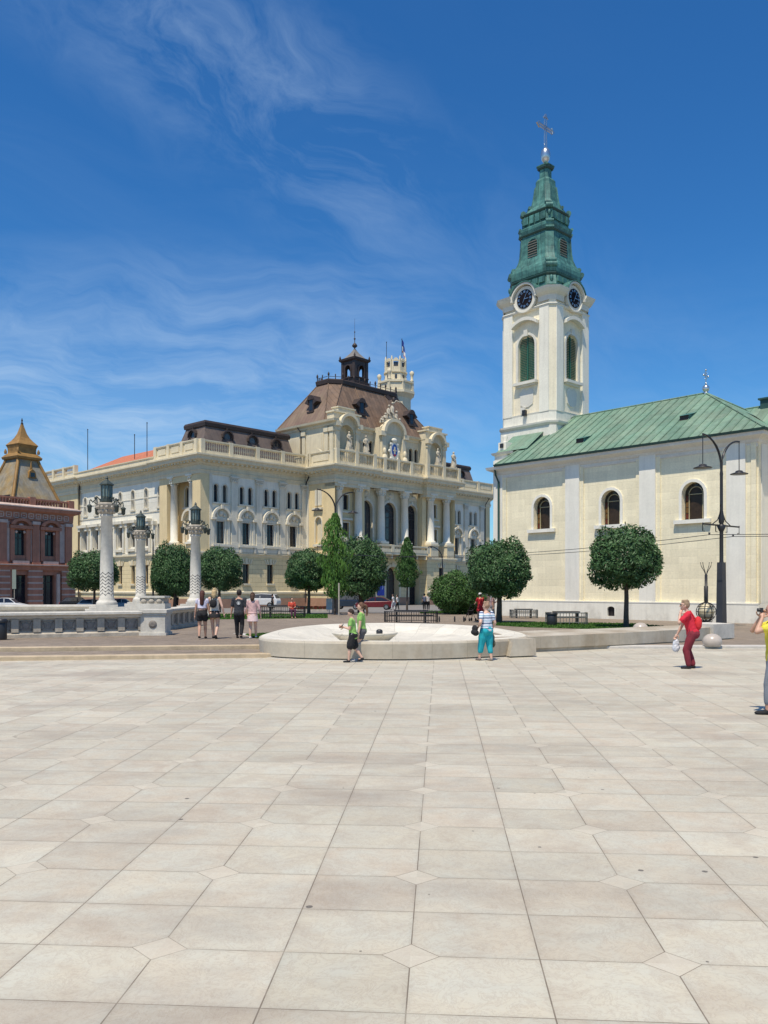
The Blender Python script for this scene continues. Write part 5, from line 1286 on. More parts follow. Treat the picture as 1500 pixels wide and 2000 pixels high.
pr2 = [(14.15, 1.0), (14.25, 1.25), (14.5, 1.32), (14.8, 1.12), (15.0, .92), (15.2, .9), (15.6, .92), (15.9, 1.0), (16.0, 1.05), (16.15, .95), (16.5, .72), (16.9, .5), (17.4, .32), (18.2, .15), (18.6, .08)]
pr2 = [(14.15 + (z - 14.15) * .80, h) for z, h in pr2]
for (z0, h0), (z1, h1) in zip(pr2, pr2[1:]):
    a, b = sqb(h0), sqb(h1)
    for i in range(4): j = (i + 1) % 4; g.quad((*a[i], z0), (*a[j], z0), (*b[j], z1), (*b[i], z1))
for i in range(4): g.lathe([(.12, 14.8), (.16, 15.0), (.05, 15.25)], *sqb(1.05)[i], 6)
g.build('turret_finial_roof', m_ochre, BH)
g = MB(); g.lathe([(.08, 17.6), (.13, 17.75), (.04, 17.9), (.09, 18.0), (.01, 18.3)], tcx, tcy, 8); g.build('finial', m_rdark, BH)
gd = Face((0, tcy + 1.62, 0), (1, 0, 0), (0, 1, 0)); g = MB(); gd.poly(g, [(tcx - .42, 12.4), (tcx + .42, 12.4), (tcx + .3, 13.0), (tcx, 13.25), (tcx - .3, 13.0)], -.5, .12); g.lathe([(.1, 13.2), (.14, 13.4), (.02, 14.0)], tcx, tcy + 1.5, 6); d = g.build('dormer', m_ochre, BH)
g = MB(); gd.box(g, tcx - .22, tcx + .22, 12.5, 12.9, .12, .14); g.build('dormer_opening', m_glass, d)
g = MB(); g.add([(7.6, -.9, 9.7), (14, -.9, 9.7), (14, -2.6, 14.2), (7.6, -2.6, 14.2), (14, -8, 14.2), (7.6, -8, 14.2)], [(0, 1, 2, 3), (3, 2, 4, 5), (0, 3, 5)]); g.build('mansard_roof', m_rslate, BH)
g = MB(); g.box(7.3, 7.9, -2.0, -.5, 9.7, 14.0); g.build('firewall', m_red, BH)

# ------------------------------------------------------------------ fountain and long stone strip
FT = empty('fountain', (0, 0, 0), label='low white stone fountain basin with wide shallow bowl in the square', cat='fountain')
# centre line of the rim (outer edge), plan coordinates
OUT = [(-3.72, 26.6), (-3.78, 24.9), (-3.30, 23.5), (-2.2, 22.75), (-.9, 22.45), (.4, 22.35), (1.6, 22.6), (2.7, 23.1), (3.35, 23.45), (3.90, 24.0),
       (4.35, 24.9), (4.45, 26.2), (4.2, 27.8), (3.6, 29.6), (2.0, 31.2), (.3, 32.0), (-1.2, 31.6), (-2.6, 30.4), (-3.4, 28.6)]
def closed_spline(P, n=6):
    Q = []; L = len(P)
    for i in range(L):
        p0, p1, p2, p3 = [Vector(P[(i + k) % L]) for k in (-1, 0, 1, 2)]
        for j in range(n):
            t = j / n; Q.append(.5 * ((2 * p1) + (p2 - p0) * t + (2 * p0 - 5 * p1 + 4 * p2 - p3) * t * t + (3 * p1 - p0 - 3 * p2 + p3) * t ** 3))
    return Q
OC = closed_spline(OUT); cenF = Vector((.4, 26.6)); N_ = len(OC)
def hrim(p): return .53 + .10 * max(0, min(1, (p.y - 25) / 6))
def loopat(ins, zf):
    L = []
    for i, p in enumerate(OC):
        t = (OC[(i + 1) % N_] - OC[i - 1]).normalized(); nn = Vector((-t.y, t.x))
        if nn.dot(cenF - p) < 0: nn = -nn
        q = p + nn * ins
        L.append((q.x, q.y, zf(p)))
    return L
def rings(mb, loops, m=0, smooth=True):
    for a, b in zip(loops, loops[1:]):
        n = len(a); mb.add(a + b, [(i, (i + 1) % n, n + (i + 1) % n, n + i) for i in range(n)], m, smooth)
g = MB()
bs_ = MB(); rings(bs_, [loopat(-.10, lambda p: -.05), loopat(-.10, lambda p: .012), loopat(.3, lambda p: .014)], 0, False); bs_.build('base_slab', m_kerb, FT)
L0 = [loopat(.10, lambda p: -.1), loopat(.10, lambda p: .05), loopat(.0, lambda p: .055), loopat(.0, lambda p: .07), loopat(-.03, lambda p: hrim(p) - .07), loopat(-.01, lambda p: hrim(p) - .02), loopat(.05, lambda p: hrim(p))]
rings(g, L0); g.build('rim_wall', m_fount, FT); g = MB()  # wall stone darker than the rim top: painted shade plus stains
def shrink(k, z): return [(cenF.x + (p.x - cenF.x) * k, cenF.y + (p.y - cenF.y) * k, z(p) if callable(z) else z) for p in OC]
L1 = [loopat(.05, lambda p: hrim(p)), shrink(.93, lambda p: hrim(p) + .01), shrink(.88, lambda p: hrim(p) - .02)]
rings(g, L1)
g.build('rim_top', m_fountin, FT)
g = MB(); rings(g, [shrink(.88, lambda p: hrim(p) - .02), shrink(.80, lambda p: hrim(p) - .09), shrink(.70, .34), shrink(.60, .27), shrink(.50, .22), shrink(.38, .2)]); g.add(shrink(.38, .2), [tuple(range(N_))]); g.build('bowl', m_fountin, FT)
g = MB(); sxy = Vector((-.62, 26.6))
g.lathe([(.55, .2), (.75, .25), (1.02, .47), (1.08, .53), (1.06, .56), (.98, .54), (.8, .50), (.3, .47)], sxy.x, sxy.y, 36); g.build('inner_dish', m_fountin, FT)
g = MB(); g.lathe([(.10, .45), (.11, .57), (.09, .62), (.04, .64)], -.15, 26.9, 12); g.build('nozzle', m_iron, FT)
# end block of the rim
g = MB(); M = Matrix.Translation((3.98, 23.85, 0)) @ Matrix.Rotation(R(24), 4, 'Z')
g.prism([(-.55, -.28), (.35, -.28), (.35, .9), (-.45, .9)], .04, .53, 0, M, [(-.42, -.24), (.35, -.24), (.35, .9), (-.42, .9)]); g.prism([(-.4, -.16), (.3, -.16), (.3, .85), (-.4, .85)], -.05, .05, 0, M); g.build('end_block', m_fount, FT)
# strip
ST = empty('stone_bench_strip', (0, 0, 0), label='long low pale stone bench strip running right from the fountain to a block', cat='stone bench')
g = MB()
pA = [(4.15, 25.2), (5.4, 25.75), (8.0, 27.2), (10.6, 28.9), (12.1, 30.2)]
for i in range(len(pA) - 1):
    a, b = Vector(pA[i]), Vector(pA[i + 1]); wa, wb_ = 2.4 - i * .33, 2.4 - (i + 1) * .33; up = Vector((-.35, 1)).normalized()
    ha, hb = .47 + .02 * i, .47 + .02 * (i + 1); z0 = .12
    q = [(a.x, a.y, z0), (b.x, b.y, z0), (b.x, b.y, hb), (a.x, a.y, ha), (a.x + up.x * wa, a.y + up.y * wa, ha + .05), (b.x + up.x * wb_, b.y + up.y * wb_, hb + .05), (b.x + up.x * wb_, b.y + up.y * wb_, 0), (a.x + up.x * wa, a.y + up.y * wa, 0)]
    g.add(q, [(0, 1, 2, 3), (3, 2, 5, 4), (4, 5, 6, 7), (0, 7, 6, 1)]); g.add([(a.x + .1, a.y + .12, -.1), (b.x + .1, b.y + .12, -.1), (b.x + .1, b.y + .12, .14), (a.x + .1, a.y + .12, .14)], [(0, 1, 2, 3)])
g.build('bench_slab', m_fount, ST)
g = MB(); g.prism([(12.05, 29.95), (13.15, 30.75), (12.6, 31.9), (11.5, 31.2)], .12, .66); g.prism([(12.15, 30.1), (13.05, 30.8), (12.6, 31.7), (11.6, 31.1)], -.1, .13); g.build('end_block', m_stone, ST)
# domes
def dome(px, y, r, z, lab):
    p = onp(px, y, z); g = MB(); g.lathe([(r * .82, 0), (r * .9, .04), (r, r * .42), (r * .96, r * .72), (r * .8, r * 1.0), (r * .52, r * 1.22), (r * .2, r * 1.32), (.01, r * 1.34)], 0, 0, 28)
    o = g.build('stone_bollard', mat('polished_pale_stone', (.47, .41, .35), .3, .08, 3., spec=.5), None, (p[0], p[1], z)); tag(o, lab, 'bollard', 'round stone bollards')
dome(1391, 1262, .31, .08, 'polished round stone bollard on the kerb in front of the stone block')
dome(1251, 1236, .33, .08, 'round pale stone bollard half hidden behind the long stone bench strip')

# ------------------------------------------------------------------ balustrade monument with lantern columns
def fn_none(): pass
def panel_wall(name, pts, z0, z1, label, panels=True, m=None, th=.45):
    P = [Vector(p) for p in pts]
    root = empty(name, (P[0].x, P[0].y, z0), 0, label=label, cat='wall', group='walls of the memorial terrace'); inv_ = Vector((P[0].x, P[0].y, z0))
    g = MB(); H = z1 - z0; pp = [(p.x - inv_.x, p.y - inv_.y) for p in P]
    g.sweep([(0, -.05), (.10, -.05), (.10, .12), (.03, .18), (.03, .22), (0, .22)], pp); g.sweep([(0, .2), (0, H - .22), (-th, H - .22), (-th, -.05)], pp); g.build('wall_core', m_stoneg, root)
    g = MB(); g.sweep([(-.02, H - .26), (.08, H - .22), (.12, H - .14), (.24, H - .10), (.24, H - .02), (.20, H), (-th - .1, H), (-th - .1, H - .12), (-th, H - .24)], pp); g.build('coping', m_stone, root)
    if panels:
        g, h = MB(), MB()
        for a, b in zip([Vector(q) for q in pp], [Vector(q) for q in pp][1:]):
            d = (b - a); L = d.length; d.normalize(); fc = Face((a.x, a.y, 0), (d.x, d.y, 0), (d.y, -d.x, 0)); n = max(1, round(L / .76)); s = L / n
            for k in range(n):
                c = s * (k + .5); zb, zt_ = .26, H - .30
                fc.box(g, c + s / 2 - .12, c + s / 2 + .12, .2, H - .24, 0, .085)
                if k == 0: fc.box(g, 0, .12, .2, H - .24, 0, .085)
                # interlace panel: frame and crossing bars
                w = s / 2 - .15
                for q in ((c - w, c + w, zb, zb + .05), (c - w, c + w, zt_ - .05, zt_), (c - w, c - w + .05, zb, zt_), (c + w - .05, c + w, zb, zt_)): fc.box(h, *q, -.06, .02)
                for i in range(4):
                    for sg in (-1, 1):
                        u0 = c - w * .85 + i * w * .55; 
                        fc.poly(h, [(u0 if sg > 0 else 2 * c - u0, zb + .05), (u0 + .04 if sg > 0 else 2 * c - u0 - .04, zb + .05), (min(c + w * .95, u0 + .42) if sg > 0 else 2 * c - min(c + w * .95, u0 + .42), zt_ - .05), (min(c + w * .95, u0 + .42) - .04 if sg > 0 else 2 * c - min(c + w * .95, u0 + .42) + .04, zt_ - .05)], 0, .015)
                h.lathe([(.11, 0), (.11, .02)], 0, 0, 8, M=Matrix.Translation(fc.p(c, (zb + zt_) / 2, .01)) @ Matrix.Rotation(math.atan2(d.y, d.x), 4, 'Z') @ Matrix.Rotation(R(90), 4, 'X'))
        g.build('pilaster_row', m_stoneg, root); h.build('carved_panels', m_stoned, root)
    return root
zb = .22
A1, A2 = onp(-60, 1248.5, zb), onp(276, 1241, zb)
panel_wall('balustrade_wall', [A1[:2], A2[:2]], zb, 1.13, 'long grey stone wall with carved panels between pilasters, left of the crest pier')
B1, B2 = onp(322, 1231, zb), onp(386, 1221, zb)
panel_wall('balustrade_wall', [B1[:2], B2[:2]], zb, 1.13, 'short grey carved panel wall running back behind the walkers from the crest pier')
Bk1, Bk2 = (-24., 40.5), (-14.2, 41.6)
panel_wall('balustrade_wall', [Bk1, Bk2], zb, 1.14, 'far brownish low wall seen above the front wall coping', False)
# platform
g = MB(); g.prism([(-24, 31), (-9.4, 31.6), (-9.2, 38.5), (-10.2, 47.5), (-15.5, 56), (-19, 56), (-24, 44)], -.1, .34); tag(g.build('memorial_terrace_floor', m_stone), kind='structure')
# crest pier
p1, p2 = onp(276, 1241, zb), onp(320, 1240, zb)
PR = empty('stone_pier', (p1[0], p1[1], zb), R(3), label='square pale stone pier with round relief at the end of the panel wall', cat='pier')
g = MB(); g.box(0, .90, -.12, .9, -.05, .84); g.box(-.05, .95, -.17, .95, -.05, .10); g.build('shaft', m_stone, PR)
g = MB(); g.box(-.07, .97, -.19, .97, .84, .96); g.box(-.03, .93, -.15, .93, .76, .84); g.build('cap', m_stone, PR)
g = MB(); g.lathe([(.15, 0), (.15, .02), (.11, .03), (.08, .05)], 0, 0, 14, M=Matrix.Translation((.45, -.12, .42)) @ Matrix.Rotation(R(90), 4, 'X')); g.build('relief', m_stoned, PR)
# carved chest beyond
p1, p2 = onp(272, 1200, 0.9), (0, 0, 0)
CB_ = empty('carved_stone_chest', (at(300, 34.6)[0], 34.6, .34), 0, label='grey carved stone chest with white lid rising behind the square pier', cat='stone chest')
g = MB(); g.box(-.55, .6, -.45, .5, 0, 1.0); g.build('plinth', m_stone, CB_)
g = MB(); g.box(-.47, .52, -.38, .45, .98, 1.24); 
for k in (-.3, 0.02, .34): g.ball((k, -.38, 1.1), (.13, .07, .10), 8)
g.build('frieze', m_stoneg, CB_); g = MB(); g.box(-.53, .58, -.44, .5, 1.24, 1.31); g.build('lid', m_stone, CB_)
def lantern_column(px, D, label, ztop=6.15):
    X0, Y0, _ = at(px, D)
    root = empty('lantern_column', (X0, Y0, .34), R(20), label=label, cat='lamp column', group='stone columns with bronze lanterns')
    z1 = ztop - .34
    g = MB(); g.box(-1.0, .95, -.62, .62, 0, .62); g.box(-.82, .8, -.55, .55, .6, .72); g.build('pedestal', m_stone, root)
    g = MB(); g.box(-.50, .50, -.50, .50, .70, .84); g.lathe([(.48, .84), (.50, .92), (.44, 1.02), (.36, 1.06), (.38, 1.12), (.325, 1.18), (.315, 2.4), (.262, z1 - .55), (.31, z1 - .53), (.31, z1 - .45), (.28, z1 - .43)], 0, 0, 24); sh_ = g.build('shaft', m_stone, root)
    g = MB()                                              # chevron inlay round the foot
    n, rows = 7, 7
    for r_ in range(rows):
        zc = 1.28 + r_ * .165; rad = .326 - .0012 * r_ + .004
        for k in range(n * 2):
            a0, a1 = math.pi * k / n, math.pi * (k + 1) / n; z0_, z1_ = (zc, zc + .12) if k % 2 == 0 else (zc + .12, zc)
            P_ = [(rad * math.cos(a), rad * math.sin(a), z) for a, z in ((a0, z0_), (a1, z1_), (a1, z1_ + .038), (a0, z0_ + .038))]; g.add(P_, [(0, 1, 2, 3)])
    g.build('chevron_inlay', m_iron, sh_)
    g = MB(); g.lathe([(.28, z1 - .43), (.30, z1 - .40), (.44, z1 - .05), (.48, z1), (.50, z1 + .04), (.50, z1 + .12), (.36, z1 + .14)], 0, 0, 16)
    for k in range(12):
        a = math.pi * k / 6
        g.ball((.36 * math.cos(a), .36 * math.sin(a), z1 - .28), (.07, .07, .11), 6); g.ball((.45 * math.cos(a), .45 * math.sin(a), z1 - .08), (.08, .08, .08), 6)
    g.build('capital', m_stoneg, root)
    zL = z1 + .14; r = .275
    g = MB(); g.lathe([(r * .9, zL), (r, zL + .08), (r, zL + .22), (r * .9, zL + .3)], 0, 0, 8, smooth=False)
    for k in range(8):
        a = math.pi * k / 4 + math.pi / 8; x, y = r * .97 * math.cos(a), r * .97 * math.sin(a)
        g.tube([(x, y, zL + .25), (x, y, zL + .86)], .028, 5)
        x2, y2 = r * .94 * math.cos(a + .39), r * .94 * math.sin(a + .39); g.tube([(x2, y2, zL + .25), (x2, y2, zL + .86)], .014, 4)
    g.lathe([(r * 1.02, zL + .84), (r * 1.25, zL + .88), (r * 1.22, zL + .92), (r * .75, zL + 1.02), (r * .3, zL + 1.12), (.06, zL + 1.16), (.07, zL + 1.22), (.02, zL + 1.32)], 0, 0, 8, smooth=False)
    ln = g.build('lantern', m_bronze, root)
    g = MB(); g.lathe([(r * .88, zL + .26), (r * .88, zL + .85)], 0, 0, 8, smooth=False); g.build('lantern_glass', m_lglass, ln)
    for k in range(4):
        a = math.pi / 2 * k + .5; ca, sa = math.cos(a), math.sin(a)
        g = MB(); g.tube([(ca * q, sa * q, z) for q, z in ((.34, zL + .12), (.5, zL + .26), (.62, zL + .10), (.74, zL - .02), (.84, zL + .10), (.90, zL + .02))], .03, 5); g.tube([(ca * q, sa * q, z) for q, z in ((.42, zL - .02), (.56, zL - .08), (.70, zL + .02))], .022, 5); g.ball((ca * .62, sa * .62, zL + .2), .05, 6)
        g.lathe([(.025, zL + .0), (.025, zL - .12), (.13, zL - .20), (.12, zL - .24), (.10, zL - .26), (.09, zL - .48), (.03, zL - .54)], ca * .9, sa * .9, 8); g.build('lantern_arm', m_bronze, root)
    return root
lantern_column(208.5, 40.0, 'tallest looking stone column with zigzag foot and bronze lantern, leftmost of three', 6.0)
lantern_column(275, 53.5, 'smallest looking stone lantern column, middle one of the three behind the pier', 5.6)
lantern_column(382, 47.5, 'zigzag footed stone lantern column just left of the long haired walkers', 5.5)

# ------------------------------------------------------------------ trees
def crown_mesh(name, rx, rz, n, leaf, m, seed, lump=.16, shape='ball', openness=.35):
    rnd = random.Random(seed); mb = MB(); bumps = []
    for _ in range(90):
        t = rnd.uniform(-1, 1); a = rnd.uniform(0, 6.28); s = math.sqrt(1 - t * t); bumps.append((Vector((s * math.cos(a), s * math.sin(a), t)), rnd.uniform(-.9, .9), rnd.uniform(.02, .09)))
    for i in range(n):
        t = rnd.uniform(-1, 1); a = rnd.uniform(0, 6.283); s = math.sqrt(1 - t * t); d = Vector((s * math.cos(a), s * math.sin(a), t))
        k = 1.
        for c, h, w in bumps:
            q = 1 - d.dot(c)
            if q < w: k += lump * h * (1 - q / w)
        f = rnd.random(); rad = k * (1 - openness * f * f) * (1 + abs(rnd.gauss(0, .045)) - .02)
        if shape == 'ball':
            w_ = (1 - abs(t) ** 2.3) ** .43 * (1.0 if t > -.2 else 1 - .10 * (-.2 - t))
            rr = Vector((math.cos(a) * rx * w_, math.sin(a) * rx * w_, t * rz * (1. if t > 0 else .74)))
            rr.z += .10 * math.sin(3.1 * a + 4 * t + seed) * (t < -.3)
        elif shape == 'cone':
            zz_ = (t + 1) / 2; wr = (1 - zz_) ** .62 * (.45 + .55 * min(1, zz_ * 4)) * (1 + .16 * math.sin(zz_ * 31 + 3 * a) + .12 * math.sin(5 * a + 9 * zz_)) + .04
            rr = Vector((math.cos(a) * rx * wr, math.sin(a) * rx * wr, rz * t)); rad = k * (1 - .6 * f * f)
            rr = Vector((rr.x * rad, rr.y * rad, rr.z)); rad = 1.
        else:
            zz_ = (t + 1) / 2; wr = (1 - abs(2 * zz_ - .85) ** 3. * .60); wr = max(.14, wr) * (1 + .22 * math.sin(zz_ * 29 + 5 * math.cos(a)) + .22 * math.sin(4 * a + zz_ * 17))
            rr = Vector((math.cos(a) * rx * wr, math.sin(a) * rx * wr, rz * t)); rad = k * (1 - .75 * f * f); rr = Vector((rr.x * rad, rr.y * rad, rr.z)); rad = 1.
        p = rr * rad
        nrm = (d + Vector((rnd.gauss(0, .8), rnd.gauss(0, .8), rnd.gauss(0, .7) + .15))).normalized()
        u = nrm.orthogonal().normalized(); u.rotate(Matrix.Rotation(rnd.uniform(0, 6.28), 3, nrm)); v = nrm.cross(u)
        L = leaf * rnd.uniform(.6, 1.35); w = L * .42; dr = Vector((0, 0, -L * .25))
        mb.add([p - u * L, p + v * w, p + u * L + dr, p - v * w], [(0, 1, 2), (0, 2, 3)])
    me = bpy.data.meshes.new(name); me.from_pydata(mb.v, [], mb.f); me.materials.append(m); return me
def trunk_mb(h, r, rx, rz, seed, lean=0., up=.75):
    rnd = random.Random(seed); g = MB()
    pts = [(0, 0, -.1), (lean * .2, 0, h * .3), (lean * .6 + .02, .01, h * .65), (lean, 0, h)]
    g.tube(pts, [r * 1.25, r, r * .88, r * .8], 9)
    for k in range(9):
        a = rnd.uniform(0, 6.28); q = rnd.uniform(.45, .8); e = rnd.uniform(.3, .95) * rz * 2 * up; b = Vector((lean, 0, h - .12))
        m1 = b + Vector((math.cos(a) * rx * q * .4, math.sin(a) * rx * q * .4, e * .45)); m2 = b + Vector((math.cos(a) * rx * q, math.sin(a) * rx * q, e))
        g.tube([b, m1, m2], [r * .55, r * .34, r * .12], 6)
    return g
def tree(px, D, z, crown, rx, rz, cz, trunk_r, label, m_tr=m_bark, grp='round clipped trees around the square', s=1., rz_=0., name='round_crowned_tree', lean=0., sx=1., sz=1.):
    x, y, _ = at(px, D); root = empty(name, (x, y, z), 0, label=label, cat='tree', group=grp)
    th = cz - rz * sz * .62 - z
    trunk_mb(max(.25, th), trunk_r, rx * sx, rz * sz, int(px), lean).build('trunk', m_tr, root)
    c = bpy.data.objects.new('crown', crown); COL.objects.link(c); c.parent = root; c.location = (lean, 0, cz - z); c.rotation_euler = (0, 0, rz_); c.scale = (sx, sx, sz)
    return root
def zat(py, D): return CH + (HY - py) / F * D
cr1 = crown_mesh('round_crown', 1.0, 1.0, 17000, .050, m_leafd, 11, .13); cr2 = crown_mesh('round_crown', 1.0, 1.0, 17000, .050, m_leafd, 12, .15)
def rtree(px, D, z, l, r, t, b, cr, tr, label, rot, **k):
    W_ = (r - l) / F * D / 2; Hh = (b - t) / F * D / 2 / .84; zc = zat(t, D) - Hh
    return tree(px, D, z, cr, 1, 1, zc, tr, label, rz_=rot, sx=W_ * .885, sz=Hh * .91, **k)
rtree(1223, 39.4, .08, 1150, 1297, 1026, 1145, cr1, .12, 'dense round tree standing alone in front of the church wall', 0)
rtree(975, 45, .08, 905, 1037, 1048, 1166, cr2, .16, 'large round tree at the left corner of the church beside the hatted couple', 1.0)
rtree(603, 56, .2, 552, 652, 1069, 1152, cr2, .11, 'round tree left of the tall bright green tree, slim dark trunk', 3.)
rtree(705, 62, .1, 655, 760, 1048, 1163, cr1, .24, 'big round tree with thick trunk between the parked dark cars', 2.)
rtree(428, 70, 0, 386, 480, 1068, 1149, cr1, .13, 'round tree right of the third lantern column, behind the walkers', 4.)
rtree(341, 72, 0, 288, 378, 1057, 1165, cr2, .15, 'round tree filling the gap between the second and third lantern columns', 5.)
rtree(325, 74, 0, 283, 350, 1075, 1158, cr1, .13, 'smaller round tree partly merged behind, just right of the second lantern column', 2.6)
rtree(184, 68, 0, 132, 234, 1075, 1150, cr1, .11, 'flattened round tree behind the leftmost lantern column', .7)
cr3 = crown_mesh('columnar_crown', 1, 1, 5200, .075, m_leafb, 5, .3, 'col'); cr4 = crown_mesh('conical_crown', 1, 1, 7500, .062, m_leafm, 6, .2, 'cone'); cr5 = crown_mesh('bush_crown', 1, 1, 13000, .052, m_leafm, 8, .16)
def ctree(px, D, z, l, r, t, b, cr, tr, label, nm, grp=None, k=.97):
    W_ = (r - l) / F * D / 2; Hh = (b - t) / F * D / 2; zc = zat(t, D) - Hh
    root = tree(px, D, z, cr, 1, 1, zc, tr, label, grp=grp or 'young trees in the square', name=nm, sx=W_ * .82, sz=Hh)
    return root
ctree(654, 54, .15, 622, 686, 1004, 1166, cr3, .06, 'tall narrow bright green young tree wrapped round the lamp post', 'columnar_tree')
ctree(795, 72, 0, 764, 825, 1050, 1146, cr4, .08, 'small pointed young tree in front of the town hall portal', 'conical_tree')
rtree(884, 60, .05, 840, 932, 1114, 1196, cr5, .10, 'bushy low mid green tree left of the church corner tree', .3, name='bushy_tree', grp='young trees in the square')
g = empty('shrub', at(905, 62, 0), 0, label='low green shrub filling the space right of the bushy tree', cat='shrub')
c = bpy.data.objects.new('foliage', cr5); COL.objects.link(c); c.parent = g; c.location = (0, 0, 1.0); c.scale = (1.5, 1.2, 1.15)
# ------------------------------------------------------------------ street lamps and wires
def arc_lamp(px, D, z, ztop, label, vec=(.78, .62), half=1.6, base_h=3.1, drop=1.35, arms2=True):
    x, y, _ = at(px, D); root = empty('street_lamp', (x, y, z), math.atan2(vec[1], vec[0]), label=label, cat='street lamp', group='black double arm street lamps')
    H = ztop - z
    g = MB(); g.prism([(-.20, -.16), (.20, -.16), (.20, .16), (-.20, .16)], 0, base_h, 0, None, [(-.155, -.13), (.155, -.13), (.155, .13), (-.155, .13)]); g.build('base_box', m_ironb, root)
    g = MB(); g.lathe([(.10, base_h), (.09, base_h + .1), (.085, H * .55), (.12, H * .56), (.13, H * .58), (.075, H * .62), (.07, H * .80), (.08, H * .81), (.05, H * .84)], 0, 0, 10); g.build('post', m_iron, root)
    for s in (-1, 1):
        pts = [(0, 0, H * .80)] + [(s * half * (1 - math.cos(t)), 0, H * .84 + (H * .16) * math.sin(t)) for t in [math.pi / 2 * k / 8 for k in range(1, 9)]]
        g = MB(); g.tube(pts, [.055] * 5 + [.045] * 4, 8); g.tube([(s * half, 0, H), (s * half, 0, H - drop)], .022, 6); g.build('arm', m_iron, root)
        g = MB(); g.lathe([(.03, H - drop), (.16, H - drop - .04), (.18, H - drop - .10), (.40, H - drop - .17), (.41, H - drop - .20), (.15, H - drop - .18)], s * half, 0, 16); sh_ = g.build('lamp_shade', m_iron, root)
    zc = H * .54
    if arms2:
        g = MB(); g.tube([(-1.6, 0, zc + .02), (1.6, 0, zc + .02)], .04, 6)
        for s in (-1, 1):
            g.tube([(s * .06, 0, zc + 1.0), (s * .12, 0, zc + .6), (s * .35, 0, zc + .25), (s * .8, 0, zc + .04)], .025, 5)
            g.tube([(s * 1.6, 0, zc + .08), (s * 1.6, 0, zc - .3), (s * 1.45, 0, zc - .3)], .022, 5); g.tube([(s * .5, 0, zc), (s * .5, 0, zc - .28), (s * .38, 0, zc - .28)], .022, 5)
            g.lathe([(.03, zc - .34), (.05, zc - .36), (.03, zc - .46)], s * 1.05, 0, 6)
        g.lathe([(.1, zc - .25), (.22, zc), (.1, zc + .08)], 0, 0, 8); g.build('wire_bracket', m_iron, root)
    return root, (x, y, z + zc)
_, k1 = arc_lamp(1409, 38.0, .08, 8.95, 'tall black double arm lamp with thick base, right of the fork topped sculpture')
_, k2 = arc_lamp(655, 60, .06, 9.1, 'black double arm lamp rising from the tall narrow bright tree', base_h=2.4)
def small_lamp(px, D, ztop, label, s=-1):
    x, y, _ = at(px, D); root = empty('street_lamp', (x, y, 0), R(35), label=label, cat='street lamp', group='single arm lamps by the town hall')
    g = MB(); g.lathe([(.12, 0), (.10, .5), (.07, ztop * .7), (.05, ztop * .8)], 0, 0, 8); g.tube([(0, 0, ztop * .78)] + [(s * 1.5 * (1 - math.cos(t)), 0, ztop * .8 + ztop * .2 * math.sin(t)) for t in [math.pi / 2 * k / 6 for k in range(1, 7)]], .045, 6); g.build('post', m_iron, root)
    g = MB(); g.lathe([(.03, ztop), (.2, ztop - .1), (.22, ztop - .16)], s * 1.5, 0, 10); g.build('lamp_shade', m_iron, root)
small_lamp(864, 78, 5.9, 'thin single arm lamp above the bushy tree'); small_lamp(299, 78, 8.0, 'thin single arm lamp curving between the second and third lantern columns')
small_lamp(462, 80, 2.0, 'short dark post by the white parked car') if 0 else None
u_ = Vector((k2[0] - k1[0], k2[1] - k1[1], 0)); d_ = u_.normalized(); nn_ = Vector((-d_.y, d_.x, 0))
for i, (o, lab) in enumerate(((-1.05, 'overhead wire across the church wall, upper one nearer the town hall'), (1.05, 'overhead wire across the church wall, lower one nearer the church'))):
    g = MB(); a = Vector(k1) + Vector((.78, .62, 0)) * -o; b = Vector(k2) + Vector((.78, .62, 0)) * -o; pts = []
    for k in range(17):
        t = k / 16; p = a + (b - a) * t; p.z += -.45 - .55 * 4 * t * (1 - t); pts.append(p)
    g.tube(pts, .014, 4); e2 = a - d_ * 22; pts = [a + (e2 - a) * (k / 6) + Vector((0, 0, -.45 - .3 * math.sin(math.pi * k / 6))) for k in range(7)]; g.tube(pts, .014, 4)
    o_w = g.build('overhead_wire', m_iron); tag(o_w, lab, 'wire', 'overhead wires')
# sculpture: wire globe under a fork
x, y, _ = at(1379, 41.0); GL = empty('globe_sculpture', (x, y, .08), R(15), label='black ribbed globe over a pale sphere, under a trident topped pole', cat='sculpture')
g = MB(); g.lathe([(.20, 0), (.30, .1), (.22, .22), (.12, .3)], 0, 0, 12)
for k in range(4): a = k * math.pi / 2; g.tube([(.25 * math.cos(a), .25 * math.sin(a), .0), (.36 * math.cos(a), .36 * math.sin(a), .3)], .02, 5)
g.build('stand', m_iron, GL)
g = MB()
for k in range(8):
    a = k * math.pi / 4; g.tube([(.47 * math.sin(t) * math.cos(a), .47 * math.sin(t) * math.sin(a), .72 - .47 * math.cos(t)) for t in [math.pi * j / 12 for j in range(13)]], .022, 5)
for zz_, rr in ((.72, .47), (.98, .40), (.46, .40)): g.tube([(rr * math.cos(t), rr * math.sin(t), zz_) for t in [2 * math.pi * j / 24 for j in range(25)]], .018, 5)
g.build('cage', m_iron, GL); g = MB(); g.ball((0, 0, .72), .40, 20); g.build('inner_sphere', mat('cream_sphere', (.62, .55, .38), .4, .1, 3.), GL)
g = MB(); g.lathe([(.09, 1.15), (.10, 1.3), (.10, 2.0), (.07, 2.02), (.07, 2.55), (.05, 2.6)], 0, 0, 8)
for k in range(4):
    a = k * math.pi / 2 + .4; g.tube([(0, 0, 2.5), (.10 * math.cos(a), .10 * math.sin(a), 2.75), (.26 * math.cos(a), .26 * math.sin(a), 3.0), (.30 * math.cos(a), .30 * math.sin(a), 3.2)], .018, 5)
g.build('fork_pole', m_iron, GL)
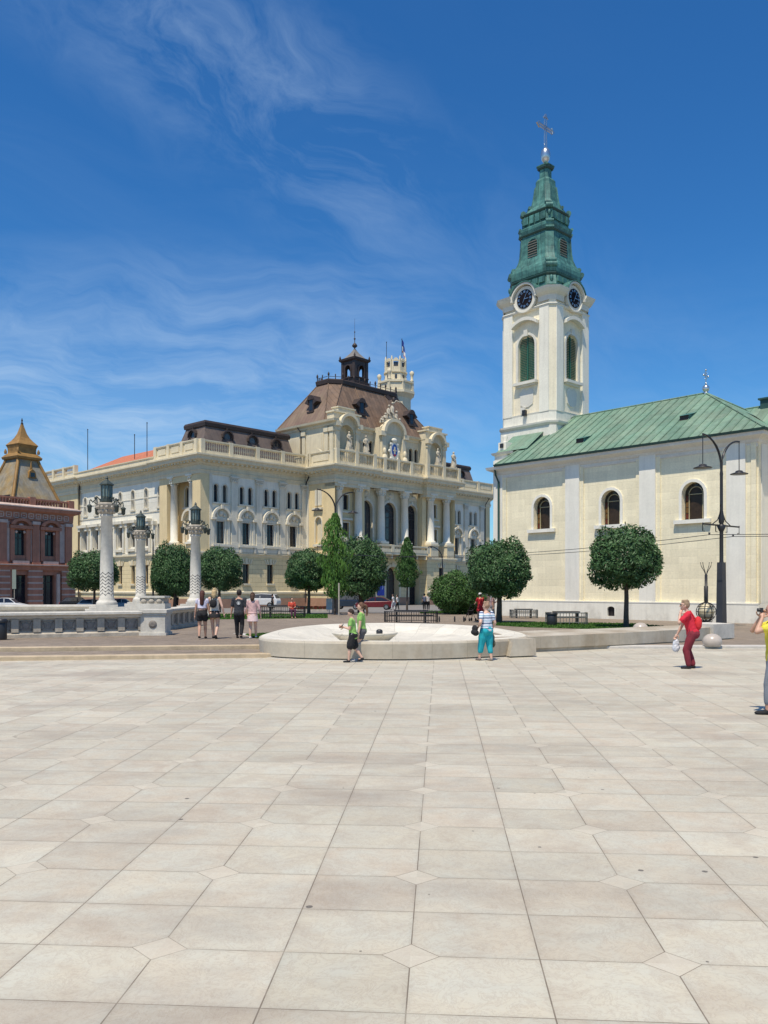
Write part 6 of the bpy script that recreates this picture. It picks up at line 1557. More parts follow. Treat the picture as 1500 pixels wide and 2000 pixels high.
# ------------------------------------------------------------------ railing benches
def rail_bench(px, D, z, w, h, label, rz=0., grey=False):
    x, y, _ = at(px, D); root = empty('railed_bench', (x, y, z), rz, label=label, cat='bench', group='benches ringed with metal railings'); m = m_iron if not grey else mat('grey_railing_paint', (.16, .165, .155), .5)
    g = MB(); g.box(-w * .32, w * .32, .0, .55, h - .06, h + .02); g.build('table_top', m_iron, root)
    for s in (-1, 1): g = MB(); g.box(s * w * .27 - .05, s * w * .27 + .05, .1, .45, 0, h - .06); g.build('leg', m_iron, root)
    g = MB(); pts = []
    K = 18
    for k in range(K + 1):
        t = math.pi * (1 + k / K); c, s_ = math.cos(t), math.sin(t); pts.append((w / 2 * math.copysign(abs(c) ** .45, c), .45 + .95 * math.copysign(abs(s_) ** .45, s_)))
    for zz_ in (h * .93, h * .55, .12): g.tube([(p[0], p[1], zz_) for p in pts], .018 if zz_ < h * .9 else .026, 5)
    acc = 0
    for a, b in zip(pts, pts[1:]):
        L = math.hypot(b[0] - a[0], b[1] - a[1]); n = max(1, int(L / .12))
        for k in range(n): q = k / n; g.tube([(a[0] + (b[0] - a[0]) * q, a[1] + (b[1] - a[1]) * q, .0 if k == 0 else .12), (a[0] + (b[0] - a[0]) * q, a[1] + (b[1] - a[1]) * q, h * .93)], .012 if k else .02, 4)
    g.build('railing', m, root)
    g = MB(); g.box(-w * .42, w * .42, -.38, -.05, .36, .42); 
    g.build('seat', mat('dark_bench_slats', (.05, .045, .04), .6), root)
    return root
rail_bench(551, 48.5, .22, 2.7, .72, 'long black railed bench with a person in red sitting on it')
rail_bench(803, 44.5, .12, 2.9, .64, 'black railed bench with mesh front, just above the fountain rim')
rail_bench(1108, 43.0, .08, 2.1, .66, 'railed bench with dark top and a black bin, in front of the church wall', 0, True)
rail_bench(1024, 52.0, .08, 1.7, .56, 'smallest grey railed bench close against the church wall base', 0, True)
def bin_(px, D, z, r, h, label, m=m_iron):
    x, y, _ = at(px, D); root = empty('litter_bin', (x, y, z), 0, label=label, cat='litter bin'); g = MB(); g.lathe([(r * .9, 0), (r, .05), (r, h * .8), (r * .95, h * .82)], 0, 0, 14); g.build('body', m, root)
    g = MB(); g.lathe([(r * 1.12, h * .82), (r * 1.15, h * .9), (r * 1.0, h), (r * .55, h * 1.0)], 0, 0, 14); g.build('lid', m, root)
bin_(1078, 41.6, .08, .26, .68, 'black litter bin in front of the railed bench by the church'); bin_(2, 28.0, .22, .19, .72, 'dark litter bin at the left edge in front of the carved panel wall')
bin_(1333, 41.2, .08, .17, .62, 'grey bin hidden behind the man in red', m_stoneg)
for px, lab in ((858, 'small dark bollard left of the hatted couple'), (888, 'small dark bollard second from the railed bench'), (906, 'small dark bollard nearest to the stroller')):
    g = MB(); g.lathe([(.04, 0), (.05, .2), (.03, .24), (.05, .28), (.01, .32)], 0, 0, 8); tag(g.build('small_bollard', m_iron, None, at(px, 46, .09)), lab, 'bollard', 'short iron bollards')
# sign posts
def sign(px, D, z, h, label, col, w=.5, hh=.7):
    x, y, _ = at(px, D); root = empty('street_sign', (x, y, z), 0, label=label, cat='street sign'); g = MB(); g.tube([(0, 0, 0), (0, 0, h)], .03, 6); g.build('post', m_stoneg, root); g = MB(); g.box(-w / 2, w / 2, -.05, -.02, h - hh, h); g.build('panel', col, root)
sign(28, 72, 0, 3.6, 'narrow grey green banner sign before the red corner house doorway', mat('grey_green_sign', (.22, .26, .22), .6), .35, 1.7)
sign(643, 58, .1, 1.15, 'small white sign panel at the foot of the tall tree', mat('white_sign', (.6, .6, .58), .5), .42, .8)
g = MB(); 
x, y, _ = at(662, 52, .1); g.tube([(0, 0, 0), (0, 0, 2.2)], .05, 8); tag(g.build('grey_post', m_stoneg, None, (x, y, .1)), 'thin grey metal post right of the tall tree trunk', 'post')
# flower bed with red blooms
x, y, _ = at(608, 70, 0); FB = empty('flower_bed', (x, y, 0), 0, label='low bed of red flowers on the far road edge left of the dark cars', cat='flower bed')
g = MB(); rr = random.Random(5)
for _ in range(500): a, b = rr.uniform(-1.3, 1.3), rr.uniform(-.3, .3); q = rr.uniform(.15, .42); s = .05; g.add([(a - s, b, q), (a, b - s, q + s), (a + s, b, q), (a, b + s, q - s)], [(0, 1, 2, 3)], 0 if rr.random() < .6 else 1)
g.build('flowers', [mat('red_petals', (.30, .05, .045), .7), m_leafm], FB); g = MB(); g.box(-1.4, 1.4, -.36, .36, -.02, .16); g.build('planter', m_stoneg, FB)

# ------------------------------------------------------------------ cars
def car(px, D, z, rz, paint, label, kind='sedan', s=.8):
    x, y, _ = at(px, D); root = empty('parked_car', (x, y, z), rz, label=label, cat='car', group='cars parked by the town hall'); root.scale = (s, s, s)
    if kind == 'sedan': low = [(-2.2, .30), (2.2, .30), (2.25, .55), (2.12, .80), (1.1, .95), (-1.45, 1.0), (-2.18, .93), (-2.27, .6)]; cab = [(-1.75, .96), (1.15, .92), (.45, 1.40), (-.2, 1.47), (-.95, 1.40)]
    elif kind == 'suv': low = [(-2.1, .35), (2.1, .35), (2.15, .65), (2.02, .95), (1.2, 1.08), (-2.05, 1.1), (-2.15, .7)]; cab = [(-2.0, 1.05), (1.25, 1.05), (.65, 1.58), (-.2, 1.66), (-1.7, 1.58)]
    else: low = [(-1.9, .30), (1.9, .30), (1.95, .55), (1.8, .80), (1.0, .98), (-1.8, 1.0), (-1.95, .6)]; cab = [(-1.75, .96), (1.05, .95), (.45, 1.43), (-.2, 1.5), (-1.3, 1.42)]
    def loft(pts, secs, g, m=0):                        # secs: (half width, scale z about bottom)
        n = len(pts)
        for (y0, i0), (y1, i1) in zip(secs, secs[1:]):
            a = [(p[0] * i0[0], y0, i0[2] + (p[1] - i0[2]) * i0[1]) for p in pts]; b = [(p[0] * i1[0], y1, i1[2] + (p[1] - i1[2]) * i1[1]) for p in pts]
            g.add(a + b, [(i, (i + 1) % n, n + (i + 1) % n, n + i) for i in range(n)], m, True)
        for (yy, ii), rev in ((secs[0], 1), (secs[-1], 0)): g.add([(p[0] * ii[0], yy, ii[2] + (p[1] - ii[2]) * ii[1]) for p in pts], [tuple(range(n))], m)
    g = MB(); zm = .7; loft(low, [(-.86, (.96, .80, zm)), (-.84, (.985, .94, zm)), (-.74, (1, 1, zm)), (.74, (1, 1, zm)), (.84, (.985, .94, zm)), (.86, (.96, .80, zm))], g)
    def cabs(yw, k): return [(q[0], yw * (1 - .20 * max(0, (q[1] - 1)) / .5), q[1]) for q in cab]
    n = len(cab); a, b = cabs(-.78, 0), cabs(.78, 0); g.add(a + b, [(i, (i + 1) % n, n + (i + 1) % n, n + i) for i in range(n)] + [tuple(range(n)), tuple(range(n, 2 * n))], 0)
    bd = g.build('body', paint, root)
    cen = (sum(q[0] for q in cab) / n, sum(q[1] for q in cab) / n)
    for sg in (-1, 1):
        g = MB(); pts = [(cen[0] + (q[0] - cen[0]) * .88, cen[1] + .02 + (q[1] - cen[1]) * .78) for q in cab]; P_ = [(q[0], sg * (.79 * (1 - .20 * max(0, (q[1] - 1)) / .5) + .008), q[1]) for q in pts]; g.add(P_, [tuple(range(n))]); g.build('side_window', m_glass, root)
        g = MB(); g.box(-.1, -.02, sg * .80 - .02, sg * .80 + .0, .98, 1.42); g.build('pillar', paint, bd)
    for i0, i1 in ((1, 2), (4, 0)):
        p, q = cab[i0], cab[i1]; g = MB(); off = .012
        if i0 == 4: p, q = cab[4], cab[0]
        def wv(t, yy): X_, Z_ = p[0] + (q[0] - p[0]) * t, p[1] + (q[1] - p[1]) * t; w = .70 * (1 - .20 * max(0, Z_ - 1) / .5); return (X_ + (.02 if i0 == 1 else -.02), yy * w, Z_ + .015)
        g.add([wv(.1, -1), wv(.1, 1), wv(.9, 1), wv(.9, -1)], [(0, 1, 2, 3)]); g.build('windscreen', m_glass, root)
    for wx_ in (-1.32, 1.32):
        for sg in (-1, 1):
            M = Matrix.Translation((wx_ * (low[1][0] / 2.2), sg * .78, .33)) @ Matrix.Rotation(R(90), 4, 'X')
            g = MB(); g.lathe([(.20, -.1), (.31, -.11), (.335, -.08), (.335, .08), (.31, .11), (.20, .1)], 0, 0, 18, M=M); t = g.build('wheel', m_rubber, root); g = MB(); g.lathe([(.04, -.118), (.20, -.112), (.20, .112), (.04, .118)], 0, 0, 10, M=M, smooth=False); g.build('rim', m_rim, t)
    e = low[1][0]
    for sg in (-1, 1):
        g = MB(); g.ball((e - .10, sg * .60, .72), (.16, .16, .09), 8); g.build('headlight', m_lglass, root); g = MB(); g.ball((-e + .06, sg * .62, .82), (.08, .14, .10), 8); g.build('tail_light', mat('red_lamp_plastic', (.35, .02, .02), .3), root)
    return root
pw = mat('white_car_paint', (.62, .63, .63), .25, .03, spec=.6); pr_ = mat('dark_red_car_paint', (.13, .012, .018), .25, .05, spec=.6); pb = mat('dark_blue_car_paint', (.014, .022, .04), .25, .05, spec=.6); pc = mat('light_blue_car_paint', (.12, .22, .30), .3, .05); pk = mat('black_car_paint', (.015, .015, .018), .3, .05)
car(734, 74.5, 0, R(172), pr_, 'dark red sedan parked right of the dark blue one near the portal'); car(680, 76, 0, R(160), pb, 'dark blue tall car parked behind the thick tree trunk', 'suv'); car(511, 82, 0, R(170), pw, 'white tall car parked behind the couple holding hands', 'suv', .85)
car(14, 66, 0, R(8), pw, 'white car at the left edge in front of the red corner house', 'hatch'); car(152, 72, 0, R(20), pk, 'black car just right of the red corner house', 'hatch'); car(183, 69, 0, R(12), mat('silver_car_paint', (.45, .45, .44), .3), 'pale car behind the leftmost lantern column', 'hatch', .7); car(240, 70, 0, R(10), pc, 'light blue car between the leftmost and middle lantern columns', 'hatch', .72)

# ------------------------------------------------------------------ people
DG = None
from mathutils import noise as MN
def remesh(g, name, m, parent, vox, smooth=3, fold=None):
    tmp = g.build('tmp', m); md = tmp.modifiers.new('r', 'REMESH'); md.mode = 'VOXEL'; md.voxel_size = vox; md.use_smooth_shade = True
    if smooth: s = tmp.modifiers.new('s', 'SMOOTH'); s.iterations = smooth; s.factor = .5
    dg = bpy.context.evaluated_depsgraph_get(); me = bpy.data.meshes.new_from_object(tmp.evaluated_get(dg)); me.name = name
    if not me.materials: me.materials.append(m)
    bpy.data.objects.remove(tmp); o = bpy.data.objects.new(name, me); COL.objects.link(o); o.parent = parent
    for p in me.polygons: p.use_smooth = True
    if fold is None: fold = {'shirt': .011, 'trousers': .010, 'shorts': .009, 'skirt': .010, 'backpack': .006, 'hair': .010, 'plastic_bag': .018, 'shopping_bag': .012}.get(name, 0)
    if fold:
        import numpy as np
        n = len(me.vertices); co = np.empty(n * 3, 'f'); nr = np.empty(n * 3, 'f'); me.vertices.foreach_get('co', co); me.vertices.foreach_get('normal', nr); co = co.reshape(-1, 3); nr = nr.reshape(-1, 3)
        x, y, z = co[:, 0], co[:, 1], co[:, 2]; fz = .5 if name in ('trousers', 'skirt', 'hair') else 1.
        k = np.sin(31 * x + 17 * z * fz + 2.2 * np.sin(13 * y + 9 * z)) * .5 + np.sin(47 * y - 29 * z * fz + 2.0 * np.sin(19 * x)) * .35 + np.sin(71 * x + 63 * y + 53 * z * fz + len(name)) * .25
        if name == 'hair': k = np.abs(k)
        me.vertices.foreach_set('co', (co + nr * (fold * .62 * k)[:, None]).ravel())
        me.update()
    return o
def cap_(g, a, b, r0, r1, k=10):
    a, b = Vector(a), Vector(b); g.ball(a, r0, k); g.ball(b, r1, k); g.tube([a, b], [r0, r1], k)
def chain(g, pts, rs):
    for i in range(len(pts) - 1): cap_(g, pts[i], pts[i + 1], rs[i], rs[i + 1])
def ik(a, b, l1, l2, pole):
    a, b = Vector(a), Vector(b); d = b - a; L = min(d.length, (l1 + l2) * .999); d.normalize(); x = (L * L + l1 * l1 - l2 * l2) / (2 * L); hh = math.sqrt(max(0, l1 * l1 - x * x)); p = Vector(pole); p = (p - d * p.dot(d)); p.normalize()
    return a + d * x + p * hh, a + d * L
def torso(g, T, prof):
    n = 16; vs = []
    for z, rx, ry, cy in prof:
        for k in range(n): a = 2 * math.pi * k / n; vs.append(T(Vector((rx * math.cos(a), cy + ry * math.sin(a), z))))
    K = len(prof)
    g.add(vs, [(j * n + k, j * n + (k + 1) % n, (j + 1) * n + (k + 1) % n, (j + 1) * n + k) for j in range(K - 1) for k in range(n)]); g.add(vs[:n], [tuple(range(n))[::-1]]); g.add(vs[-n:], [tuple(range(n))])
SKIN = mat('tanned_skin', (.50, .29, .20), .5, .06, 6., fine=0); SKINL = mat('fair_skin', (.62, .39, .29), .5, .06, 6., fine=0)
def cloth(n, c, v=.08): return mat(n, c, .85, v, 5., .3, 40, fine=.05)
def hairm(n, c): return mat(n, c, .6, .3, 14., .8, 60)
def person(px, yfeet, z, h, rz, label, **k):
    """k: fem, lean, LF/RF foot (y, lift), LH/RH hand target (x, y, z in heights) or None, top, bottom, sleeve, leg, skirt, hair, shoe, fat"""
    D = (CH - z) * F / (yfeet - HY); x, y, _ = at(px, D)
    root = empty('person', (x, y, z), rz, label=label, cat='person', group=k.get('grp')); vox = k.get('vox', .014); fine = k.get('fine', False)
    S_ = h; fat = k.get('fat', 1.); fem = k.get('fem', True); sk = k.get('skin', SKIN)
    lean = k.get('lean', 0.); feet = {-1: k.get('LF', (0, 0)), 1: k.get('RF', (0, 0))}; fx = k.get('fx', .05)
    drop = k.get('drop', 0.)
    for s in (-1, 1): pass
    pel = Vector((0, 0, .525 - drop)); 
    def T(v): return (Matrix.Translation(pel) @ Matrix.Rotation(-lean, 4, 'X') @ (v - Vector((0, 0, .525)))) * S_ if True else v
    hips = {s: T(Vector((s * .052, 0, .515))) for s in (-1, 1)}
    J = {}
    for s in (-1, 1):
        fy, lift = feet[s]; ank = Vector((s * fx, fy, .043 + lift)) * S_
        kn, ank = ik(hips[s], ank, .242 * S_, .236 * S_, (s * .1, 1, 0)); J[s] = (hips[s], kn, ank)
    shw = .098 if fem else .112
    A = {}
    for s in (-1, 1):
        sh = T(Vector((s * shw, 0, .80))); tgt = k.get('RH' if s > 0 else 'LH')
        if tgt is None: tgt = (s * (shw + .055), .03, .475)
        el, wr = ik(sh, T(Vector(tgt)), .172 * S_, .150 * S_, k.get('pole%d' % s, (s * .5, -1, -.3))); A[s] = (sh, el, wr)
    hd = T(Vector((0, .012, .925))); ht = k.get('head', 0.); hturn = k.get('turn', 0.); HM = Matrix.Rotation(hturn, 4, 'Z') @ Matrix.Rotation(-ht - lean * .5, 4, 'X')
    def Hd(v): return hd + (HM @ Vector(v)) * S_
    g = MB(); r = S_ * fat
    prof = [(.47, .072, .055, -.005), (.50, .092, .072, -.008), (.53, .094, .074, -.01), (.57, .084, .062, -.004), (.615, .072, .054, .0), (.67, .08, .06, .004), (.73, .09, .064, .008), (.78, .092, .054, .004), (.815, .06, .04, .0), (.835, .03, .03, .0)]
    torso(g, T, [(a, b * fat, c * fat, d) for a, b, c, d in prof]); 
    chain(g, [T(Vector((0, -.005, .80))), T(Vector((0, .004, .86))), Hd((0, -.005, -.03))], [.036 * S_, .031 * S_, .031 * S_])
    g.ball(hd, (.047 * S_, .058 * S_, .067 * S_), 14, M=HM); g.ball(Hd((0, .018, -.032)), (.034 * S_, .036 * S_, .034 * S_), 12, M=HM)
    g.ball(Hd((0, .062, -.008)), (.009 * S_, .013 * S_, .015 * S_), 8, M=HM); g.ball(Hd((0, .053, -.036)), (.016 * S_, .008 * S_, .006 * S_), 8, M=HM)
    for s in (-1, 1): g.ball(Hd((s * .048, -.004, -.008)), (.007 * S_, .012 * S_, .017 * S_), 8, M=HM)
    for s in (-1, 1):
        hp, kn, an = J[s]; chain(g, [hp, hp + (kn - hp) * .5, kn, kn + (an - kn) * .35, an], [.056 * r, .047 * r, .034 * r, .034 * r, .021 * S_])
        g.ball(T(Vector((s * .04, -.03, .50))), .055 * r, 10)
        sh, el, wr = A[s]; chain(g, [sh, sh + (el - sh) * .5, el, el + (wr - el) * .35, wr], [.033 * r, .028 * r, .023 * r, .023 * r, .0145 * S_])
        fd = ((wr - el).normalized() + Vector(k.get('hdir%d' % s, (0, 0, 0)))).normalized(); side_ = fd.orthogonal().normalized(); side_ = fd.cross(Vector((s, 0, 0))); side_ = side_.normalized() if side_.length > .2 else fd.orthogonal().normalized(); nrm_ = fd.cross(side_)
        pc_ = wr + fd * .030 * S_; cap_(g, wr, wr + fd * .045 * S_, .013 * S_, .016 * S_); 
        for q in (-.5, .5): g.ball(pc_ + side_ * q * .022 * S_, .0125 * S_, 8)
        for i, (q, L) in enumerate(((-1.5, .040), (-.5, .046), (.5, .043), (1.5, .034))):
            b = wr + fd * .050 * S_ + side_ * q * .0105 * S_; m1 = b + fd * L * .55 * S_ - nrm_ * s * .004 * S_; e1 = b + fd * L * .9 * S_ + Vector((-s * .012, 0, 0)) * S_
            chain(g, [b, m1, e1], [.0062 * S_, .0058 * S_, .0048 * S_])
        tb_ = wr + fd * .018 * S_ + side_ * .018 * S_; chain(g, [tb_, tb_ + (fd * .6 + side_ * .8) * .024 * S_, tb_ + (fd * 1.0 + side_ * .75) * .040 * S_], [.0075 * S_, .0066 * S_, .0052 * S_])
        ft = Vector((an.x, an.y, an.z)); g.ball(ft + Vector((0, .035, -.024)) * S_, (.017 * S_, .045 * S_, .012 * S_), 10)
    remesh(g, 'body', sk, root, vox * (.62 if fine else 1.), 1)
    # top
    if k.get('top'):
        g = MB(); e = .007; zb_ = k.get('hem', .50); pf = [(max(zb_, a), (b * fat + e), (c * fat + e), d) for a, b, c, d in prof if a >= zb_ - .03][:-1]
        pf[0] = (zb_, pf[0][1] + .006, pf[0][2] + .006, pf[0][3]); 
        if k.get('loose', True): pf = [(a, max(b, .092 * fat + .004), max(c, .068 * fat + .002), d) if a < .70 else (a, b, c, d) for a, b, c, d in pf]
        pf[-1] = (.822, .044, .036, 0); torso(g, T, pf)
        sl = k.get('sleeve', .55)
        for s in (-1, 1):
            sh, el, wr = A[s]
            if sl > 0: tt = min(sl, 1); chain(g, [sh, sh + (el - sh) * tt], [.038 * r, (.036 if sl < 1 else .029) * r])
            if sl > 1: chain(g, [el, el + (wr - el) * (sl - 1)], [.029 * r, .024 * r])
        tp = remesh(g, 'shirt', k['top'], root, vox * .8, 2)
    if k.get('bottom'):
        g = MB(); lg = k.get('leg', 1.9); zw = k.get('waist', .60)
        torso(g, T, [(.465, .085 * fat, .066 * fat, -.005), (.50, .100 * fat, .079 * fat, -.008), (.53, .101 * fat, .080 * fat, -.01), (.57, .092 * fat, .070 * fat, -.004), (zw, .082 * fat, .062 * fat, 0)])
        for s in (-1, 1):
            hp, kn, an = J[s]; w = k.get('legw', 1.)
            if lg <= 1: e_ = hp + (kn - hp) * lg; chain(g, [hp, e_], [.064 * r, .058 * r * w])
            else: e_ = kn + (an - kn) * (lg - 1); chain(g, [hp, hp + (kn - hp) * .5, kn, e_], [.062 * r, .054 * r * w, .043 * r * w, .036 * r * w])
            g.ball(T(Vector((s * .04, -.03, .50))), .060 * r, 10)
        bt = remesh(g, 'trousers' if lg > 1.3 else 'shorts', k['bottom'], root, vox * .8, 2)
        if k.get('stripe'):
            g = MB()
            for s in (-1, 1):
                hp, kn, an = J[s]
                for q in (-.012, .0, .012): g.tube([hp + Vector((s * .052, q, .03)) * S_ * fat, hp + (kn - hp) * .5 + Vector((s * .056, q, 0)) * S_ * fat, hp + (kn - hp) * lg + Vector((s * .058, q, 0)) * S_ * fat], .0045 * S_, 5)
            g.build('side_stripe', mat('white_cloth', (.7, .7, .7), .8), bt)
    if k.get('skirt'):
        g = MB(); zl = k.get('skl', .40); prof_ = [(zl, .125 * fat, .115 * fat, -.005), (zl + .05, .118 * fat, .105 * fat, -.005), (.50, .106 * fat, .088 * fat, -.006), (.55, .095 * fat, .074 * fat, -.004), (.60, .078 * fat, .060 * fat, 0)]
        torso(g, lambda v: v * S_ if v.z < .5 else T(v), prof_); remesh(g, 'skirt', k['skirt'], root, vox * .8, 2)
    # shoes
    for s in (-1, 1):
        hp, kn, an = J[s]; g = MB(); c = an; pitch = k.get('pitch%d' % s, 0.); PM = Matrix.Rotation(pitch, 3, 'X')
        for o, rr in (((0, .005, -.018), (.027, .038, .027)), ((0, .050, -.026), (.029, .060, .020)), ((0, .075, -.028), (.028, .038, .017))): g.ball(c + (PM @ Vector(o)) * S_, [q * S_ for q in rr], 10, M=PM.to_4x4())
        remesh(g, 'shoe', k.get('shoe', m_iron), root, vox * .8, 1)
    # hair
    hm = k.get('hair'); ln = k.get('hairlen', .0)
    if hm:
        g = MB(); g.ball(Hd((0, -.012, .013)), (.054 * S_, .060 * S_, .066 * S_), 12, M=HM); 
        if ln > 0: chain(g, [Hd((0, -.045, .0)), Hd((0, -.060, -.06)), Hd((0, -.062, -.06)) + Vector((0, 0, -ln * S_))], [.050 * S_, .048 * S_, k.get('hairend', .040) * S_])
        if k.get('bun'): g.ball(Hd((0, -.045, .060)), .026 * S_, 10)
        if k.get('pony'): chain(g, [Hd((0, -.05, .035)), Hd((0, -.095, .0)), Hd((0, -.10, -.09)), Hd((0, -.085, -.17))], [.020 * S_, .022 * S_, .020 * S_, .008 * S_])
        if k.get('tuft'):
            for q in range(14): a = q * .9; g.ball(Hd((.032 * math.cos(a), -.008 + .036 * math.sin(a), .055 + .01 * math.sin(q * 2.1))), .020 * S_, 7)
        # cut the face free: carve by keeping points behind the face plane
        h_o = remesh(g, 'hair', hm, root, vox * .8, 1)
        inv = HM.inverted()
        for v_ in h_o.data.vertices:
            q = inv @ (v_.co - hd) / S_
            if q.y > .012 and q.z < .036: v_.co = hd + (HM @ Vector((q.x * .80, q.y * .55, q.z))) * S_
    if k.get('face', True):
        g = MB()
        for s in (-1, 1): g.ball(Hd((s * .018, .0545, .004)), .0060 * S_, 6)
        g.build('eyes', mat('eye_dark', (.03, .02, .015), .3), root)
    root['_'] = 0; del root['_']
    return root, dict(T=T, H=Hd, J=J, A=A, S=S_, HM=HM, hd=hd)
def child(g, name, m, root): return g.build(name, m, root)
blk = cloth('black_cloth', (.016, .016, .018)); wht = cloth('white_cloth_knit', (.66, .66, .67)); 
W4 = dict(grp='group of four walking away past the stone wall')
# four walkers seen from behind
r1, i1 = person(395, 1248, .22, 1.69, R(4), 'long haired woman in white crop top and black shorts, leftmost of four walkers', top=cloth('pale_lilac_cloth', (.60, .58, .70)), hem=.63, bottom=blk, leg=.42, legw=1.15, hair=hairm('auburn_hair', (.075, .022, .014)), hairlen=.14, LF=(-.08, .02), RF=(.10, 0), shoe=blk, sleeve=.3, **W4)
r2, i2 = person(419, 1247.5, .22, 1.76, R(-3), 'blonde woman with small black backpack and black skirt among four walkers', top=cloth('cream_top', (.55, .52, .46)), hem=.56, skirt=blk, skl=.42, hair=hairm('blonde_hair', (.52, .38, .20)), bun=True, hairlen=.03, LF=(.09, 0), RF=(-.10, .03), **{'pitch1': -.5}, shoe=blk, sleeve=0, LH=(-.17, .04, .50), RH=(.19, .0, .50), skin=SKINL, **W4)
def backpack(root, inf, m, z=.70, w=.062, hh=.085, d=.045):
    T, S_ = inf['T'], inf['S']; g = MB()
    for q in (-.4, 0, .4): g.ball(T(Vector((q * w, -.105, z))), (w * .75 * S_, d * S_, hh * S_), 10)
    b = remesh(g, 'backpack', m, root, .014, 2)
    g = MB()
    for s in (-1, 1): g.tube([T(Vector(v)) for v in ((s * w * .7, -.09, z + .05), (s * .055, -.04, .835), (s * .06, .05, .80), (s * .075, .065, .72))], .009 * S_, 6)
    g.build('strap', m, b)
backpack(r2, i2, blk)
lk = cloth('charcoal_tshirt', (.030, .034, .042))
r3, i3 = person(467, 1247, .22, 1.72, R(2), 'man in black T-shirt with round white print on the back, holding hands', fem=False, top=lk, hem=.47, bottom=blk, leg=1.85, hair=hairm('dark_hair', (.02, .013, .01)), LF=(.09, 0), RF=(-.09, .02), shoe=blk, RH=(.17, .0, .455), fat=1.05, sleeve=.75, **W4)
g = MB(); T = i3['T']; cc = T(Vector((0, -.0865, .725)))
K = 22
for r0, r1_ in ((0.0, .020), (.030, .036), (.0, .0)):
    if r1_: 
        for k in range(K):
            a, b = 2 * math.pi * k / K, 2 * math.pi * (k + 1) / K
            g.add([cc + Vector((r * math.cos(t) * 1.72, -.002, r * math.sin(t) * 1.72)) for r, t in ((r0, a), (r1_, a), (r1_, b), (r0, b))], [(0, 1, 2, 3)])
for sg in (-1, 0, 1): g.add([cc + Vector(v) for v in ((sg * .03 - .008, -.003, -.055), (sg * .03 + .008, -.003, -.055), (sg * .01, -.003, .0))], [(0, 1, 2)])
g.build('round_print', mat('pale_print', (.62, .64, .64), .8), r3)
pink = cloth('pink_patterned_cloth', (.52, .34, .33), .25)
r4, i4 = person(493.5, 1247, .22, 1.62, R(-2), 'woman in pink blouse and pale pink skirt, rightmost of four walkers', top=pink, hem=.54, skirt=cloth('pale_pink_cloth', (.66, .50, .49)), skl=.37, hair=hairm('brown_hair', (.07, .035, .02)), bun=True, hairlen=.01, LF=(-.02, 0), RF=(.12, 0), shoe=wht, LH=(-.19, .0, .49), RH=(.16, .06, .50), sleeve=1.4, skin=SKINL, **W4)
# boy and girl in green
gr = cloth('lime_green_tshirt', (.27, .50, .13), .12)
K5 = dict(grp='boy and girl in matching green T-shirts')
r5, i5 = person(689, 1293.5, 0, 1.43, R(86), 'boy in green T-shirt and black striped shorts looking down at his phone', fem=False, top=gr, hem=.44, bottom=blk, leg=.86, legw=1.25, stripe=True, hair=hairm('dark_brown_hair', (.035, .018, .012)), LF=(.07, 0), RF=(-.17, .04), shoe=blk, head=.45, lean=.06, RH=(.02, .17, .66), LH=(-.05, .17, .68), fine=True, vox=.012, skin=SKINL, fat=1.04, **{'pitch1': -.35}, **K5)
def phone(inf, s, root, name='phone', off=(0, .03, .03)):
    wr = inf['A'][s][2]; g = MB(); M = Matrix.Translation(wr + Vector(off)) @ Matrix.Rotation(R(50), 4, 'X'); g.box(-.036, .036, -.006, .006, -.07, .07, M=M); o = g.build(name, m_iron); o.location = root.matrix_basis @ Vector((0, 0, 0)); o.rotation_euler = root.rotation_euler; return o
o = phone(i5, -1, r5); tag(o, 'dark phone held in the boy\'s raised hands', 'phone')
r6, i6 = person(706, 1290, 0, 1.60, R(84), 'girl with long brown ponytail in green T-shirt walking beside the boy', top=gr, hem=.46, bottom=cloth('grey_shorts', (.10, .10, .11)), leg=.45, hair=hairm('light_brown_hair', (.13, .065, .035)), pony=True, LF=(.06, 0), RF=(-.10, .03), shoe=cloth('grey_trainers', (.32, .33, .38)), head=.12, fine=True, vox=.012, skin=SKINL, **K5)
# woman in teal capris
def fn_stripe(nt, x, y, z, col, f):
    fz = (z / .145).fract(); a = fz.lt(.22); b = (fz - .55).abs().lt(.07)
    return mixc(nt, b, mixc(nt, a, col, (.05, .10, .20)), (.14, .34, .45)), f
m_str = mat('striped_tshirt_cloth', (.62, .66, .74), .85, .05, 5., fn=fn_stripe)
r7, i7 = person(950, 1290.5, 0, 1.62, R(28), 'woman in striped T-shirt and turquoise capri trousers carrying bags', top=m_str, hem=.50, bottom=cloth('turquoise_cloth', (.015, .36, .42)), leg=1.5, legw=1.15, hair=hairm('ash_blonde_hair', (.36, .23, .15)), tuft=True, fat=1.16, LF=(.09, 0), RF=(-.04, 0), fx=.075, shoe=cloth('taupe_sandals', (.25, .21, .19)), RH=(.15, .06, .52), LH=(-.14, .05, .56), turn=.3, fine=True, vox=.012, skin=SKINL)
def bag(name, pts, rad, m, label, root, cat='bag'):
    g = MB(); [g.ball(p, r_, 10) for p, r_ in zip(pts, rad)]; o = remesh(g, name, m, None, .014, 3); o.location = root.location; o.rotation_euler = root.rotation_euler; tag(o, label, cat); return o
wr = i7['A'][-1][2]; o = bag('shoulder_bag', [wr + Vector((-.10, .0, -.02)), wr + Vector((-.06, .02, -.14)), wr + Vector((-.12, -.0, -.12))], [(.07, .11, .10), (.08, .13, .09), (.08, .13, .08)], blk, 'black shoulder bag at the hip of the woman in turquoise trousers', r7)
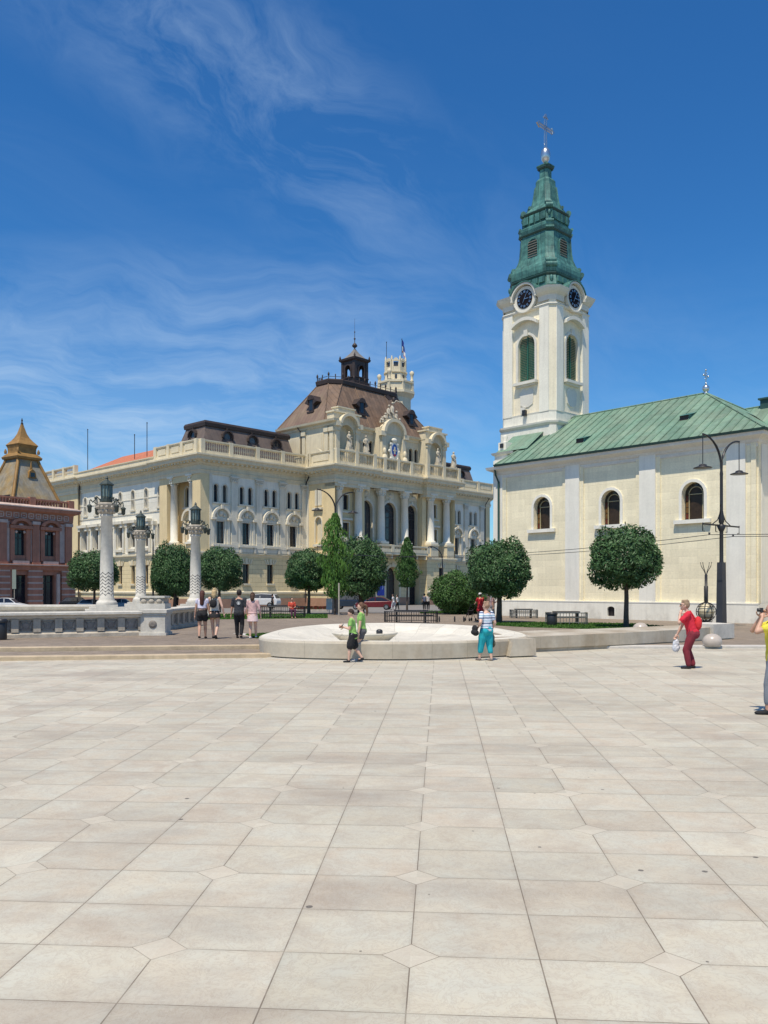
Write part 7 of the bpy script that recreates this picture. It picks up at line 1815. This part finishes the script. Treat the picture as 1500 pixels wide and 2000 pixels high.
wr = i7['A'][1][2]; o = bag('shopping_bag', [wr + Vector((.01, .0, -.08)), wr + Vector((.01, .0, -.24)), wr + Vector((.01, .0, -.38))], [(.035, .05, .09), (.06, .11, .14), (.075, .15, .12)], cloth('olive_bag_cloth', (.12, .115, .075), .3), 'dark olive patterned shopping bag in the striped woman\'s right hand', r7)
# person in red
red = cloth('crimson_tshirt', (.58, .022, .045))
r8, i8 = person(1352, 1306, 0, 1.74, R(74), 'person in crimson T-shirt, sunglasses and dark red trousers, hand at mouth', fem=False, top=red, hem=.47, bottom=cloth('maroon_trousers', (.20, .022, .035)), leg=1.88, hair=hairm('grey_blond_hair', (.36, .25, .16)), tuft=True, lean=.22, LF=(.05, 0), RF=(-.02, .0), drop=.014, fat=1.13, shoe=blk, LH=(-.035, .105, .815), RH=(.13, .20, .53), head=-.1, fine=True, vox=.012, skin=SKINL, sleeve=.7, face=False, **{'pole-1': (-.5, .6, -1), 'hdir-1': (0, -.5, .8)})
g = MB(); H_ = i8['H']; HM = i8['HM']
for s in (-1, 1): g.ball(H_((s * .022, .054, .006)), (.020 * 1.74, .008 * 1.74, .013 * 1.74), 8, M=HM)
g.tube([H_((-.045, .05, .012)), H_((0, .063, .012)), H_((.045, .05, .012))], .005, 6); g.tube([H_((-.045, .05, .012)), H_((-.05, 0, .008))], .005, 5); g.tube([H_((.045, .05, .012)), H_((.05, 0, .008))], .005, 5); g.build('sunglasses', m_iron, r8)
backpack(r8, i8, cloth('bright_red_bag', (.60, .03, .035)), .64, .075, .10, .055)
wr = i8['A'][1][2]; o = bag('plastic_bag', [wr + Vector((.02, .03, -.10)), wr + Vector((.02, .03, -.24)), wr + Vector((.02, .03, -.36))], [(.022, .035, .10), (.05, .085, .13), (.06, .10, .11)], mat('thin_white_plastic', (.60, .62, .66), .35, .1, 8., .8, 20), 'white plastic carrier bag hanging from the hand of the person in crimson', r8)
# person at the right edge with camera
r9, i9 = person(1512, 1395, 0, 1.78, R(74), 'dark haired person in yellow T-shirt raising a camera, cut by the right edge', fem=False, top=cloth('yellow_tshirt', (.68, .58, .06)), hem=.47, bottom=cloth('grey_jeans', (.20, .22, .25)), leg=1.7, hair=hairm('very_dark_hair', (.02, .014, .012)), LF=(.06, 0), RF=(-.04, 0), shoe=blk, LH=(-.050, .105, .855), RH=(.050, .105, .855), fine=True, vox=.011, skin=SKIN, sleeve=.6, face=True, **{'pole-1': (-.7, .1, -1), 'pole1': (.7, .1, -1), 'hdir-1': (.9, 0, .9), 'hdir1': (-.9, 0, .9)})
g = MB(); wr = i9['A'][-1][2]; M = Matrix.Translation(i9['H']((0, .092, .0))); g.box(-.055, .055, -.02, .02, -.035, .035, M=M); g.lathe([(.026, -.03), (.030, .03), (.024, .035)], 0, 0, 14, M=M @ Matrix.Rotation(R(-90), 4, 'X') @ Matrix.Translation((0, 0, .03))); o = g.build('camera', m_iron); o.location = r9.location; o.rotation_euler = r9.rotation_euler; tag(o, 'small black camera held at the eyes of the person in yellow', 'camera')
# distant people
r10, i10 = person(938, 1213, .08, 1.62, R(20), 'person in red dress and white cap pushing a stroller by the church corner', top=cloth('red_cloth', (.50, .02, .03)), hem=.42, skirt=cloth('red_cloth', (.50, .02, .03)), skl=.34, hair=hairm('dark_hair', (.02, .013, .01)), LH=(-.12, .2, .60), RH=(.12, .2, .60), fat=1.1, LF=(.08, 0), RF=(-.08, 0), vox=.02, face=False, shoe=blk, grp='couple in pale hats')
def hat(root, inf, m, brim=.075):
    g = MB(); c = inf['hd'] + Vector((0, 0, .03 * inf['S'])); S_ = inf['S']; g.ball(c + Vector((0, 0, .012 * S_)), (.057 * S_, .064 * S_, .052 * S_), 12); g.lathe([(brim * S_, 0), (brim * S_, .006), (.05 * S_, .02)], c.x, c.y, 16, M=Matrix.Translation((0, 0, c.z))); g.build('hat', m, root)
hat(r10, i10, wht, .066)
r11, i11 = person(962, 1212, .08, 1.62, R(-100), 'person in patterned pink top and broad pale hat beside the red dress', top=cloth('rose_patterned_cloth', (.42, .26, .27), .45), hem=.50, bottom=cloth('grey_trousers', (.20, .20, .22)), leg=1.8, hair=hairm('dark_hair', (.02, .013, .01)), LH=(-.05, .16, .68), vox=.02, face=False, shoe=wht, grp='couple in pale hats', fat=1.1)
hat(r11, i11, cloth('straw_hat', (.60, .54, .42)), .10)
x, y, _ = onp(920, 1213, .08); STR = empty('stroller', (x, y, .08), R(20), label='folded dark stroller pushed by the person in the red dress', cat='stroller')
g = MB(); g.tube([(-.15, -.3, .95), (-.15, .0, .6), (-.2, .35, .12)], .018, 5); g.tube([(.15, -.3, .95), (.15, .0, .6), (.2, .35, .12)], .018, 5); g.tube([(-.15, -.3, .95), (.15, -.3, .95)], .018, 5); g.tube([(-.15, .1, .5), (-.2, -.2, .1)], .016, 5); g.tube([(.15, .1, .5), (.2, -.2, .1)], .016, 5); g.build('frame', m_iron, STR)
g = MB(); g.add([(-.16, .02, .62), (.16, .02, .62), (.17, .3, .35), (-.17, .3, .35), (-.16, -.02, .6), (.16, -.02, .6), (.17, .28, .32), (-.17, .28, .32)], [(0, 1, 2, 3), (4, 5, 6, 7), (0, 1, 5, 4), (2, 3, 7, 6)]); g.build('seat', blk, STR)
for a in (-.2, .2):
    for b in (.35, -.2): g = MB(); g.lathe([(.03, -.02), (.09, -.02), (.09, .02), (.03, .02)], 0, 0, 12, M=Matrix.Translation((a, b, .09)) @ Matrix.Rotation(R(90), 4, 'Y')); g.build('wheel', m_rubber, STR)
def far(px, yf, z, h, rz, label, top, bot, **k):
    k.setdefault('leg', 1.8); return person(px, yf, z, h, rz, label, top=top, bottom=bot, hair=k.pop('hr', hairm('dark_hair', (.02, .013, .01))), vox=.026, face=False, **k)
far(768, 1192, 0, 1.45, R(70), 'person in white shirt walking left past the portal, beside a darker companion', wht, wht, LF=(.1, 0), RF=(-.1, 0)); far(776, 1192.5, 0, 1.4, R(75), 'person in white top and dark trousers right behind the white clad walker', wht, blk, LF=(.1, 0), RF=(-.1, 0))
far(829, 1192, 0, 1.5, R(20), 'person in grey blue clothes standing left of the bushy tree', cloth('slate_cloth', (.10, .12, .17)), blk); far(836, 1192, 0, 1.5, R(-20), 'person in pale grey shirt close to the bushy tree', cloth('pale_grey_cloth', (.42, .40, .38)), blk)
far(386, 1192, 0, 1.4, R(90), 'person in light blue shirt behind the third lantern column', cloth('blue_shirt', (.16, .20, .50)), blk); far(532, 1190.5, 0, 1.45, R(-60), 'dark clothed person standing by the back of the white car', lk, blk)
far(345, 1191, 0, 1.4, R(10), 'dark clothed person between the two merged round trees', blk, blk)
# seated person in red
x, y, _ = at(570, 47.2); sp_, si = None, None
root, inf = person(570, 0, .0, 1.62, R(-70), 'x', top=1, bottom=1) if 0 else (None, None)
def seated(px, D, z, h, rz, label):
    x, y, _ = at(px, D); root = empty('person', (x, y, z), rz, label=label, cat='person'); S_ = h; g = MB(); P0 = Vector((0, 0, .29))
    T = lambda v: (v - Vector((0, 0, .525)) + P0) * S_
    prof = [(.48, .085, .07, -.005), (.53, .092, .074, -.01), (.615, .075, .056, .0), (.73, .09, .064, .008), (.78, .092, .054, .004), (.815, .06, .04, .0), (.835, .03, .03, .0)]
    torso(g, T, prof); g.ball(T(Vector((0, .02, .925))), (.047 * S_, .058 * S_, .067 * S_), 12); chain(g, [T(Vector((0, 0, .82))), T(Vector((0, .01, .9)))], [.03 * S_] * 2)
    legs = MB(); arms = MB()
    for s in (-1, 1):
        a, b, c = T(Vector((s * .055, .02, .515))), T(Vector((s * .07, .24, .53))), T(Vector((s * .06, .25, .285)))
        chain(g, [a, b, c], [.055 * S_, .036 * S_, .022 * S_]); chain(legs, [a, b, b + (c - b) * .8], [.064 * S_, .046 * S_, .04 * S_]); g.ball(c + Vector((0, .06, -.02)) * S_, (.025 * S_, .06 * S_, .02 * S_), 8)
        sh, el, wr = T(Vector((s * .10, 0, .80))), T(Vector((s * .13, .03, .64))), T(Vector((s * .04, .15, .62))); chain(g, [sh, el, wr, wr + Vector((0, .05, 0)) * S_], [.032 * S_, .024 * S_, .016 * S_, .012 * S_]); chain(arms, [sh, sh + (el - sh) * .7], [.038 * S_, .036 * S_])
    remesh(g, 'body', SKIN, root, .022, 1); torso(arms, T, [(.50, .098, .08, -.005), (.615, .088, .064, .0), (.73, .097, .071, .008), (.78, .099, .061, .004), (.82, .05, .04, .0)]); remesh(arms, 'shirt', cloth('orange_red_cloth', (.52, .07, .04)), root, .02, 1); torso(legs, T, [(.47, .09, .08, -.005), (.55, .095, .078, -.005)]); remesh(legs, 'trousers', cloth('purple_cloth', (.09, .03, .06)), root, .02, 1)
    g = MB(); g.ball(T(Vector((0, .005, .94))), (.054 * S_, .06 * S_, .064 * S_), 10); g.build('hair', hairm('dark_hair', (.02, .013, .01)), root)
seated(570, 47.9, .22, 1.60, R(200), 'person in orange red shirt seated on the long black railed bench')
